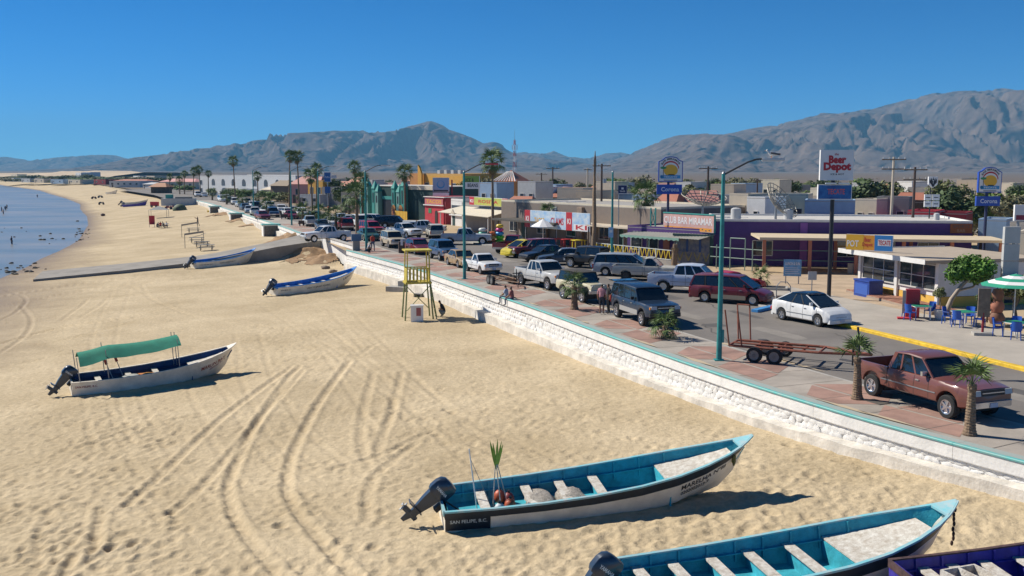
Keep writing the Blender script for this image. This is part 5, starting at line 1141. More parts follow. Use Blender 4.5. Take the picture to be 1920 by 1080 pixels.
# tall palms of the town
for px, base, top, cr, lab in ((924, 447, 303, 2.6, 'tall palm with shaggy skirt before the tiled turret'), (1025, 455, 398, 1.9, 'palm in front of the banner wall'), (1203, 472, 366, 2.3, 'tall palm rising through the bar patio roof'), (760, 412, 324, 2.4, 'tall palm before the green castle facade'), (668, 402, 314, 2.0, 'tall slim palm above the tan arches'), (680, 410, 340, 2.6, 'bushy palm left of the third lamp arm'), (543, 388, 293, 2.2, 'left of the two tallest palms beside the pink roof'), (561, 388, 294, 2.5, 'right of the two tallest palms beside the pink roof'), (594, 388, 319, 2.5, 'tall palm left of the high blue sign'), (441, 376, 302, 2.3, 'lone tall palm above the white hotel'), (484, 378, 330, 2.0, 'slim palm before the hotel wing'), (363, 366, 322, 2.3, 'left palm of the pair beside the hotel end'), (376, 366, 319, 2.4, 'right palm of the pair beside the hotel end'), (346, 364, 326, 2.0, 'thin palm left of the hotel pair'), (337, 364, 338, 2.3, 'broad palm beside the brown palapa'), (318, 362, 332, 2.0, 'palm behind the brown palapa'), (391, 366, 326, 1.8, 'dark slim palm at the hotel corner'), (586, 400, 330, 2.4, 'leafy palm crown behind the high blue sign')):
    p = G(px, base); palm(lab, p, ZAT(top, p.y), cr * .74, .16, 26, lean=(RND.uniform(-.4, .4), 0), skirt=True)
# dead palm stub and the tall timber
p = G(1264, 505); o = thing('palm_stump', 'dead brown palm with drooping dry leaves before the mural wall', 'palm', p)
mb = MB(); mb.tube((0, 0, 0), (.05, 0, 2.1), .28, .18, 10); mb.build('trunk', TRUNK, o, 50)
for k in range(9): f = link('dry_frond', _frd, o, loc=(.05, 0, 2.15), rot=Euler((0, 1.15 + .2 * (k % 3), k * 2.4))); f.scale = (.75,) * 3
p = G(1113, 482); o = thing('timber_pole', 'tall dark tapered timber pole before the grey brown shop', 'pole', p); h = ZAT(283, p.y)
mb = MB(); mb.path([(0, 0, 0), (.05, 0, h * .3), (.0, 0, h * .6), (.05, 0, h * .9), (.05, 0, h)], [.24, .20, .17, .13, .03], 9); mb.build('pole', TRUNK, o, 60)

# broadleaf trees and shrubs: trunk, limbs and a crown of leaf clumps
def leaf_crown(seed, n, rad, flat=.75, size=.28, clumps=14):
    r = random.Random(seed); mb = MB(); cs = []
    for _ in range(clumps):
        a = r.uniform(0, 6.28); q = r.random() ** .5 * .72; z = r.uniform(-.5, .6) * (1 - q * .5); cs.append((Vector((q * math.cos(a), q * math.sin(a), z * flat)), r.uniform(.24, .46)))
    for _ in range(n):
        c, cr = cs[r.randrange(len(cs))]; d = Vector((r.gauss(0, 1), r.gauss(0, 1), r.gauss(0, 1))).normalized(); p = (c + d * cr * r.uniform(.65, 1.05)) * rad
        u = Vector((r.gauss(0, 1), r.gauss(0, 1), r.gauss(0, .6))).normalized(); v = u.cross(d + Vector((.01, 0, .2))).normalized(); s = size * r.uniform(.6, 1.3)
        mb.add([p - u * s, p + v * s * .55, p + u * s, p - v * s * .55], [(0, 1, 2, 3)])
    return mb
LEAF = [mat('leaf_bright', (.14, .22, .04), .7, 0, .45, .8), mat('leaf_olive', (.15, .165, .055), .75, 0, .4, .8), mat('leaf_dark', (.07, .11, .035), .75, 0, .4, .8), mat('leaf_grey', (.22, .21, .11), .8, 0, .3, .8)]
_crowns = [[leaf_crown(k * 7 + j, 1500, 1.0, size=.085).mesh('crown', LEAF[k]) for j in range(2)] for k in range(4)]
def tree(name, label, p, h, w, kind, cat='tree', group='trees of the town'):
    o = thing(name, label, cat, p, RND.uniform(0, 6), group); rad = w / 2
    t = MB(); ch = max(h * .3, h - rad * 1.2); t.path([(0, 0, 0), (.05 * h, 0, ch * .5), (0, .03 * h, min(h * .8, ch + rad * .3))], [.045 * h, .035 * h, .015 * h], 7)
    for k in range(3): a = k * 2.1 + .4; t.path([(0.02 * h, 0, ch * .6), (rad * .4 * math.cos(a), rad * .4 * math.sin(a), min(h * .85, ch + rad * .3))], [.022 * h, .008 * h], 5)
    t.build('trunk', WOOD, o); tall = h > w * .8; c = link('crown', _crowns[kind][RND.randrange(2)], o, loc=(0, 0, h - rad * .62 if tall else h * .52)); c.scale = (rad * 1.15, rad * 1.15, rad if tall else h * .62)
    return o
KN = ['bright green', 'olive', 'dark green', 'grey green']
# (bearing x, crown top, distance, crown width, kind, where)
TREES = [(1195, 347, 150, 6, 2, 'behind the dark blue sign'), (1222, 343, 165, 9, 0, 'left of the tall yellow sun sign'), (1160, 350, 190, 7, 1, 'behind the timber pole'), (1290, 345, 150, 5, 1, 'right of the tall yellow sun sign'), (1335, 340, 170, 9, 0, 'beside the crossarm pole left of the lamp'), (1375, 343, 180, 11, 0, 'behind the nearest lamp'), (1410, 346, 190, 10, 0, 'right of the nearest lamp'), (1435, 350, 200, 8, 1, 'behind the roof of shacks'), (1480, 354, 210, 7, 2, 'left of the beer sign'), (1500, 346, 230, 5, 2, 'just left of the beer sign'), (1625, 336, 130, 8, 2, 'right of the beer sign'), (1650, 340, 135, 7, 1, 'behind the pale crossarm pole'), (1680, 350, 150, 6, 2, 'behind the brown crossarm pole'), (1720, 354, 160, 7, 0, 'left of the eagle sign'), (1772, 338, 110, 4.5, 1, 'tall by the red wall'), (1792, 355, 105, 6, 2, 'right of the red wall'), (1820, 362, 120, 7, 3, 'left of the second sun sign'), (1880, 358, 110, 7, 0, 'right of the second sun sign'), (1905, 366, 100, 5, 3, 'at the right frame edge'), (1850, 366, 125, 6, 2, 'under the second sun sign'), (1060, 352, 230, 8, 1, 'behind the long red roof'), (985, 346, 240, 9, 2, 'right of the tiled turret'), (1010, 350, 260, 8, 0, 'behind the left crossarm pole'), (1125, 350, 220, 7, 2, 'beside the transformer pole'), (1250, 352, 140, 5, 2, 'under the tall sun sign'), (1520, 352, 200, 6, 0, 'behind the beer sign')]
for px, top, y, w, k, where in TREES:
    x = XAT(px, y); h = max(2.5, ZAT(top, y)); tree('broadleaf_tree', f'{KN[k]} tree {where}', (x, y, 0), h, w, k)
LOWT = [(20, 334, 900, 26, 1), (60, 331, 820, 20, 2), (100, 333, 800, 24, 1), (132, 331, 760, 22, 2), (160, 329, 730, 14, 2), (190, 334, 700, 26, 1), (215, 335, 690, 22, 2), (240, 334, 640, 20, 1), (262, 335, 600, 18, 3), (290, 334, 560, 14, 2), (150, 337, 640, 18, 0), (120, 339, 620, 18, 2), (90, 339, 650, 18, 1), (48, 341, 680, 16, 2), (35, 340, 700, 16, 1), (10, 342, 690, 14, 3), (330, 347, 420, 9, 1), (345, 352, 380, 8, 0), (410, 356, 330, 8, 1), (430, 360, 310, 7, 2), (455, 362, 300, 7, 0), (470, 356, 310, 6, 1), (505, 358, 280, 7, 0), (525, 362, 260, 8, 0), (540, 360, 250, 6, 1), (420, 366, 290, 5, 2), (575, 365, 240, 6, 2), (640, 346, 260, 9, 1), (690, 345, 250, 8, 2), (715, 352, 240, 6, 1)]
for i, (px, top, y, w, k) in enumerate(LOWT):
    x = XAT(px, y); h = max(3.0, ZAT(top - 5, y)); side = 'on the far shore' if px < 300 else 'among the houses beyond the hotel front'
    rank = sorted(q[0] for q in LOWT if q[4] == k and (q[0] < 300) == (px < 300)); n = rank.index(px)
    tree('broadleaf_tree', f'{["first", "second", "third", "fourth", "fifth", "sixth", "seventh", "eighth", "ninth", "tenth"][n]} {KN[k]} tree from the left {side}', (x, y, -.3), h, w, k, group='far trees')

# the belt of trees and scrub behind the town
BELT = []
for i in range(64):
    px = 600 + i * 21 + RND.uniform(-7, 7); y = RND.uniform(170, 420); BELT.append((px, RND.uniform(333, 346), y, RND.uniform(4, 9) * (y / 260) ** .5, RND.choice([0, 1, 1, 2, 2, 3])))
ones = ['', 'first', 'second', 'third', 'fourth', 'fifth', 'sixth', 'seventh', 'eighth', 'ninth', 'tenth', 'eleventh', 'twelfth', 'thirteenth', 'fourteenth', 'fifteenth', 'sixteenth', 'seventeenth', 'eighteenth', 'nineteenth']
def ordinal(n): return ones[n] if n < 20 else ({2: 'twentieth', 3: 'thirtieth', 4: 'fortieth'}[n // 10] if n % 10 == 0 else {2: 'twenty ', 3: 'thirty ', 4: 'forty '}[n // 10] + ones[n % 10])
cnt = {}
for px, top, y, w, k in sorted(BELT):
    cnt[k] = cnt.get(k, 0) + 1
    tree('broadleaf_tree', f'{ordinal(cnt[k])} {KN[k]} tree from the left in the belt behind the rooftops', (XAT(px, y), y, 0), max(3, ZAT(top, y)), w, k, group='belt of trees behind the town')
# ------------------------------------------------------------------ town buildings
def lot(name, label, p0, p1, cat='building', group=None):     # local x along the front (left to right), y back, z up
    p0, p1 = Vector(p0), Vector(p1); o = thing(name, label, cat, (p0.x, p0.y, 0), head(p0, p1), group); o['w'] = (p1 - p0).xy.length
    return o
def bx(o, name, m, x0, x1, y0, y1, z0, z1, parent=None):
    mb = MB(); mb.box(((x0 + x1) / 2, (y0 + y1) / 2, (z0 + z1) / 2), (x1 - x0, y1 - y0, z1 - z0)); return mb.build(name, m, parent or o)
FRM = plain('window_frame_paint', (.55, .53, .49))
def window(o, x0, x1, z0, z1, y=0.0, frame=None, nx=1, nz=1, side=None, pane=None):
    """framed window on the front (side None) or on the right end wall (side = x of that wall)"""
    fr = frame or FRM; t = .07; mb = MB(); pn = MB()
    def B(m, a0, a1, b0, b1, d0, d1):
        if side is None: m.box(((a0 + a1) / 2, y - (d0 + d1) / 2, (b0 + b1) / 2), (a1 - a0, d1 - d0, b1 - b0))
        else: m.box((side + (d0 + d1) / 2 * (1 if side > 0 else -1), (a0 + a1) / 2, (b0 + b1) / 2), (d1 - d0, a1 - a0, b1 - b0))
    B(mb, x0 - t, x1 + t, z1, z1 + t, -.03, .06); B(mb, x0 - t, x1 + t, z0 - t, z0, -.03, .09); B(mb, x0 - t, x0, z0, z1, -.03, .06); B(mb, x1, x1 + t, z0, z1, -.03, .06)
    for k in range(1, nx): c = x0 + (x1 - x0) * k / nx; B(mb, c - .025, c + .025, z0, z1, -.02, .045)
    for k in range(1, nz): c = z0 + (z1 - z0) * k / nz; B(mb, x0, x1, c - .025, c + .025, -.02, .04)
    w = mb.build('window', fr, o); B(pn, x0, x1, z0, z1, -.01, .015); pn.build('pane', pane or PANE, w); return w
def shell(o, wall, h, depth, roof=None, parapet=.25, pm=None, over=0.0, x0=0.0):
    w = o['w']; bx(o, 'wall', wall, x0, w, 0, depth, -.1, h)
    bx(o, 'roof', roof or plain('tar_roof', (.36, .33, .29)), x0 - over, w + over, -over, depth + over, h + .002, h + .06)
    if parapet:
        pm = pm or wall; t = .2; z0, z1 = h + .062, h + parapet
        for a in ((x0, w, 0, t), (x0, w, depth - t, depth), (x0, x0 + t, t + .002, depth - t - .002), (w - t, w, t + .002, depth - t - .002)): bx(o, 'parapet', pm, *a, z0, z1)
C_ = {k: plain('plaster_' + k, c) for k, c in dict(white=(.72, .70, .66), cream=(.62, .55, .42), purple=(.085, .035, .17), grey=(.28, .26, .24), brown=(.20, .16, .13), teal=(.05, .30, .26), dkgreen=(.018, .055, .05), red=(.50, .035, .05), dkred=(.26, .02, .03), yellow=(.62, .33, .05), orange=(.50, .22, .06), blue=(.30, .42, .55), ltgrey=(.48, .48, .47), tan=(.50, .40, .29), pink=(.62, .30, .27), terracotta=(.40, .15, .09), sand=(.55, .47, .36), ochre=(.60, .36, .03), hotel=(.66, .66, .65), darkwood=(.09, .06, .045)).items()}

# ---- beer shop at the right
D = lot('shop_building', 'small white and yellow beer shop with big windows and flat roof', G(1612, 546), G(1759, 576)); w = D['w']
WY = plain('yellow_wall_band', (.70, .42, .07)); d = 7.2
bx(D, 'wall', C_['white'], .02, w, .02, d, .62, 2.62); bx(D, 'lower_wall', WY, 0, w + .02, 0, d + .02, -.1, .60)
bx(D, 'roof', plain('tan_roof', (.42, .34, .25)), -.9, w + .15, -1.15, d + .4, 2.66, 2.84); bx(D, 'fascia', C_['white'], -.92, w + .17, -1.19, -1.152, 2.60, 2.90); bx(D, 'fascia', C_['white'], -.94, -.905, -1.15, d, 2.60, 2.90)
for x in (.06, w * .5, w - .06): bx(D, 'column', C_['white'], x - .13, x + .13, -.14, -.002, -.05, 2.64)
window(D, .35, w * .5 - .3, 1.0, 2.45, nx=3, nz=2); window(D, w * .5 + .3, w - .35, 1.0, 2.45, nx=3, nz=2)
bx(D, 'door', PANE, w - .02, w + .03, 4.6, 5.5, .1, 2.1)
for k in range(12):                         # broad brick step before the shop
    for j in range(4): pass
st = lot('brick_step', 'broad red brick step in front of the beer shop', G(1585, 548), G(1745, 590), 'step'); W_ = st['w']; BR = [plain('brick_a', (.30, .13, .085)), plain('brick_b', (.34, .17, .11)), plain('brick_c', (.25, .115, .08))]
bx(st, 'step_core', plain('mortar', (.33, .26, .20)), 0, W_, .05, 1.9, 0, .16)
bmesh_brick = MB().box((0, 0, 0), (.42, .20, .07)).mesh('brick', BR[0]); bricks = [bmesh_brick] + [MB().box((0, 0, 0), (.42, .20, .07)).mesh('brick', b) for b in BR[1:]]
nb = int(W_ / .45)
for j in range(8):
    for i in range(nb): link('brick', bricks[(i * 7 + j * 5 + i // 3) % 3], st, loc=(.25 + i * .45 + (.2 if j % 2 else 0), .16 + j * .225, .175))
# ---- purple bar with cream patio roof
PB = lot('bar_building', 'long low purple bar building behind the cream patio roof', (17.3, 86.2), (38.2, 82.6)); w = PB['w']
shell(PB, C_['purple'], 3.75, 11, plain('pale_roof', (.55, .52, .47)), .22, C_['white'])
bx(PB, 'pilaster', plain('lilac_wall', (.22, .08, .30)), 7.4, 8.0, -.12, -.002, 0, 3.7)
sg = bx(PB, 'sign_panel', plain('rust_sign', (.33, .10, .03)), w - 1.75, w - .05, -.06, -.003, 2.95, 3.72); letter_plane('SPORTS', plain('brown_print', (.13, .09, .08)), sg, (w - 1.55, -.066, 3.38), (1, 0, 0), (0, 0, 1), 1.3, .26); letter_plane('BAR', plain('tan_print', (.42, .24, .14)), sg, (w - 1.2, -.066, 3.03), (1, 0, 0), (0, 0, 1), .65, .26)
for x in (3.5, 10.5, 13.5, 17): window(PB, x, x + 1.6, .9, 2.1, nx=2)
PR = lot('patio_roof', 'cream flat patio roof on posts before the purple bar', (20.3, 79.9), (37.6, 76.4), 'patio roof'); w = PR['w']
mb = MB(); mb.prism([(-.4, -.4), (w + .4, -.4), (w + .4, 4.7), (-.9, 5.2)], (0, 0, 2.62), (1, 0, 0), (0, 1, 0), .20); mb.build('roof_slab', plain('cream_roof', (.60, .49, .33)), PR)
for x in np.linspace(0, w, 6): bx(PR, 'post', C_['terracotta'], x - .13, x + .13, -.13, .13, 0, 2.61)
for x in np.linspace(0, w, 4)[1:3]: bx(PR, 'post', C_['terracotta'], x - .13, x + .13, 3.4, 3.6, 0, 2.61)
bx(PR, 'rail', mat('green_rail', (.10, .20, .15), .6), 0.2, w, -.05, .0, .95, 1.0); bx(PR, 'rail', mat('green_rail', (.10, .20, .15), .6), 0.2, w, -.05, .0, 1.75, 1.80)
bx(PR, 'low_wall', C_['tan'], 6.5, w, .2, .4, 0, .8)
GRN = mat('grey_green_pipe', (.20, .29, .24), .6)
GT = lot('pipe_gate', 'grey green pipe gate at the left end of the purple bar patio', G(1343, 503), G(1430, 510), 'gate'); w = GT['w']
for x, h in ((.0, 2.0), (w * .30, 2.6), (w * .62, 2.6), (w * .78, 2.3), (w, 2.2)): mb = MB(); mb.tube((x, 0, 0), (x, 0, h), .05, .05, 6); mb.build('post', GRN, GT)
for z in (.95, 1.75): mb = MB(); mb.tube((-.6, 0, z + .02), (w, 0, z), .04, .04, 6); mb.build('rail', GRN, GT)
mb = MB(); mb.tube((w * .3, 0, 2.6), (w * .62, 0, 2.6), .05, .05, 6); mb.build('rail', GRN, GT)
# ---- Bar Miramar
a = Vector((XAT(1176, 93), 93, 0)); b = Vector((17.25, 86.3, 0))
BM = lot('bar_building', 'dark purple bar with open front behind the yellow chevron fence', a, b); w = BM['w']; shell(BM, C_['purple'], 2.85, 9, plain('tar_roof', (.36, .33, .29)), .2)
for x in (.5, 2.4): window(BM, x, x + 1.2, .9, 2.1)
bx(BM, 'door', C_['terracotta'], 4.2, 4.9, -.05, -.003, 0, 2.2)
def board(name, label, L, R, z0, z1, th, face, cat='sign', side=None, group=None, back=None):
    o = lot(name, label, L, R, cat, group); o.location.z = 0; w = o['w']; o['z0'] = z0; o['z1'] = z1
    bx(o, 'cabinet', side or WHITE, 0, w, 0, th, z0, z1); f = bx(o, 'face', face, .03, w - .03, -.012, -.002, z0 + .03, z1 - .03); return o, f
def put(o, f, kind, m, fx, fz, fw, fh, txt=None, lay=1, bold=.02):
    w, z0, z1 = o['w'], o['z0'], o['z1']; H = z1 - z0; y = -.014 - .004 * lay
    if kind == 'text': return letter_plane(txt, m, f, (fx * w, y, z0 + fz * H), (1, 0, 0), (0, 0, 1), fw * w, fh * H, bold)
    if kind == 'rect': return bx(o, 'print', m, fx * w, (fx + fw) * w, y, y + .003, z0 + fz * H, z0 + (fz + fh) * H, f)
    mb = MB(); a0, a1 = (0, 2 * math.pi) if kind == 'disc' else (0, math.pi); n = 20; c = Vector((fx * w, y, z0 + fz * H)); pts = [c + Vector((math.cos(a0 + (a1 - a0) * i / n) * fw * w, 0, math.sin(a0 + (a1 - a0) * i / n) * fh * H)) for i in range(n + (0 if kind == 'disc' else 1))]
    mb.add(pts, [tuple(range(len(pts)))]); return mb.build('print', m, f)
SGW = plain('sign_white', (.72, .71, .70), .5, .04); SGB = mat('sign_blue', (.02, .07, .38), .45); SGK = mat('sign_black', (.02, .02, .025), .5); SGR = mat('sign_red', (.45, .02, .03), .5); SGY = mat('sign_sun_yellow', (.72, .40, .03), .5); SGS = mat('sign_sky_blue', (.05, .28, .55), .5); SGG = mat('sign_palm_green', (.05, .25, .10), .5); SGO = mat('sign_orange', (.72, .30, .03), .5); SGP = plain('faded_pink_sign', (.60, .36, .32), .6, .2)
o, f = board('wall_sign', 'faded pink sign board lettered CLUB BAR MIRAMAR above the mural wall', (XAT(1240, 92), 91.2), (XAT(1338, 85.5), 85.7), 2.75, 4.25, .2, SGP, side=C_['teal']); put(o, f, 'text', SGW, .02, .42, .95, .42, 'CLUB BAR MIRAMAR'); put(o, f, 'rect', SGO, .03, .05, .93, .20)
bx(o, 'top_rail', C_['teal'], 0, o['w'], -.05, .2, 4.27, 4.36)
for k in range(14): put(o, f, 'disc', plain('brown_print', (.13, .09, .08)), .06 + k * .066, .14 + .03 * (k % 3 - 1), .016, .04, lay=2)
MU = lot('mural_wall', 'dark painted mural wall with chevrons under the bar sign', (XAT(1262, 87.6), 87.4), (XAT(1336, 85), 85.3), 'wall'); w = MU['w']
mu = mat('mural_paint', (.05, .08, .16), .8, 0, .8, 2.2, col2=(.24, .22, .19)); bx(MU, 'wall', mu, 0, w, 0, .25, 0, 2.55); bx(MU, 'frame', C_['dkgreen'], -.1, w + .1, -.04, -.002, 2.45, 2.65); bx(MU, 'frame', C_['dkgreen'], w - .22, w + .1, -.05, -.003, 0, 2.44)
for k in range(4): mb = MB(); x = .25 + k * w / 4.4; mb.prism([(x, 1.05), (x + .1, 1.05), (x + .36, .45), (x + .62, 1.05), (x + .72, 1.05), (x + .42, .28), (x + .30, .28)], (0, -.004, 0), (1, 0, 0), (0, 0, 1), .012); mb.build('chevron', plain('dull_yellow', (.26, .22, .08)), MU)
for k in range(2): bx(MU, 'pilaster', C_['blue'] if False else plain('mural_blue', (.03, .07, .20)), w * (.33 + .33 * k), w * (.33 + .33 * k) + .2, -.03, -.004, 1.1, 2.44)
AW = lot('corrugated_awning', 'weathered grey awning with green scalloped edge over the bar patio', (XAT(1172, 92.2), 91.6), (XAT(1277, 86.6), 86.6), 'awning'); w = AW['w']
mb = MB(); mb.loft([[(x, -.6, 2.28 + .03 * (i % 2)), (x, 2.8, 2.75 + .03 * (i % 2))] for i, x in enumerate(np.linspace(-.2, w + 2.4, 60))]); mb.build('roof_sheet', plain('grey_sheet', (.30, .29, .25)), AW)
mb = MB(); mb.loft([[(x, -.62, 2.30), (x, -.63, 2.08 + .05 * math.cos(i * 1.6))] for i, x in enumerate(np.linspace(-.2, w + .2, 50))]); mb.build('valance', plain('pale_green_trim', (.22, .38, .30)), AW)
for x in (.1, w * .5, w - .1): mb = MB(); mb.tube((x, -.5, 0), (x, -.5, 2.25), .05, .05, 6); mb.build('post', GRN, AW)
FE = lot('patio_fence', 'low bar fence with yellow chevron slats between pale rails', G(1112, 481), G(1262, 499), 'fence'); w = FE['w']; YF = mat('yellow_slat', (.62, .46, .02), .6); PL = plain('pale_rail', (.52, .55, .52))
bx(FE, 'low_wall', C_['grey'], 0, w, 0, .2, 0, .45)
for z in (.52, 1.32): bx(FE, 'rail', PL, 0, w, -.02, .06, z - .03, z + .03)
nv = int(w / .62); 
for k in range(nv):
    x = (k + .5) * w / nv
    for sx in (1, -1): mb = MB(); mb.prism([(x, .56), (x + sx * .05, .56), (x + sx * .29, 1.28), (x + sx * .20, 1.28)][::sx], (0, .0, 0), (1, 0, 0), (0, 0, 1), .02); mb.build('slat', YF, FE)
for k in range(6): x = k * w / 5; bx(FE, 'post', PL, x - .04, x + .04, -.03, .07, .45, 1.38)
GX = thing('cross_braced_screen', 'green cross braced panel beside the bar sign', 'screen', (XAT(1219, 92), 92, 0), head((0, 93), (5, 89)))
for x in (0, .5): bx(GX, 'upright', C_['teal'], x - .05, x + .05, -.05, .05, 0, 4.7)
for sx in (1, -1): mb = MB(); mb.tube((.25 - sx * .25, 0, 3.0), (.25 + sx * .25, 0, 4.6), .04, .04, 4); mb.build('brace', C_['teal'], GX)
# ---- grey brown shop row
a = Vector((XAT(940, 121), 121, 0)); b = Vector((XAT(1238, 96.5), 96.5, 0)); BN = lot('shop_building', 'long grey brown shop building with pale roof edge left of the bar', a, b); w = BN['w']; shell(BN, C_['brown'], 4.35, 12, plain('tar_roof', (.36, .33, .29)), .25, C_['cream'])
for k in range(5): x = 2 + k * w / 5; window(BN, x, x + 1.6, 1.0, 2.3, nx=2)
for k in range(3): x = 4.5 + k * 9; bx(BN, 'door', C_['dkgreen'], x, x + 1.1, -.05, -.003, 0, 2.2)
bx(BN, 'stone_pier', plain('rough_tan', (.36, .27, .20), .9, .4), w * .545, w * .575, -.35, -.002, 0, 4.2); bx(BN, 'canopy', C_['sand'], w * .58, w * .98, -2.6, -.002, 2.45, 2.6)
bx(BN, 'canopy', plain('dark_thatch', (.08, .07, .055)), w * .1, w * .54, -3.2, -.002, 2.35, 2.55)
for k in range(5): mb = MB(); x = w * (.12 + k * .2); mb.tube((x, -2.6, 0), (x, -2.6, 2.4), .07, .07, 6); mb.build('canopy_post', C_['darkwood'], BN)
bx(BN, 'small_sign', C_['ltgrey'], w * .36, w * .40, -.06, -.003, 3.3, 4.1)
BS = mat('banner_sky', (.20, .42, .68), .6, 0, .6, 1.4, col2=(.62, .66, .66)); L = AT(984, 420, 111.5); R_ = AT(1106, 430, 101.8)
o, f = board('banner', 'long blue and red banner sign over the cafe terrace', L, R_, 1.85, 3.75, .06, BS); 
for fx in (.0, .655): put(o, f, 'rect', SGR, fx, .0, .09, 1.0); put(o, f, 'text', SGW, fx + .02, .35, .05, .3, 'KI', 2)
put(o, f, 'text', SGY, .16, .25, .16, .35, 'TACOS', 2); put(o, f, 'text', SGR, .42, .25, .2, .4, 'CLAMS', 2); put(o, f, 'rect', SGW, .77, .02, .22, .35); put(o, f, 'text', SGR, .80, .08, .16, .25, 'KI', 3)
for x in (.05, o['w'] * .5, o['w'] - .05): mb = MB(); mb.tube((x, .1, 0), (x, .1, 3.7), .05, .05, 6); mb.build('post', STEEL, o)
# ---- cream awning shop
a = Vector((XAT(866, 139), 139, 0)); b = Vector((XAT(960, 124), 124, 0)); SH = lot('shop_building', 'open shop with cream sloped awning and red framed banner', a, b); w = SH['w']; shell(SH, C_['grey'], 3.4, 8, None, .3)
mb = MB(); mb.prism([(0, 0), (w, 0), (w + .4, -1), (-.4, -1)], (0, -.02, 3.1), (1, 0, 0), (0, 3.4, .75), .08); mb.build('awning', C_['cream'], SH)
for x in (.1, w * .5, w - .1): mb = MB(); mb.tube((x, -3.2, 0), (x, -3.2, 2.35), .07, .07, 6); mb.build('awning_post', C_['white'], SH)
mb = MB(); mb.prism([(-.7, 0), (.7, 0), (0, .6)], (w * .35, -3.6, 2.4), (1, 0, 0), (0, 0, 1), .1); mb.build('gable', C_['sand'], SH)
o, f = board('banner', 'green and yellow banner with red ends over the cream awning', (XAT(881, 135), 134), (XAT(953, 126), 123.5), 3.55, 4.6, .08, mat('banner_green', (.28, .42, .08), .6, 0, .6, 1.2, col2=(.55, .45, .08))); put(o, f, 'rect', SGR, 0, 0, .13, 1); put(o, f, 'rect', SGR, .86, 0, .14, 1); put(o, f, 'text', SGR, .25, .3, .5, .4, 'ROSITA', 2); put(o, f, 'text', SGW, .02, .3, .09, .4, 'KI', 2); put(o, f, 'text', SGW, .88, .3, .1, .4, 'KI', 2)
# white stucco shop and red restaurant
a = Vector((XAT(846, 148), 148, 0)); b = Vector((XAT(872, 144), 144, 0)); o = lot('shop_building', 'narrow white stucco shop between red restaurant and cream awning', a, b); shell(o, C_['white'], 3.6, 7, None, .35); window(o, .3, o['w'] - .3, 1.9, 3.0); bx(o, 'door', C_['dkgreen'], .5, 1.3, -.05, -.003, 0, 2.1); bx(o, 'ledge', C_['white'], -.1, o['w'] + .1, -.3, -.002, 1.5, 1.65)
RR = lot('restaurant_building', 'bright red restaurant with arched doorway and yellow lettered frieze', G(797, 418), G(832, 421)); w = RR['w']; bx(RR, 'wall', C_['red'], 0, w, 0, 6, -.1, 4.0); bx(RR, 'end_wall', C_['dkred'], w + .003, w + .4, .1, 5.9, -.1, 3.9)
bx(RR, 'cornice', C_['white'], -.15, w + .5, -.2, 6.1, 4.003, 4.12); bx(RR, 'ledge', C_['white'], -.2, w + .1, -.22, -.002, 2.75, 2.9); fz = bx(RR, 'frieze', plain('pink_frieze', (.55, .16, .16)), .1, w - .1, -.07, -.003, 2.95, 3.85); letter_plane('TACOS', SGY, fz, (.5, -.076, 3.1), (1, 0, 0), (0, 0, 1), w - 1.0, .55)
mb = MB(); mb.prism([(-.38, 0), (.38, 0), (.38, 1.5)] + [(.38 * math.cos(t), 1.5 + .45 * math.sin(t)) for t in np.linspace(0, math.pi, 9)[1:-1]] + [(-.38, 1.5)], (w * .62, -.004, .1), (1, 0, 0), (0, 0, 1), .05); mb.build('door', DARK, RR); bx(RR, 'emblem', SGG, w * .2, w * .36, -.04, -.003, 1.6, 2.3)
bx(RR, 'roof', C_['dkred'], .2, w, .2, 5.8, 4.121, 4.15)
# green castle front
CA = lot('nightclub_building', 'dark green castle fronted nightclub with teal towers', (XAT(676, 176), 176), (XAT(812, 160), 160)); w = CA['w']; DG = C_['dkgreen']; TL = C_['teal']
bx(CA, 'wall', DG, 0, w, 0, 10, -.1, 5.4); bx(CA, 'roof', plain('pale_roof', (.55, .52, .47)), -.1, w + .1, -.1, 10.1, 5.402, 5.5); bx(CA, 'cornice', C_['cream'], w * .70, w + .15, -.16, -.102, 4.95, 5.6)
bx(CA, 'front_panel', TL, .1, w * .22, -.12, -.002, 0, 2.4); bx(CA, 'black_gate', SGK, w * .36, w * .49, -.3, -.002, 0, 3.2); bx(CA, 'gate_head', TL, w * .34, w * .51, -.36, -.302, 3.2, 3.75)
for k, fx in enumerate((.08, .155, .255, .305, .535, .60, .66)):
    h = (6.6, 6.3, 5.9, 5.4, 6.0, 5.4, 6.4)[k]; x = fx * w; t = bx(CA, 'tower', TL if k % 2 == 0 else plain('pale_teal', (.18, .36, .32)), x - .42, x + .42, -.9, -.004, 0, h - .9)
    mb = MB(); mb.add([(x - .5, -1, h - .9), (x + .5, -1, h - .9), (x + .5, .1, h - .9), (x - .5, .1, h - .9), (x, -.45, h + .5)], [(0, 1, 4), (1, 2, 4), (2, 3, 4), (3, 0, 4), (3, 2, 1, 0)]); mb.build('spire', TL, t); bx(CA, 'slit_window', SGK, x - .16, x + .16, -.93, -.905, 2.6, h - 1.6, t)
for x in (.545 * w, .64 * w):
    mb = MB(); mb.prism([(-.55, 0), (.55, 0), (.55, 1.7)] + [(.55 * math.cos(t), 1.7 + .7 * math.sin(t)) for t in np.linspace(0, math.pi, 9)[1:-1]] + [(-.55, 1.7)], (x, -.94, 0), (1, 0, 0), (0, 0, 1), .03); f = mb.build('arch', C_['orange'], CA); bx(CA, 'arch_door', C_['terracotta'], x - .3, x + .3, -1.0, -.975, 0, 1.7, f)
o = lot('patio_fence', 'ochre plank fence before the castle fronted nightclub', (XAT(741, 164), 164), (XAT(764, 160), 160), 'fence')
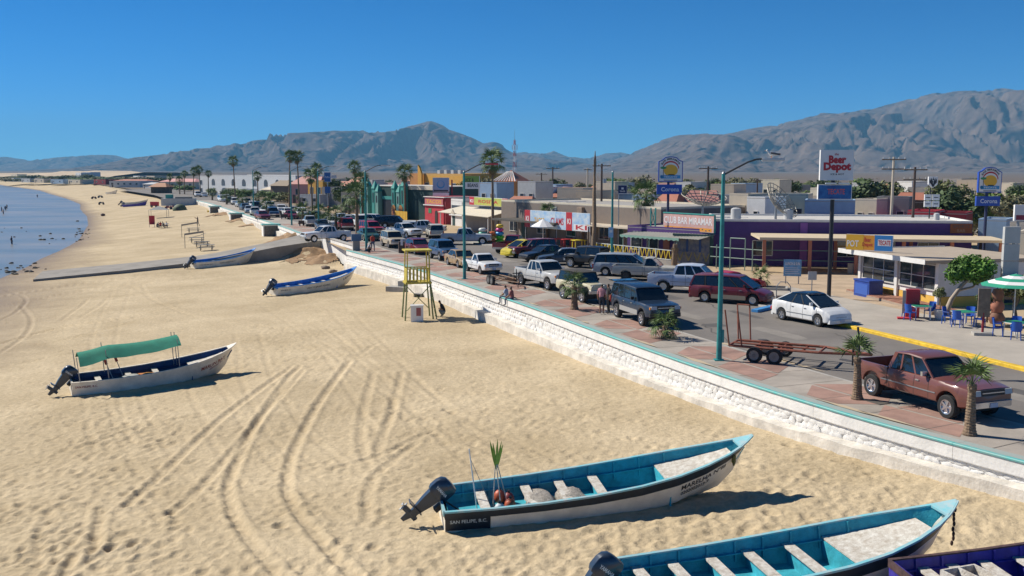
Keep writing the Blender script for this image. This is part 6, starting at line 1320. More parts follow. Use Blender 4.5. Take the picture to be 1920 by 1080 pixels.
for k in range(8): bx(o, 'plank', C_['ochre'], k * o['w'] / 8, (k + .85) * o['w'] / 8, -.04, .04, 0, 1.5)
# yellow building and tiled turret behind
o = lot('building_block', 'ochre yellow flat block with a high fin wall behind the castle front', (XAT(772, 232), 232), (XAT(868, 216), 216)); w = o['w']; shell(o, C_['yellow'], ZAT(328, 225), 14, None, .3); bx(o, 'brown_wing', C_['orange'], -.3, w * .2, -.2, -.003, 0, ZAT(325, 225)); mb = MB(); mb.prism([(0, 0), (1.5, 0), (1.5, 7.2), (.7, 8.6), (0, 9.3)], (w * .2, -.9, 0), (1, 0, 0), (0, 0, 1), -.4); mb.build('fin_wall', C_['yellow'], o)
for k in range(4): bx(o, 'roof_unit', C_['ltgrey'], w * (.45 + .13 * k), w * (.5 + .13 * k), 1, 2.2, ZAT(328, 225) + .07, ZAT(328, 225) + 1.1)
for k in range(4): window(o, w * (.28 + .17 * k), w * (.36 + .17 * k), 3.6, 5.2)
o = lot('turret_house', 'orange house with a hipped roof of red and white striped tiles', (XAT(927, 205), 205), (XAT(968, 202), 202)); w = o['w']; h = ZAT(340, 203); bx(o, 'wall', C_['orange'], 0, w, 0, 4.4, 0, h); window(o, .6, 1.4, h - 2, h - .8); window(o, w - 1.5, w - .7, h - 2, h - .8)
mb = MB(); mb.add([(-.4, -.4, h), (w + .4, -.4, h), (w + .4, 4.8, h), (-.4, 4.8, h), (w * .5, 2.2, ZAT(319, 203))], [(0, 1, 4), (1, 2, 4), (2, 3, 4), (3, 0, 4), (3, 2, 1, 0)]); rf = mb.build('roof', C_['terracotta'], o); top = Vector((w * .5, 2.2, ZAT(319, 203)))
for k in range(9):
    a = Vector((-.4 + (w + .8) * (k + .5) / 9, -.4, h)); e = a.lerp(top, .0); mb = MB(); mb.tube(a + Vector((0, -.03, .05)), a.lerp(Vector((top.x + (a.x - top.x) * .12, top.y - .1, top.z)), .86) + Vector((0, -.03, .05)), .11, .06, 5); mb.build('tile_row', C_['white'], rf)
# hotel with arches
o = lot('hotel_building', 'long white hotel with rows of dark arched balconies', (XAT(392, 330), 330), (XAT(555, 290), 290)); w = o['w']; h = ZAT(330, 310); shell(o, C_['hotel'], h, 14, None, .3)
def arch(o, x, z, r, hh, m=PANE, y=-.03): mb = MB(); mb.prism([(-r, 0), (r, 0), (r, hh)] + [(r * math.cos(t), hh + r * math.sin(t)) for t in np.linspace(0, math.pi, 9)[1:-1]] + [(-r, hh)], (x, y, z), (1, 0, 0), (0, 0, 1), .05); return mb.build('arched_opening', m, o)
for k in range(8):
    for z in (.3, 3.2): arch(o, w * (.06 + .125 * k), z, 1.05, 1.0)
o2 = lot('hotel_wing', 'bright white end wing of the arched hotel', (XAT(374, 334), 334), (XAT(391.6, 330), 330)); shell(o2, C_['white'], ZAT(331, 330), 8, None, .25)
for z in (.8, 3.4): window(o2, .7, 1.9, z, z + 1.3)
# palapa restaurant and far beach houses
p = Vector((XAT(303, 352), 352, -.3)); o = thing('palapa_restaurant', 'brown slatted beach restaurant with an orange thatched roof', 'restaurant', p, -.2); bx(o, 'screen_wall', C_['darkwood'], -2.9, 2.9, -2, 2, 0, 2.6)
for k in range(12): bx(o, 'slat', WOOD, -2.85 + k * .5, -2.75 + k * .5, -2.08, -2.005, 0, 2.6)
mb = MB(); mb.add([(-3.6, -2.8, 2.5), (3.6, -2.8, 2.5), (3.6, 2.8, 2.5), (-3.6, 2.8, 2.5), (-1.6, 0, 3.9), (1.6, 0, 3.9)], [(0, 1, 5, 4), (1, 2, 5), (2, 3, 4, 5), (3, 0, 4), (3, 2, 1, 0)]); mb.build('roof', plain('thatch_orange', (.42, .20, .10)), o)
HN = 0
def house(px0, px1, top, y, wall, roof='flat', rm=None, lab='', win=2, dd=None, base=0.0):
    o = lot('house', lab, (XAT(px0, y), y), (XAT(px1, y * .985), y * .985), 'house', 'small houses of the town'); w = o['w']; h = max(2.2, ZAT(top, y)); dd = dd or min(9, max(4, w * .7))
    if roof == 'flat': shell(o, wall, h, dd, None, .2)
    else:
        bx(o, 'wall', wall, 0, w, 0, dd, -.3, h * .72); mb = MB(); z = h * .72; mb.add([(-.4, -.4, z), (w + .4, -.4, z), (w + .4, dd + .4, z), (-.4, dd + .4, z), (w * .15, dd / 2, h), (w * .85, dd / 2, h)], [(0, 1, 5, 4), (1, 2, 5), (2, 3, 4, 5), (3, 0, 4), (3, 2, 1, 0)]); mb.build('roof', rm or C_['terracotta'], o)
    hh = h * (.72 if roof != 'flat' else 1)
    for k in range(win): x = w * (k + .5) / win; window(o, x - min(.6, w * .1), x + min(.6, w * .1), hh * .45, hh * .75)
    bx(o, 'door', C_['darkwood'], w * .08, w * .08 + min(.9, w * .2), -.05, -.003, 0, min(2.1, hh * .8))
    return o
TR = C_['terracotta']
house(1003, 1035, 352, 158, C_['white'], 'flat', lab='white house with a rounded corner pier left of the long red roof')
house(1035, 1108, 351, 155, C_['dkgreen'], 'hip', TR, 'long dark house under a long red tiled roof', 3)
house(1110, 1160, 362, 135, C_['grey'], 'flat', lab='grey flat house behind the timber pole'); house(1160, 1232, 366, 128, C_['ltgrey'], 'flat', lab='pale grey house below the dark blue sign')
house(1222, 1262, 362, 118, C_['cream'], 'hip', TR, 'cream house with small gable left of the tall sun sign'); house(1275, 1345, 357, 118, C_['ltgrey'], 'hip', plain('pink_roof', (.38, .17, .14)), 'lilac grey house with pinkish roof behind the left dish')
house(1365, 1400, 366, 104, C_['sand'], 'flat', lab='sand coloured shack with timber pergola right of the near lamp', win=1); house(1398, 1432, 372, 102, C_['white'], 'flat', lab='small white rooftop hut with one window', win=1); house(1440, 1512, 366, 106, C_['cream'], 'flat', lab='long cream house behind the right dish'); house(1506, 1600, 378, 100, C_['blue'], 'flat', lab='pale blue shack row below the beer sign', win=4)
house(1600, 1640, 376, 103, C_['cream'], 'flat', lab='cream house with white shutters right of the beer sign'); house(1640, 1700, 372, 104, C_['grey'], 'flat', lab='grey house behind the pale crossarm pole'); house(1672, 1735, 361, 125, C_['pink'], 'hip', TR, 'pink house with a red roof left of the eagle sign')
house(1700, 1760, 380, 108, C_['darkwood'], 'flat', lab='dark brown shed behind the red wall'); house(1698, 1750, 398, 96, C_['red'], 'flat', lab='bright red block wall house left of the eagle pole', win=0); house(1752, 1808, 401, 97, C_['dkred'], 'flat', lab='dark red block house right of the eagle pole', win=0)
house(1830, 1882, 414, 84, C_['blue'], 'flat', lab='pale blue walled house with a round emblem at right', win=0); house(1888, 1930, 420, 78, C_['grey'], 'flat', lab='dark house at the right frame edge'); house(1905, 1960, 438, 72, C_['cream'], 'flat', lab='low cream house at the right frame edge', win=1)
p = AT(1851, 432, 83.85); mb = MB(); mb.tube((p.x, p.y + .02, p.z), (p.x, p.y - .03, p.z), .38, .38, 16); mb.build('emblem_disc', plain('emblem_blue', (.08, .12, .25)), None, label='round dark blue emblem on the pale blue wall', cat='emblem')
house(545, 600, 331, 245, C_['pink'], 'hip', plain('salmon_roof', (.50, .24, .20)), 'salmon roofed house right of the two tall palms'); house(578, 606, 340, 235, C_['yellow'], 'flat', lab='yellow and grey house beside the salmon roof'); house(604, 645, 352, 225, C_['grey'], 'flat', lab='grey shop under the high blue sign'); house(640, 690, 362, 190, C_['tan'], 'flat', lab='tan arched arcade left of the castle front', win=4); house(560, 600, 366, 225, C_['ltgrey'], 'flat', lab='long pale shop below the salmon roof'); house(490, 520, 350, 300, C_['cream'], 'hip', C_['sand'], 'cream house before the hotel middle'); house(508, 540, 338, 275, plain('thatch_dark', (.17, .12, .08)), 'hip', plain('thatch_brown', (.22, .16, .10)), 'brown thatched palapa before the hotel', win=0); house(455, 490, 356, 310, C_['white'], 'flat', lab='white low house before the hotel', win=3); house(420, 445, 358, 320, C_['sand'], 'flat', lab='sandy arched gate house before the hotel', win=1)
house(268, 287, 342, 440, C_['ltgrey'], 'hip', C_['ltgrey'], 'grey roofed beach house left of the palapa'); house(205, 262, 340, 470, C_['ltgrey'], 'flat', lab='long pale beach house on the far shore', win=5); house(300, 365, 335, 420, C_['cream'], 'hip', C_['pink'], 'cream villa behind the palapa', 4); house(212, 275, 336, 520, C_['tan'], 'hip', TR, 'long red roofed villa behind the far beach houses', 4)
for i, (a, b, t, y, m_, k) in enumerate(((10, 26, 341, 700, 'white', 'flat'), (40, 56, 342, 660, 'ltgrey', 'flat'), (64, 82, 339, 640, 'sand', 'flat'), (95, 118, 341, 600, 'blue', 'flat'), (128, 150, 341, 590, 'cream', 'flat'), (158, 172, 337, 600, 'terracotta', 'hip'), (176, 198, 337, 560, 'dkred', 'flat'), (142, 152, 324, 900, 'white', 'flat'), (155, 170, 323, 920, 'hotel', 'flat'), (20, 32, 327, 1000, 'cream', 'flat'), (250, 262, 330, 760, 'white', 'flat'), (275, 290, 330, 740, 'sand', 'flat'))):
    house(a, b, t, y, C_[m_], k, lab=f'{["first", "second", "third", "fourth", "fifth", "sixth", "seventh", "eighth", "ninth", "tenth", "eleventh", "twelfth"][i]} tiny far shore house, {m_.replace("dkred", "dark red").replace("ltgrey", "light grey").replace("hotel", "off white")} walled')
# sandy bluffs behind the far shore
mb = MB(); xs = np.linspace(XAT(-150, 1150), XAT(240, 1150), 90); rows = []
for d_, k in ((-60, 0), (-30, .55), (0, .9), (60, 1), (180, .9), (300, 0)): rows.append([(x, 1150 + d_ + 15 * math.sin(x * .02), k * (4.2 + 2.2 * math.sin(x * .011) + 1.8 * math.sin(x * .047 + 1)) - 1 + (1.2 * math.sin(x * .19 + d_)) * k) for x in xs])
mb.loft(rows); mb.build('bluff', plain('pale_bluff_sand', (.55, .43, .29), .95, .2), None, 60, kind='structure', label='low pale sandy bluffs behind the far shore')

# ------------------------------------------------------------------ tall signs and poles
def post(o, x, y, h, r=.1, m=None, name='post'): mb = MB(); mb.tube((x, y, 0), (x, y, h), r, r, 10); return mb.build(name, m or SGK, o, 50)
y = 63.2; o, f = board('pole_sign', 'tall white beer shop sign with red lettering on a black pole', (XAT(1529, y), y), (XAT(1588, y), y - .3), ZAT(338, y), ZAT(281, y), .42, SGW); put(o, f, 'text', SGR, .42, .82, .12, .08, 'the'); put(o, f, 'text', SGR, .25, .55, .52, .27, 'Beer', 2, .06); put(o, f, 'text', SGR, .10, .25, .82, .34, 'Depot', 2, .06); put(o, f, 'text', SGK, .32, .17, .40, .06, 'ICE & HOT')
w = o['w']; post(o, w * .42, .21, ZAT(338, y), .13); z0, z1 = ZAT(374, y), ZAT(346, y); lb = bx(o, 'lower_cabinet', WHITE, -.08, w - .05, .0, .40, z0, z1); lf = bx(o, 'lower_face', mat('beer_blue', (.012, .05, .22), .4, 0, .7, 2, col2=(.03, .16, .42)), -.04, w - .09, -.012, -.002, z0 + .04, z1 - .04, lb); letter_plane('TECATE', mat('sign_light_red', (.6, .10, .10), .5), lf, (.5, -.02, z0 + .33), (1, 0, 0), (0, 0, 1), 1.05, .34)
for k in range(2): bx(o, 'lamp_tray', WHITE, .35 + k * .8, 1.0 + k * .8, -.2, .1, z1 + .03, z1 + .12)
def sun_sign(label, x0, x1, t, b, ct, cb, y, base):
    o = thing('pole_sign', label, 'sign', (XAT(x0, y), y, 0), -.05, 'sun and palm bar signs'); w = XAT(x1, y) - XAT(x0, y); z0, z1 = ZAT(b, y), ZAT(t, y); H = z1 - z0; o['w'] = w; o['z0'] = z0; o['z1'] = z1
    prof = [(0, 0), (w, 0), (w, H * .80), (w * .86, H * .86), (w * .72, H * .97), (w * .5, H), (w * .28, H * .97), (w * .14, H * .86), (0, H * .80)]
    mb = MB(); mb.prism(prof, (0, .02, z0), (1, 0, 0), (0, 0, 1), -.30); mb.build('cabinet', SGB, o); mb = MB(); mb.prism([(w * .5 + (a - w * .5) * .93, H * .5 + (c - H * .5) * .93) for a, c in prof], (0, 0, z0), (1, 0, 0), (0, 0, 1), .006); f = mb.build('face', SGW, o)
    P = lambda *a, **k: put(o, f, *a, **k)
    P('arch', SGR, .5, .52, .34, .30); P('arch', SGW, .5, .52, .30, .24, lay=2); P('disc', SGY, .5, .45, .29, .23, lay=3); P('rect', SGS, .10, .13, .80, .13, lay=4); P('disc', SGS, .14, .20, .07, .07, lay=4); P('disc', SGG, .20, .55, .13, .05, lay=4); P('rect', SGK, .19, .26, .02, .28, lay=3); P('rect', SGK, .40, .26, .25, .04, lay=5); P('rect', SGK, .22, .055, .56, .025, lay=2)
    v = lambda u, q: Vector((w * .5 - math.cos(math.pi * (.14 + .72 * u)) * w * (.37 + .07 * q), -.03, z0 + H * (.52 + (.34 + .08 * q) * math.sin(math.pi * (.14 + .72 * u)))))
    letter('BAR MIRAMAR', SGK, f, v)
    letter_plane('TECATE', SGW, f, (w * .22, -.05, z0 + H * .165), (1, 0, 0), (0, 0, 1), w * .55, H * .06)
    c0, c1 = ZAT(cb, y), ZAT(ct, y); cb_ = bx(o, 'lower_cabinet', SGB, -.05 * w, w * .98, .02, .28, c0, c1); letter_plane('Corona', plain('pale_print', (.6, .64, .72)), cb_, (w * .12, .012, c0 + (c1 - c0) * .28), (1, 0, 0), (0, 0, 1), w * .74, (c1 - c0) * .46); post(o, w * .42, .16, z0, .12, plain('dark_blue_post', (.02, .03, .09)))
    return o
sun_sign('tall sun and palm bar sign on a post above the pink bar sign', 1232, 1277, 293, 341, 346, 364, 95, 400); sun_sign('second sun and palm bar sign near the right frame edge', 1826, 1868, 313, 361, 368, 386, 81, 450)
o = thing('pole_sign', 'eagle shield sign with four small panels on a thin pole', 'sign', (XAT(1734, 90), 90, 0), 0); w = XAT(1751, 90) - XAT(1734, 90); z0, z1 = ZAT(352, 90), ZAT(331, 90); H = z1 - z0; mb = MB(); mb.prism([(0, H * .3), (w * .5, 0), (w, H * .3), (w, H), (0, H)], (0, 0, z0), (1, 0, 0), (0, 0, 1), -.2); f = mb.build('shield', SGW, o)
mb = MB(); mb.prism([(.1, .45), (.3, .3), (.42, .08), (.58, .08), (.7, .3), (.9, .45), (.9, .92), (.78, .62), (.7, .9), (.6, .65), (.5, .97), (.4, .65), (.3, .9), (.22, .62), (.1, .92)], (0, -.008, z0), (w, 0, 0), (0, 0, H), .006); mb.build('eagle_print', SGK, f); letter_plane('T', SGW, f, (w * .42, -.02, z0 + H * .35), (1, 0, 0), (0, 0, 1), w * .16, H * .32); post(o, w * .3, .1, z0, .06)
for k in range(4): a = XAT((1728, 1743)[k % 2], 90) - o.location.x; bb = bx(o, 'small_panel', SGW, a, a + .62, -.02, .12, ZAT((375.5, 388)[k // 2], 90), ZAT((364.5, 377)[k // 2], 90)); bx(o, 'print', SGK, a + .1, a + .5, -.03, -.022, ZAT((371, 383)[k // 2], 90), ZAT((369.5, 381.5)[k // 2], 90), bb)
y = 54.5; o = thing('panel_sign', 'tall blank grey sign of three stacked panels at the right edge', 'sign', (XAT(1875, y), y, 0), .05); w = XAT(1905, y) - XAT(1875, y)
for k in range(3): a, b = ZAT((522, 489, 457)[k], y), ZAT((490, 458, 425)[k], y); bx(o, 'panel', C_['ltgrey'], 0, w, 0, .22, a + .01, b - .01)
for x in (.08, w - .08): post(o, x, .11, ZAT(522, y), .05, STEEL)
o, f = board('pole_sign', 'white and dark red sign cut off by the right frame edge', (XAT(1894, 68), 68), (XAT(1950, 68), 67.6), ZAT(414, 68), ZAT(384, 68), .3, SGW); put(o, f, 'rect', plain('wine_print', (.28, .04, .07)), .05, .06, .9, .30); post(o, .3, .15, ZAT(414, 68), .1, STEEL)
o, f = board('pole_sign', 'small dark blue sign on a pole above the grey brown shop', (XAT(1157, 100), 100), (XAT(1174, 100), 99.8), ZAT(363, 100), ZAT(347, 100), .15, mat('deep_blue', (.015, .025, .10), .5)); put(o, f, 'text', SGW, .2, .2, .6, .16, 'TELCEL'); put(o, f, 'rect', SGW, .38, .5, .25, .22); post(o, .1, .08, ZAT(350, 100), .05, STEEL)
o, f = board('pole_sign', 'high blue sign among the far palms', (XAT(609, 205), 205), (XAT(622, 205), 204.5), ZAT(341, 205), ZAT(323, 205), .3, mat('royal_blue', (.02, .10, .32), .5)); put(o, f, 'text', plain('pale_print', (.6, .64, .72)), .15, .4, .7, .22, 'Pacifico'); post(o, .7, .15, ZAT(341, 205), .12, STEEL); bx(o, 'lower_panel', mat('royal_blue', (.02, .10, .32), .5), .1, 1.3, .0, .25, ZAT(362, 205), ZAT(350, 205))
o, f = board('pole_sign', 'green and white RICE & BEANS sign above the white stucco shop', (XAT(868, 146), 146), (XAT(899, 145), 145), ZAT(354, 146), ZAT(330, 146), .2, SGW); put(o, f, 'rect', mat('lime_green', (.22, .36, .06), .5), 0, .52, 1, .48); put(o, f, 'text', SGK, .08, .55, .6, .28, 'RICE &', 2); put(o, f, 'text', SGK, .30, .14, .62, .28, 'BEANS', 2)
for x in (.1, o['w'] - .1): post(o, x, .1, ZAT(354, 146), .09, WHITE)
o, f = board('pole_sign', 'blue grey emblem sign above the red restaurant', (XAT(812, 158), 158), (XAT(842, 157), 157), ZAT(359, 158), ZAT(333, 158), .2, C_['blue']); put(o, f, 'disc', SGS, .5, .5, .25, .28); put(o, f, 'disc', C_['blue'], .5, .54, .19, .22, lay=2); put(o, f, 'rect', SGK, .05, .02, .9, .10); bx(o, 'lower_panel', SGW, 0, o['w'], 0, .15, ZAT(368, 158), ZAT(361, 158))
for x in (o['w'] * .9, o['w'] + .4): post(o, x, .3, ZAT(337, 158), .12, C_['dkred'])
def utility(px, base, top, lab, y=None, arms=1, m=None, wid=2.2):
    y = y or G(px, base).y; o = thing('utility_pole', lab, 'utility pole', (XAT(px, y), y, 0), RND.uniform(-.3, .3), 'utility poles'); h = ZAT(top, y); m = m or plain('tarred_pole', (.085, .055, .045)); mb = MB(); mb.tube((0, 0, 0), (0, 0, h), .17, .11, 8); mb.build('pole', m, o, 50)
    for k in range(arms):
        z = h - .25 - k * .9; bx(o, 'crossarm', WOOD, -wid / 2, wid / 2, -.14, -.04, z - .06, z + .06)
        for x in (-.45, -.2, .2, .45): mb = MB(); mb.tube((x * wid, -.09, z + .06), (x * wid, -.09, z + .24), .05, .03, 6); mb.build('insulator', C_['ltgrey'], o)
    return o
utility(1036, 0, 313, 'crossarm pole beside the long red roof', 165); utility(1015, 0, 324, 'shorter crossarm pole right of the turret', 190); u = utility(1127, 0, 307, 'dark pole with transformer behind the timber pole', 120); mb = MB(); mb.tube((.35, 0, ZAT(343, 120)), (.35, 0, ZAT(335, 120)), .25, .25, 10); mb.build('transformer', STEEL, u)
utility(1325, 0, 312, 'crossarm pole left of the nearest lamp', 118); utility(1418, 0, 335, 'lamp topped pole right of the nearest lamp', 150, 1, None, 1.5); utility(1668, 0, 294, 'tall pale concrete pole with crossarms', 95, 2, C_['sand']); utility(1708, 0, 313, 'brown crossarm pole left of the eagle sign', 92, 2); utility(1101, 0, 315, 'thin pale pole left of the timber pole', 150, 1, C_['sand'], 1.2); utility(1445, 0, 343, 'small far crossarm pole among the trees', 190); utility(1467, 0, 340, 'thin far pole left of the beer sign', 180)
# telecom mast
y = 420; o = thing('telecom_mast', 'red and white lattice telecom mast on the skyline', 'mast', (XAT(965, y), y, 0)); h = ZAT(262, y); nS = 9
for k in range(nS):
    z0, z1 = h * k / nS, h * (k + 1) / nS; r0, r1 = 1.1 - .7 * k / nS, 1.1 - .7 * (k + 1) / nS; mb = MB(); c = [(math.cos(a), math.sin(a)) for a in (.5, 2.6, 4.7)]
    for i in range(3): j = (i + 1) % 3; mb.tube((c[i][0] * r0, c[i][1] * r0, z0), (c[i][0] * r1, c[i][1] * r1, z1), .09, .09, 4); mb.tube((c[i][0] * r0, c[i][1] * r0, z0), (c[j][0] * r1, c[j][1] * r1, z1), .06, .06, 4)
    mb.build('mast_section', plain('mast_red', (.45, .08, .06)) if k % 2 == 0 else WHITE, o)
for k in range(4): a = k * 1.57; bx(o, 'antenna_panel', WHITE, 1.0 * math.cos(a) - .15, 1.0 * math.cos(a) + .15, 1.0 * math.sin(a) - .15, 1.0 * math.sin(a) + .15, h * .80, h * .90)
mb = MB(); mb.tube((0, 0, h), (0, 0, h + 4), .08, .04, 5); mb.build('spike', STEEL, o)
# roof-top mesh dishes
def dish(lab, px, py, y, r, az, el, base):
    c = AT(px, py, y); o = thing('satellite_dish', lab, 'dish', (c.x, c.y, base)); M = Matrix.Translation((0, 0, c.z - base)) @ Euler((el, 0, az)).to_matrix().to_4x4(); DM = mat('dish_mesh_wire', (.30, .28, .24), .6, .4); f = lambda q, a: M @ Vector((r * q * math.cos(a), r * q * math.sin(a), .38 * r * q * q))
    for k in range(20): mb = MB(); a = k * math.pi / 10; mb.path([f(q, a) for q in (.04, .35, .7, 1)], .04, 4); mb.build('rib', DM, o)
    for q in (.3, .5, .68, .84, 1): mb = MB(); mb.path([f(q, a) for a in np.linspace(0, 2 * math.pi, 25)], .035, 4); mb.build('ring', DM, o)
    mb = MB(); mb.tube((0, 0, 0), (0, 0, c.z - base), .12, .09, 8); mb.build('pedestal', STEEL, o); mb = MB(); mb.tube(M @ Vector((0, 0, 0)), M @ Vector((0, 0, r * .8)), .03, .03, 5); mb.build('feed_arm', STEEL, o)
dish('large mesh satellite dish tipped skyward on the bar roof, left', 1318, 383, 93, 2.1, .3, .25, 2.9); dish('large mesh satellite dish facing sideways on the bar roof, right', 1455, 384, 89, 1.9, .9, .9, 3.8)
for px, py, s, lab in ((1380, 398, .9, 'grey rooftop water tank behind the nearest lamp'), (1478, 402, .8, 'white rooftop cooler under the right dish'), (1756, 414, .5, 'small rooftop vent on the purple bar')):
    p = AT(px, py, 87.5); mb = MB(); mb.tube((0, 0, -.1), (0, 0, s), s * .5, s * .5, 12); mb.ball((0, 0, s), (s * .5, s * .5, s * .2), 12, 5); mb.build('water_tank', C_['ltgrey'], None, 50, loc=(p.x, p.y, 3.83), label=lab, cat='tank')

# more roofs between the front row and the tree belt
cnt = {}; FILL = []
for i in range(48):
    px = 905 + i * 21 + RND.uniform(-8, 8); y = RND.uniform(118, 215); FILL.append((px, y, RND.choice(['white', 'cream', 'sand', 'tan', 'ltgrey', 'grey', 'pink', 'blue']), RND.choice(['flat', 'flat', 'flat', 'flat', 'flat', 'flat', 'hip'])))
for i in range(12): FILL.append((600 + i * 26 + RND.uniform(-6, 6), RND.uniform(240, 330), RND.choice(['white', 'cream', 'sand', 'ltgrey', 'pink']), RND.choice(['flat', 'hip'])))
for px, y, c, k in sorted(FILL):
    cnt[(c, k)] = cnt.get((c, k), 0) + 1; ww = RND.uniform(28, 46) * (150 / y)
    house(px, px + ww, ZAT and 540 - FPX * math.tan(math.atan((RND.uniform(3.6, 6.4) - EYE) / y) + TILT), y, C_[c], k, None, f'{ordinal(cnt[(c, k)])} {c.replace("ltgrey", "light grey")} {"tile roofed" if k == "hip" else "flat roofed"} house from the left behind the front row', 2)
# ------------------------------------------------------------------ lifeguard tower, trailers, furniture, beach things, people
p = S(783, 596); o = thing('lifeguard_tower', 'yellow wooden lifeguard tower standing on the sand by the seawall', 'lifeguard tower', p, .25)
YW = mat('yellow_tower_paint', (.52, .42, .06), .7, 0, .3, 4); GW_ = mat('green_tower_leg', (.16, .20, .07), .7, 0, .3, 4)
for sx in (1, -1):
    for sy in (1, -1):
        mb = MB(); mb.tube((sx * .98, sy * .75, -.25), (sx * .78, sy * .6, 2.45), .055, .05, 6); mb.build('leg', GW_, o); mb = MB(); mb.tube((sx * .78, sy * .6, 2.45), (sx * .74, sy * .56, 4.65), .05, .045, 6); mb.build('roof_post', YW, o)
bx(o, 'platform', YW, -.9, .9, -.7, .7, 2.42, 2.56); bx(o, 'roof', YW, -.92, .92, -.75, .75, 4.65, 4.74)
for sy in (1, -1):
    bx(o, 'rail', YW, -.78, .78, sy * .6 - .03, sy * .6 + .03, 3.42, 3.5)
    for k in range(6): x = -.62 + k * .25; bx(o, 'slat', YW, x - .035, x + .035, sy * .6 - .02, sy * .6 + .02, 2.57, 3.41)
for sx in (1, -1):
    for k in range(3): bx(o, 'side_board', YW, sx * .78 - .02, sx * .78 + .02, -.52 + k * .36, -.20 + k * .36, 2.57, 3.45)
mb = MB(); mb.tube((-.85, -.68, .6), (.8, -.62, 2.3), .03, .03, 5); mb.build('brace', GW_, o); mb = MB(); mb.tube((.85, .68, .6), (-.8, .62, 2.3), .03, .03, 5); mb.build('brace', GW_, o)
for sy in (.25, -.15): mb = MB(); mb.tube((1.35, sy, -.2), (.88, sy, 2.5), .035, .035, 5); mb.build('ladder_rail', GW_, o)
for k in range(6): mb = MB(); z = .2 + k * .38; x = 1.31 - .17 * (z / 1.0) ; mb.tube((x, .25, z), (x, -.15, z), .022, .022, 5); mb.build('ladder_rung', GW_, o)
p = S(783, 597) + Vector((.05, -.9, 0)); o = thing('drinks_cooler', 'white cabinet with a faded red picture under the lifeguard tower', 'cooler', p, .1); bx(o, 'cabinet', WHITE, -.42, .42, -.3, .3, -.05, 1.0); bx(o, 'picture', plain('faded_red', (.38, .12, .11)), -.05, .26, -.315, -.303, .35, .9); bx(o, 'lid', WHITE, -.45, .45, -.33, .33, 1.003, 1.06)
p = S(752, 545); o = thing('concrete_steps', 'broken concrete block steps against the seawall', 'steps', p, -.4); bx(o, 'block', CONC, -1.2, .5, -.5, .6, -.2, .35); bx(o, 'upper_block', CONC, -.3, 1.3, .0, .9, .352, .8)
p = lip_pt(79, -.75); p.z = sandz(p.x, p.y); o = thing('drain_outlet', 'small concrete drain outlet at the foot of the seawall', 'drain', p, -.4); bx(o, 'housing', CONC, -.35, .35, -.1, .4, -.3, .3); bx(o, 'opening', DARK, -.24, .24, -.12, -.103, 0, .22)
for i, (px, py, s) in enumerate(((1652, 858, .20), (1672, 862, .14), (1098, 678, .16), (1030, 650, .12), (520, 440, .5), (530, 447, .4), (548, 470, .3), (455, 408, .6), (470, 415, .5), (440, 405, .5), (485, 420, .45), (425, 398, .5), (610, 505, .5), (625, 512, .45), (640, 515, .35))):
    p = S(px, py); mb = MB(); mb.ball((0, 0, s * .3), (s, s * .7, s * .5), 8, 6, .28, random.Random(i)); mb.build('rubble_stone', plain('rubble', (.25, .19, .14), .95, .3), None, 70, loc=p, rot=(0, 0, i), label=f'{["large brown", "small brown", "grey", "small grey"][i] + " stone at the foot of the near seawall" if i < 4 else ordinal(i - 3) + " lump of rubble around the boat ramp mouth"}', cat='stone', group='rubble')
# rocks along the waterline
for i in range(64):
    if i < 28: px, py = RND.gauss(42, 22), RND.gauss(506, 6)
    elif i < 50: px, py = RND.gauss(155, 9), RND.gauss(438, 10)
    else: px, py = RND.uniform(-5, 120), RND.gauss(450, 6)
    p = S(px, py); s = RND.uniform(.08, .26); mb = MB(); mb.ball((0, 0, 0), (s * 1.3, s, s * .7), 7, 5, .25, RND); p.z = max(p.z, WATER_Z) + s * .15
    mb.build('shore_rock', plain('wet_rock', (.045, .042, .038), .8, .3), None, 70, loc=p, label='small dark rock scattered at the water edge', cat='rock', group='dark rocks at the water edge')
# boat trailers
def trailer(lab, c, rz, m, loops=True, s=1.0):
    o = thing('boat_trailer', lab, 'trailer', c, rz); T = lambda nm, a, b, r=.045, mm=m: MB().tube(Vector(a) * s, Vector(b) * s, r * s, r * s, 6).build(nm, mm, o)
    for sy in (1, -1): T('side_beam', (-1.6, sy * .75, .62), (2.2, sy * .75, .62), .06); T('tongue_beam', (2.2, sy * .75, .62), (4.2, 0, .58), .06)
    for x in (-1.6, -.5, .6, 1.5, 2.2): T('cross_beam', (x, -.75, .62), (x, .75, .62), .05)
    T('bunk', (-1.5, .4, .70), (2.0, .4, .70)); T('bunk', (-1.5, -.4, .70), (2.0, -.4, .70))
    ty, rim = wheel_meshes(.34, .2, 'steel')
    for x in (-.45, .45):
        T('axle', (x, -1.0, .36), (x, 1.0, .36), .04)
        for sy in (1, -1): w = link('wheel', ty, o, loc=(x * s * .95, sy * 1.02 * s, .34)); link('rim', rim, w)
    if loops:
        for x, sp in ((-1.55, .0), (-1.0, 0)):
            for sy in (1, -1): T('guide_post', (-1.6 + (x + 1.55), sy * .75, .62), (-1.75 + (x + 1.55), sy * 1.0, 2.2), .035)
        T('guide_bar', (-1.2, .98, 2.2), (-1.75, 1.0, 2.2), .035)
    T('winch_post', (3.7, 0, .6), (3.6, 0, 1.7), .05, BLACK); T('jack', (3.4, .25, .02), (3.4, .25, 1.0), .035, BLACK); T('winch_arm', (3.62, -.35, 1.35), (3.62, .35, 1.35), .05, BLACK)
    return o
A = G(1434, 681); T_ = G(1612, 697); trailer('rusty red twin axle boat trailer hitched behind the brown pickup', (A + (T_ - A).normalized().cross(Vector((0, 0, -1))) * .9), head(A, T_), RUST)
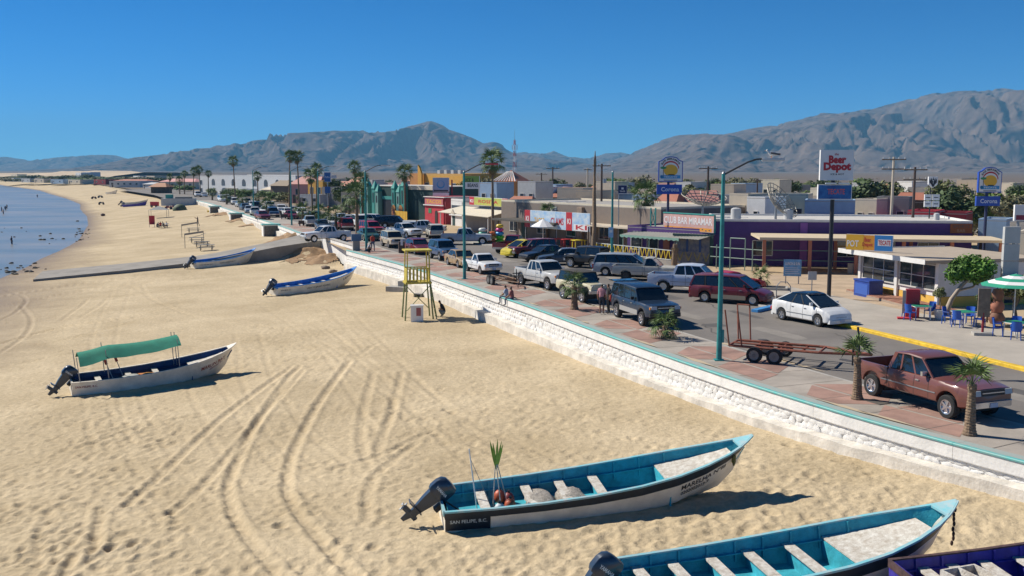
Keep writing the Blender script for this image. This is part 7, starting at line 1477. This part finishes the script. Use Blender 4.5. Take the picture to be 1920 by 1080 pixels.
p = G(940, 533); trailer('small rusty brown trailer between white pickup and silver pickup', p, math.atan2(STREET.y, STREET.x), mat('brown_rust', (.20, .12, .07), .8, 0, .3, 5), False, .8)
# roof sign, cooler, fridge, tables of the beer shop
o, f = board('roof_sign', 'yellow orange and blue roof sign of the beer shop', (XAT(1588, 66, 3), 66.2), (XAT(1672, 64.5, 3), 64.4), 2.92, 3.95, .16, SGO); put(o, f, 'rect', SGY, 0, .0, .38, 1); put(o, f, 'rect', mat('can_blue', (.03, .20, .50), .5), .62, 0, .38, 1); put(o, f, 'text', SGW, .02, .2, .26, .42, 'POT', 2); put(o, f, 'text', SGR, .40, .55, .14, .28, 'Beer', 2); put(o, f, 'text', SGR, .36, .2, .22, .3, 'Depot', 2); put(o, f, 'text', SGR, .70, .38, .26, .3, 'TECATE', 4); put(o, f, 'rect', SGW, .69, .33, .28, .4, lay=2)
p = G(1630, 556); o = thing('ice_chest', 'big blue ice chest beside the beer shop', 'ice chest', p, head(G(1612, 546), G(1759, 576))); BL = mat('chest_blue', (.02, .06, .30), .5, 0, .15, 2); bx(o, 'chest', BL, -1.0, .7, -.5, .5, 0, 1.0); bx(o, 'lid', BL, -1.04, .74, -.54, .54, 1.003, 1.1); bx(o, 'panel', mat('chest_blue_light', (.04, .11, .42), .5), -.85, .55, -.52, -.503, .15, .85)
p = G(1705, 596, .13); o = thing('drinks_fridge', 'red drinks fridge with a slim banner stand', 'fridge', p, -.3); bx(o, 'body', C_['dkred'], -.2, .5, 0, .6, 0, 1.55); bx(o, 'door', C_['red'], -.18, .48, -.03, -.003, .1, 1.5); bx(o, 'banner', plain('banner_cream', (.5, .42, .35)), -.42, -.24, -.4, -.36, .3, 1.55); bx(o, 'foot', C_['red'], -.65, .1, -.7, -.2, 0, .08)
BLU = mat('blue_plastic', (.015, .09, .42), .45); GRT = mat('green_table_cloth', (.01, .22, .12), .7)
def chair_mesh():
    o = thing('plastic_chair', 'x x x x', 'chair', (0, 0, 0)); bx(o, 'seat', BLU, -.23, .23, -.22, .22, .40, .44)
    for x in (-.2, .2):
        for y_ in (-.19, .19): mb = MB(); mb.tube((x * 1.12, y_ * 1.12, 0), (x, y_, .41), .025, .03, 6); mb.build('leg', BLU, o)
    mb = MB(); mb.loft([[(-.22 - .03 * z, y_, .42 + z * .45), (-.25 - .03 * z, y_, .42 + z * .45)] for z in (0,) for y_ in (0, 0)]) if False else None
    m2 = MB(); m2.loft([[(-.21 + .10 * (y_ / .22) ** 2 - .08 * q, y_, .44 + .45 * q) for y_ in np.linspace(-.22, .22, 7)] for q in (0, .5, .9, 1)]); m2.loft([[(-.235 + .10 * (y_ / .22) ** 2 - .08 * q, y_, .44 + .45 * q) for y_ in np.linspace(-.22, .22, 7)] for q in (0, .5, .9, 1)]); m2.build('backrest', BLU, o, 60)
    for sy in (1, -1): mb = MB(); mb.path([(-.18, sy * .23, .64), (.12, sy * .25, .64), (.18, sy * .23, .42)], .022, 6); mb.build('armrest', BLU, o)
    return o
def table(lab, p, rz, top=GRT):
    o = thing('plastic_table', lab, 'table', p, rz, 'cafe tables'); bx(o, 'table_top', WHITE, -.45, .45, -.45, .45, .69, .73); bx(o, 'cloth', top, -.46, .46, -.46, .46, .732, .745)
    for x in (-.38, .38):
        for y_ in (-.38, .38): mb = MB(); mb.tube((x * 1.05, y_ * 1.05, 0), (x, y_, .70), .03, .035, 6); mb.build('leg', WHITE, o)
ch0 = chair_mesh(); used = 0
for ti, (px, py, names) in enumerate(((1725, 598, 'nearest the red fridge'), (1806, 610, 'before the leaning tree'), (1905, 632, 'at the right frame edge'))):
    c = G(px, py, .132); table(f'white table with green top {names}', c, .2 * ti)
    for k in range((3, 4, 4)[ti]):
        a = k * 1.57 + .5 + .3 * ti; q = c + Vector((math.cos(a), math.sin(a), 0)) * .8; lab = f'{["first", "second", "third", "fourth"][k]} blue plastic chair at the table {names}'
        if not used: used = 1; ch0.location = q; ch0.rotation_euler = (0, 0, a + math.pi); tag(ch0, lab, 'chair', 'blue chairs of the cafe')
        else: copy_thing(ch0, q, a + math.pi, lab, 'blue chairs of the cafe')
p = G(1900, 612, .13); o = thing('parasol', 'green and white striped parasol over the right cafe table', 'parasol', p); mb = MB(); mb.tube((0, 0, 0), (0, 0, 2.75), .03, .03, 8); mb.build('pole', WHITE, o); z = ZAT(533, p.y)
for k in range(8):                          # stripes run as rings on each gore
    a0, a1 = k * math.pi / 4, (k + 1) * math.pi / 4
    for j in range(5): r0, r1 = 1.75 * j / 5, 1.75 * (j + 1) / 5; f = lambda r, a: (r * math.cos(a), r * math.sin(a), 2.75 - .30 * r - .03 * r * r); mb = MB(); mb.quad(f(r0 + .001, a0), f(r1, a0), f(r1, a1), f(r0 + .001, a1)); mb.build('canopy_gore', mat('parasol_green', (.02, .28, .17), .8) if j % 2 == 0 else WHITE, o)
# leaning tree and planters
p = G(1772, 592, .13); o = thing('leaning_tree', 'round bright green tree with a pale leaning trunk beside the beer shop', 'tree', p); mb = MB(); mb.path([(0, 0, 0), (.35, .1, .9), (.95, .2, 1.7), (1.5, .2, 2.2)], [.17, .13, .11, .06], 8); mb.path([(.75, .15, 1.4), (1.5, .1, 1.6), (1.9, .1, 2.0)], [.08, .06, .03], 6); mb.build('trunk', plain('pale_bark', (.35, .28, .21)), o, 60); c = link('crown', leaf_crown(77, 6500, 1.0, size=.075, clumps=24).mesh('crown', mat('leaf_lime', (.10, .22, .02), .7, 0, .5, 1)), o, loc=(1.4, .3, 2.5)); c.scale = (1.32, 1.25, 1.3)
p = G(1762, 598, .13); o = thing('potted_shrub', 'clipped shrub in a white pot beside the cafe table', 'plant', p); mb = MB(); mb.tube((0, 0, 0), (0, 0, .5), .24, .34, 14); mb.build('pot', C_['white'], o, 50); mb = MB(); mb.tube((0, 0, .5), (0, 0, 1.2), .03, .025, 6); mb.build('stem', WOOD, o); c = link('crown', _crowns[1][0], o, loc=(0, 0, 1.45)); c.scale = (.45, .45, .5)
p = G(1868, 607, .13); o = thing('clay_pot_stack', 'tall stack of brown clay barrels by the cafe', 'pots', p)
for k in range(3): mb = MB(); mb.loft([[(r * math.cos(t), r * math.sin(t), k * .62 + z) for t in np.linspace(0, 2 * math.pi, 15)[:-1]] for r, z in ((.30 - .03 * k, 0), (.40 - .05 * k, .25), (.40 - .05 * k, .38), (.28 - .03 * k, .6))], True, True); mb.build('pot', C_['terracotta'] if k % 2 else plain('clay_brown', (.22, .10, .06)), o, 50)
p = G(1905, 596, .13); tree('broadleaf_shrub', 'loose olive shrub behind the striped parasol', p, 2.4, 2.2, 1, 'shrub', 'cafe plants')
p = G(1850, 604, .13); tree('broadleaf_shrub', 'dark shrub beside the clay barrels', p, 1.6, 1.4, 2, 'shrub', 'cafe plants')
p = G(1842, 628, .13); o = thing('menu_stand', 'wooden menu board on a post with concrete foot', 'sign', p, -.2); bx(o, 'foot', CONC, -.45, .45, -.3, .3, 0, .14); mb = MB(); mb.tube((0, 0, .14), (0, 0, 1.1), .06, .06, 8); mb.build('post', C_['dkred'], o); bx(o, 'board', WOOD, -.28, .28, -.05, .05, .9, 2.3)
p = G(1485, 532); o = thing('board_sign', 'pale blue painted board sign on two legs in the dirt lot', 'sign', p, -.25); bx(o, 'panel', mat('pale_blue_board', (.16, .36, .60), .6, 0, .3, 3), -.62, .62, -.03, .03, .55, 1.75); o['w'] = 1.24; letter_plane('LUNCH & SUN', SGW, o.children[0], (-.5, -.04, 1.35), (1, 0, 0), (0, 0, 1), 1.0, .22)
for k in range(4): bx(o, 'print', plain('pale_print', (.6, .64, .72)), -.5, .5 - .1 * (k % 2), -.038, -.032, .72 + k * .14, .76 + k * .14, o.children[0])
for x in (-.45, .45): bx(o, 'leg', SEATW, x - .04, x + .04, -.02, .02, 0, .549)
p = G(1522, 555); o = thing('board_sign', 'small grey back of a sign on a post by the black pole', 'sign', p); bx(o, 'panel', C_['ltgrey'], -.28, .28, -.02, .02, 1.05, 1.6); mb = MB(); mb.tube((0, .05, 0), (0, .05, 1.6), .035, .035, 6); mb.build('post', STEEL, o)
p = G(1468, 577); o = thing('luggage_cart', 'arched metal rack behind the white hatchback', 'rack', p, -.2); mb = MB(); mb.path([(-.4, 0, 0), (-.4, 0, 1.3), (-.2, 0, 1.55), (.2, 0, 1.55), (.4, 0, 1.3), (.4, 0, 0)], .03, 6); mb.build('arch_frame', STEEL, o); bx(o, 'box', C_['darkwood'], -.38, .38, -.3, .3, .1, .7)
p = G(1440, 545); o = thing('planter_bed', 'low concrete kerbed bed around the small palm', 'planter', p, -.3)
for a in ((-1.3, 1.3, -.75, -.6), (-1.3, 1.3, .6, .75), (-1.3, -1.15, -.59, .59), (1.15, 1.3, -.59, .59)): bx(o, 'kerb_piece', CONC, *a, 0, .28)
# terrace things across the road
p = G(1018, 462); o = thing('parasol', 'plain white parasol before the banner wall', 'parasol', p); mb = MB(); mb.tube((0, 0, 0), (0, 0, 2.9), .04, .04, 6); mb.build('pole', WHITE, o); mb = MB(); n = 10; mb.add([(1.35 * math.cos(2 * math.pi * k / n), 1.35 * math.sin(2 * math.pi * k / n), 2.15) for k in range(n)] + [(0, 0, 2.95)], [(k, (k + 1) % n, n) for k in range(n)]); mb.build('canopy', WHITE, o)
for k, (px, c1, lab) in enumerate(((937, [(.12, .6, .02), (.12, .6, .02), (.05, .35, .65), (.65, .05, .25), (.7, .5, .05)], 'tall stack of bright inflatable rings, lime at the bottom'), (922, [(.6, .15, .04), (.55, .4, .1), (.6, .15, .04)], 'orange inflatable stack beside the tall palm'), (905, [(.05, .4, .3), (.6, .6, .55), (.1, .45, .3), (.6, .6, .55)], 'green and white inflatable stack before the cream awning'))):
    p = G(px, 456); o = thing('inflatable_stack', lab, 'beach toys', p, group='beach toys for sale')
    for j, c in enumerate(c1):
        mb = MB(); R0 = .55 - .05 * j; z = .25 + j * .42; mb.loft([[((R0 * .6 + .22 * math.cos(b)) * math.cos(a), (R0 * .6 + .22 * math.cos(b)) * math.sin(a), z + .21 * math.sin(b)) for b in np.linspace(0, 2 * math.pi, 9)[:-1]] for a in np.linspace(0, 2 * math.pi, 15)], True); mb.build('ring', mat(f'toy_{k}_{j}', c, .35), o, 60)
for k, (px, py, m_, lab) in enumerate(((1048, 463, C_['red'], 'red terrace table before the banner wall'), (1063, 464, C_['red'], 'second red terrace table before the banner wall'), (1085, 466, plain('bright_yellow', (.6, .5, .04)), 'yellow terrace table beside the timber pole'))):
    o = thing('terrace_table', lab, 'table', G(px, py), .4, 'terrace tables'); bx(o, 'table_top', m_, -.7, .7, -.5, .5, .85, .92)
    for x in (-.55, .55):
        for y_ in (-.35, .35): bx(o, 'leg', m_, x - .04, x + .04, y_ - .04, y_ + .04, 0, .849)
for k, (px, py) in enumerate(((522, 404), (537, 411), (520, 395), (572, 424))):
    o = thing('promenade_bench', f'{["second", "third", "first", "fourth"][k]} dark slab bench from the far end of the ramp promenade', 'bench', G(px, py), head(lip_pt(150), lip_pt(155)) + 1.57, 'dark benches near the ramp'); bx(o, 'seat', C_['darkwood'], -1.0, 1.0, -.25, .25, .35, .45); bx(o, 'backrest', C_['darkwood'], -1.0, 1.0, .26, .32, .45, .85)
    for x in (-.8, .8): bx(o, 'leg', CONC, x - .1, x + .1, -.2, .2, 0, .349)
p = G(668, 470, .03); o = thing('info_stand', 'blue panel stand at the end of the near seawall', 'sign', p, .3); bx(o, 'pedestal', C_['grey'], -.35, .35, -.2, .2, 0, 1.0); bx(o, 'panel', plain('panel_blue', (.06, .13, .24)), -.5, .5, -.32, -.1, 1.003, 1.7)
p = G(753, 474, .03); o = thing('litter_bin', 'dark narrow bin beside the tan suv', 'bin', p, .2); bx(o, 'bin', C_['darkwood'], -.3, .3, -.25, .25, 0, 1.1); bx(o, 'label_plate', WHITE, -.12, .12, -.27, -.253, .75, 1.35)
# beach furniture: nets, picnic tables, shade groups
FR = mat('grey_pipe', (.20, .20, .19), .6, .3)
for k, (x0, x1, py, t, lab) in enumerate(((341, 371, 447, 413, 'grey net frame held by the standing person'), (347, 382, 468, 443, 'nearer grey net frame beside the picnic tables'))):
    a = S(x0, py - 2); b = S(x1, py - 10); o = thing('beach_net', lab, 'net', a, head(a, b)); L_ = (b - a).length
    for x in (0, L_): mb = MB(); mb.tube((x, 0, 0), (x, 0, 2.0), .04, .04, 6); mb.build('post', FR, o)
    bx(o, 'net_band', mat('net_cloth', (.30, .28, .25), .9), 0, L_, -.015, .015, 1.75, 2.0)
for k, (px, py) in enumerate(((363, 436), (369, 455), (379, 463), (387, 470), (306, 427))):
    o = thing('picnic_table', f'{["farthest", "second", "third", "nearest", "lone left"][k]} metal picnic table on the far sand', 'picnic table', S(px, py), .2, 'metal picnic tables'); bx(o, 'table_top', FR, -1.0, 1.0, -.4, .4, .72, .77)
    for sy in (1, -1): bx(o, 'bench', FR, -1.0, 1.0, sy * .75 - .13, sy * .75 + .13, .42, .46)
    for x in (-.7, .7): mb = MB(); mb.path([(x, -.75, .42), (x, -.35, 0), (x, -.3, .72), (x, .3, .72), (x, .35, 0), (x, .75, .42)], .03, 5); mb.build('leg_frame', FR, o)
def atv(lab, p, rz, c):
    o = thing('quad_bike', lab, 'quad bike', p, rz, 'quad bikes on the far sand'); mb = MB(); mb.loft([[(x, y_, z) for y_, z in ((-.28, z0), (-.22, z1), (.22, z1), (.28, z0))] for x, z0, z1 in ((-.8, .5, .75), (-.3, .45, .85), (.2, .45, .72), (.5, .5, .9), (.8, .5, .7))], True, True); mb.build('body', c, o); bx(o, 'seat', BLACK, -.55, .1, -.16, .16, .80, .92); mb = MB(); mb.tube((.42, -.4, 1.08), (.42, .4, 1.08), .025, .025, 5); mb.tube((.5, 0, .8), (.42, 0, 1.08), .03, .03, 5); mb.build('handlebar', BLACK, o); ty, rim = wheel_meshes(.3, .24, 'dark')
    for x in (-.6, .6):
        for sy in (1, -1): w = link('wheel', ty, o, loc=(x, sy * .45, .3)); link('rim', rim, w)
atv('dark quad bike on the sand near the water', S(190, 384), .4, P_['black']); atv('left quad bike of the far pair', S(176, 373), .2, P_['dkred']); atv('right quad bike of the far pair', S(188, 371), .2, P_['tan']); atv('red quad bike by the grey shade tent', S(316, 393), .2, P_['red']); atv('dark red quad bike among the shade tents', S(325, 392), 2, P_['dkred'])
p = S(298, 408); o = thing('shade_tent', 'grey shade tent on the far sand', 'tent', p, .2); mb = MB(); mb.add([(-1.9, -1.6, 1.7), (1.9, -1.6, 1.7), (1.9, 1.6, 1.7), (-1.9, 1.6, 1.7), (0, 0, 2.5)], [(0, 1, 4), (1, 2, 4), (2, 3, 4), (3, 0, 4)]); mb.build('canopy', plain('tent_grey', (.33, .33, .31)), o)
for x in (-1.8, 1.8):
    for y_ in (-1.5, 1.5): mb = MB(); mb.tube((x, y_, -.1), (x, y_, 1.72), .04, .04, 5); mb.build('pole', FR, o)
p = S(337, 394); o = thing('dome_tent', 'small dark green dome tent on the far sand', 'tent', p); mb = MB(); mb.ball((0, 0, 0), (1.7, 1.5, 1.5), 14, 8); mb.build('shell', plain('tent_green', (.07, .10, .05)), o, 60); mb = MB(); mb.tube((0, -1.42, .35), (0, -1.52, .35), .4, .4, 10); mb.build('door_flap', BLACK, o)
p = S(290, 389); o = thing('vendor_cart', 'bright red vendor box on the far sand', 'cart', p); bx(o, 'box', C_['red'], -1.0, 1.0, -.5, .5, .4, 1.5); ty, rim = wheel_meshes(.3, .2, 'steel')
for x in (-.6, .6): w = link('wheel', ty, o, loc=(x, -.55, .3)); link('rim', rim, w)
p = S(285, 426); o = thing('tall_chair', 'tall red folding chair at the left of the seated group', 'chair', p, .3); bx(o, 'backrest', C_['red'], -.5, .5, .3, .38, .6, 2.1); bx(o, 'seat', C_['red'], -.5, .5, -.35, .3, .52, .6)
for x in (-.45, .45): mb = MB(); mb.tube((x, -.4, 0), (x, .35, .9), .03, .03, 5); mb.tube((x, .4, 0), (x, -.3, .6), .03, .03, 5); mb.build('leg_frame', FR, o)
p = S(401, 398); mb = MB(); mb.loft([[(x, w * math.cos(a), .25 + .2 * math.sin(a)) for a in np.linspace(0, 2 * math.pi, 9)[:-1]] for x, w in ((-1.5, .03), (-1, .3), (0, .4), (1, .3), (1.5, .03))], True, True); mb.build('kayak', plain('kayak_yellow', (.6, .42, .06)), None, 60, loc=p, rot=(0, 0, .6), label='yellow kayak lying by the far seawall pillar', cat='kayak')
p = Vector((XAT(368, 262), 262, -.4)); o = thing('moored_hull', 'long grey boat hull standing at the far end of the wall', 'boat', (XAT(330, 262), 262, sandz(XAT(330, 262), 262)), .1); mb = MB(); mb.loft([[(x, -w, 2.0), (x, -w * .8, .1), (x, w * .8, .1), (x, w, 2.0)] for x, w in ((-3.6, 1.1), (0, 1.3), (3.2, 1.2), (4.6, .8), (5.2, .2))], True, True); mb.build('hull', plain('hull_grey', (.42, .45, .47)), o); bx(o, 'cabin', C_['teal'], -2.5, -.8, -.7, .7, 2.002, 3.0); bx(o, 'deck_rail', FR, 0, 4, -.9, .9, 2.003, 2.4)
# people
c = cloth; FA = head((0, 0), STREET)
person('person in pink shirt and dark shorts standing by the black suv', 'stand', G(1128, 589, .03), 1.2, c('pink', (.55, .26, .28)), c('charcoal', (.05, .05, .06)), False, group='people')
person('person in black clothes standing at the open suv hatch', 'stand', G(1141, 588, .03), 3.4, c('black', (.02, .02, .022)), c('black', (.02, .02, .022)), group='people')
q = lip_pt(63.2, .30, -.37); person('person in pale plaid shirt sitting on the seawall edge, left of the pair', 'sit', q, 2.7, c('paleblue', (.36, .42, .52)), c('denim', (.07, .10, .17)), group='people')
q = lip_pt(62.3, .30, -.37); person('person in red checked shirt sitting on the seawall edge, right of the pair', 'sit', q, 2.7, c('redcheck', (.32, .10, .10)), c('denim', (.07, .10, .17)), group='people')
person('man in a red top and jeans walking beside the third lamp', 'walk', G(699, 471, .03), FA, c('red', (.50, .06, .03)), c('denim', (.07, .10, .17)), group='people')
person('person in white seated low at the wall end near the man in red', 'crouch', G(689, 474, .03), FA + 1, c('white', (.6, .6, .6)), c('black', (.02, .02, .022)), group='people')
person('person in dark top sitting bent forward on the sand below the wall', 'crouch', S(834, 594), math.pi * .95, c('black', (.02, .02, .022)), c('greypants', (.20, .23, .22)), group='people', h=1.1)
person('person reaching up to the far net frame', 'reach', S(371, 424), math.pi, c('brown', (.16, .10, .07)), c('charcoal', (.05, .05, .06)), group='people')
person('person in denim jacket crossing the road among far cars', 'walk', G(538, 402), -2, c('denim2', (.10, .17, .26)), c('denim', (.07, .10, .17)), group='people')
person('person in dark clothes beside the far promenade lamp', 'stand', G(503, 408, .03), 1, c('black', (.02, .02, .022)), c('brown', (.16, .10, .07)), group='people')
person('person in red by the far palms across the road', 'stand', G(616, 402), 1, c('red', (.50, .06, .03)), c('black', (.02, .02, .022)), group='people')
for k, (px, py) in enumerate(((294, 427), (301, 428), (308, 426), (313, 428))): person(f'{["first", "second", "third", "fourth"][k]} person from the left sitting in the far beach group', 'sit' if k % 2 else 'crouch', S(px, py), 1.0 + k, c(['black', 'red', 'charcoal', 'white'][k], [(.02, .02, .022), (.50, .06, .03), (.05, .05, .06), (.6, .6, .6)][k]), c('charcoal', (.05, .05, .06)), group='people')
for k, (px, py, s_) in enumerate(((22, 458, .8), (6, 401, .9), (10, 394, .9), (13, 391, .9), (3, 396, .8), (70, 370, 1))):
    p = G(px, py, WATER_Z); p.z = WATER_Z - .45; person(f'{["nearest bather standing in the shallow water", "bather farthest left in the middle group", "second bather of the middle group", "third bather of the middle group", "bather at the frame edge of the middle group", "lone distant bather near the far shore"][k]}', 'stand', p, k, SKIN if k % 2 else c('navy', (.03, .04, .08)), c('navy', (.03, .04, .08)), False, h=1.0, group='bathers in the sea')
p = S(193, 405); mb = MB(); mb.ball((0, 0, .3), (.5, .4, .35), 8, 6, .2, RND); mb.build('beach_bag', plain('dark_brown_bag', (.10, .05, .04)), None, 60, loc=p, label='dark brown bundle lying alone on the far sand', cat='bag')
# ------------------------------------------------------------------ the hazy air
def haze():
    m = bpy.data.materials.new('haze_air'); m.use_nodes = True; nt = m.node_tree
    nt.nodes.remove(nt.nodes['Principled BSDF'])
    v = nt.nodes.new('ShaderNodeVolumePrincipled')
    v.inputs['Color'].default_value = (.27, .66, 1.0, 1); v.inputs['Density'].default_value = 1.0e-4; v.inputs['Anisotropy'].default_value = 0.0
    nt.links.new(v.outputs[0], nt.nodes['Material Output'].inputs['Volume'])
    MB().box((0, 5050, 237), (19000, 10700, 484)).build('haze', m, kind='stuff', label='thin blue haze in the air before the mountains')
haze()
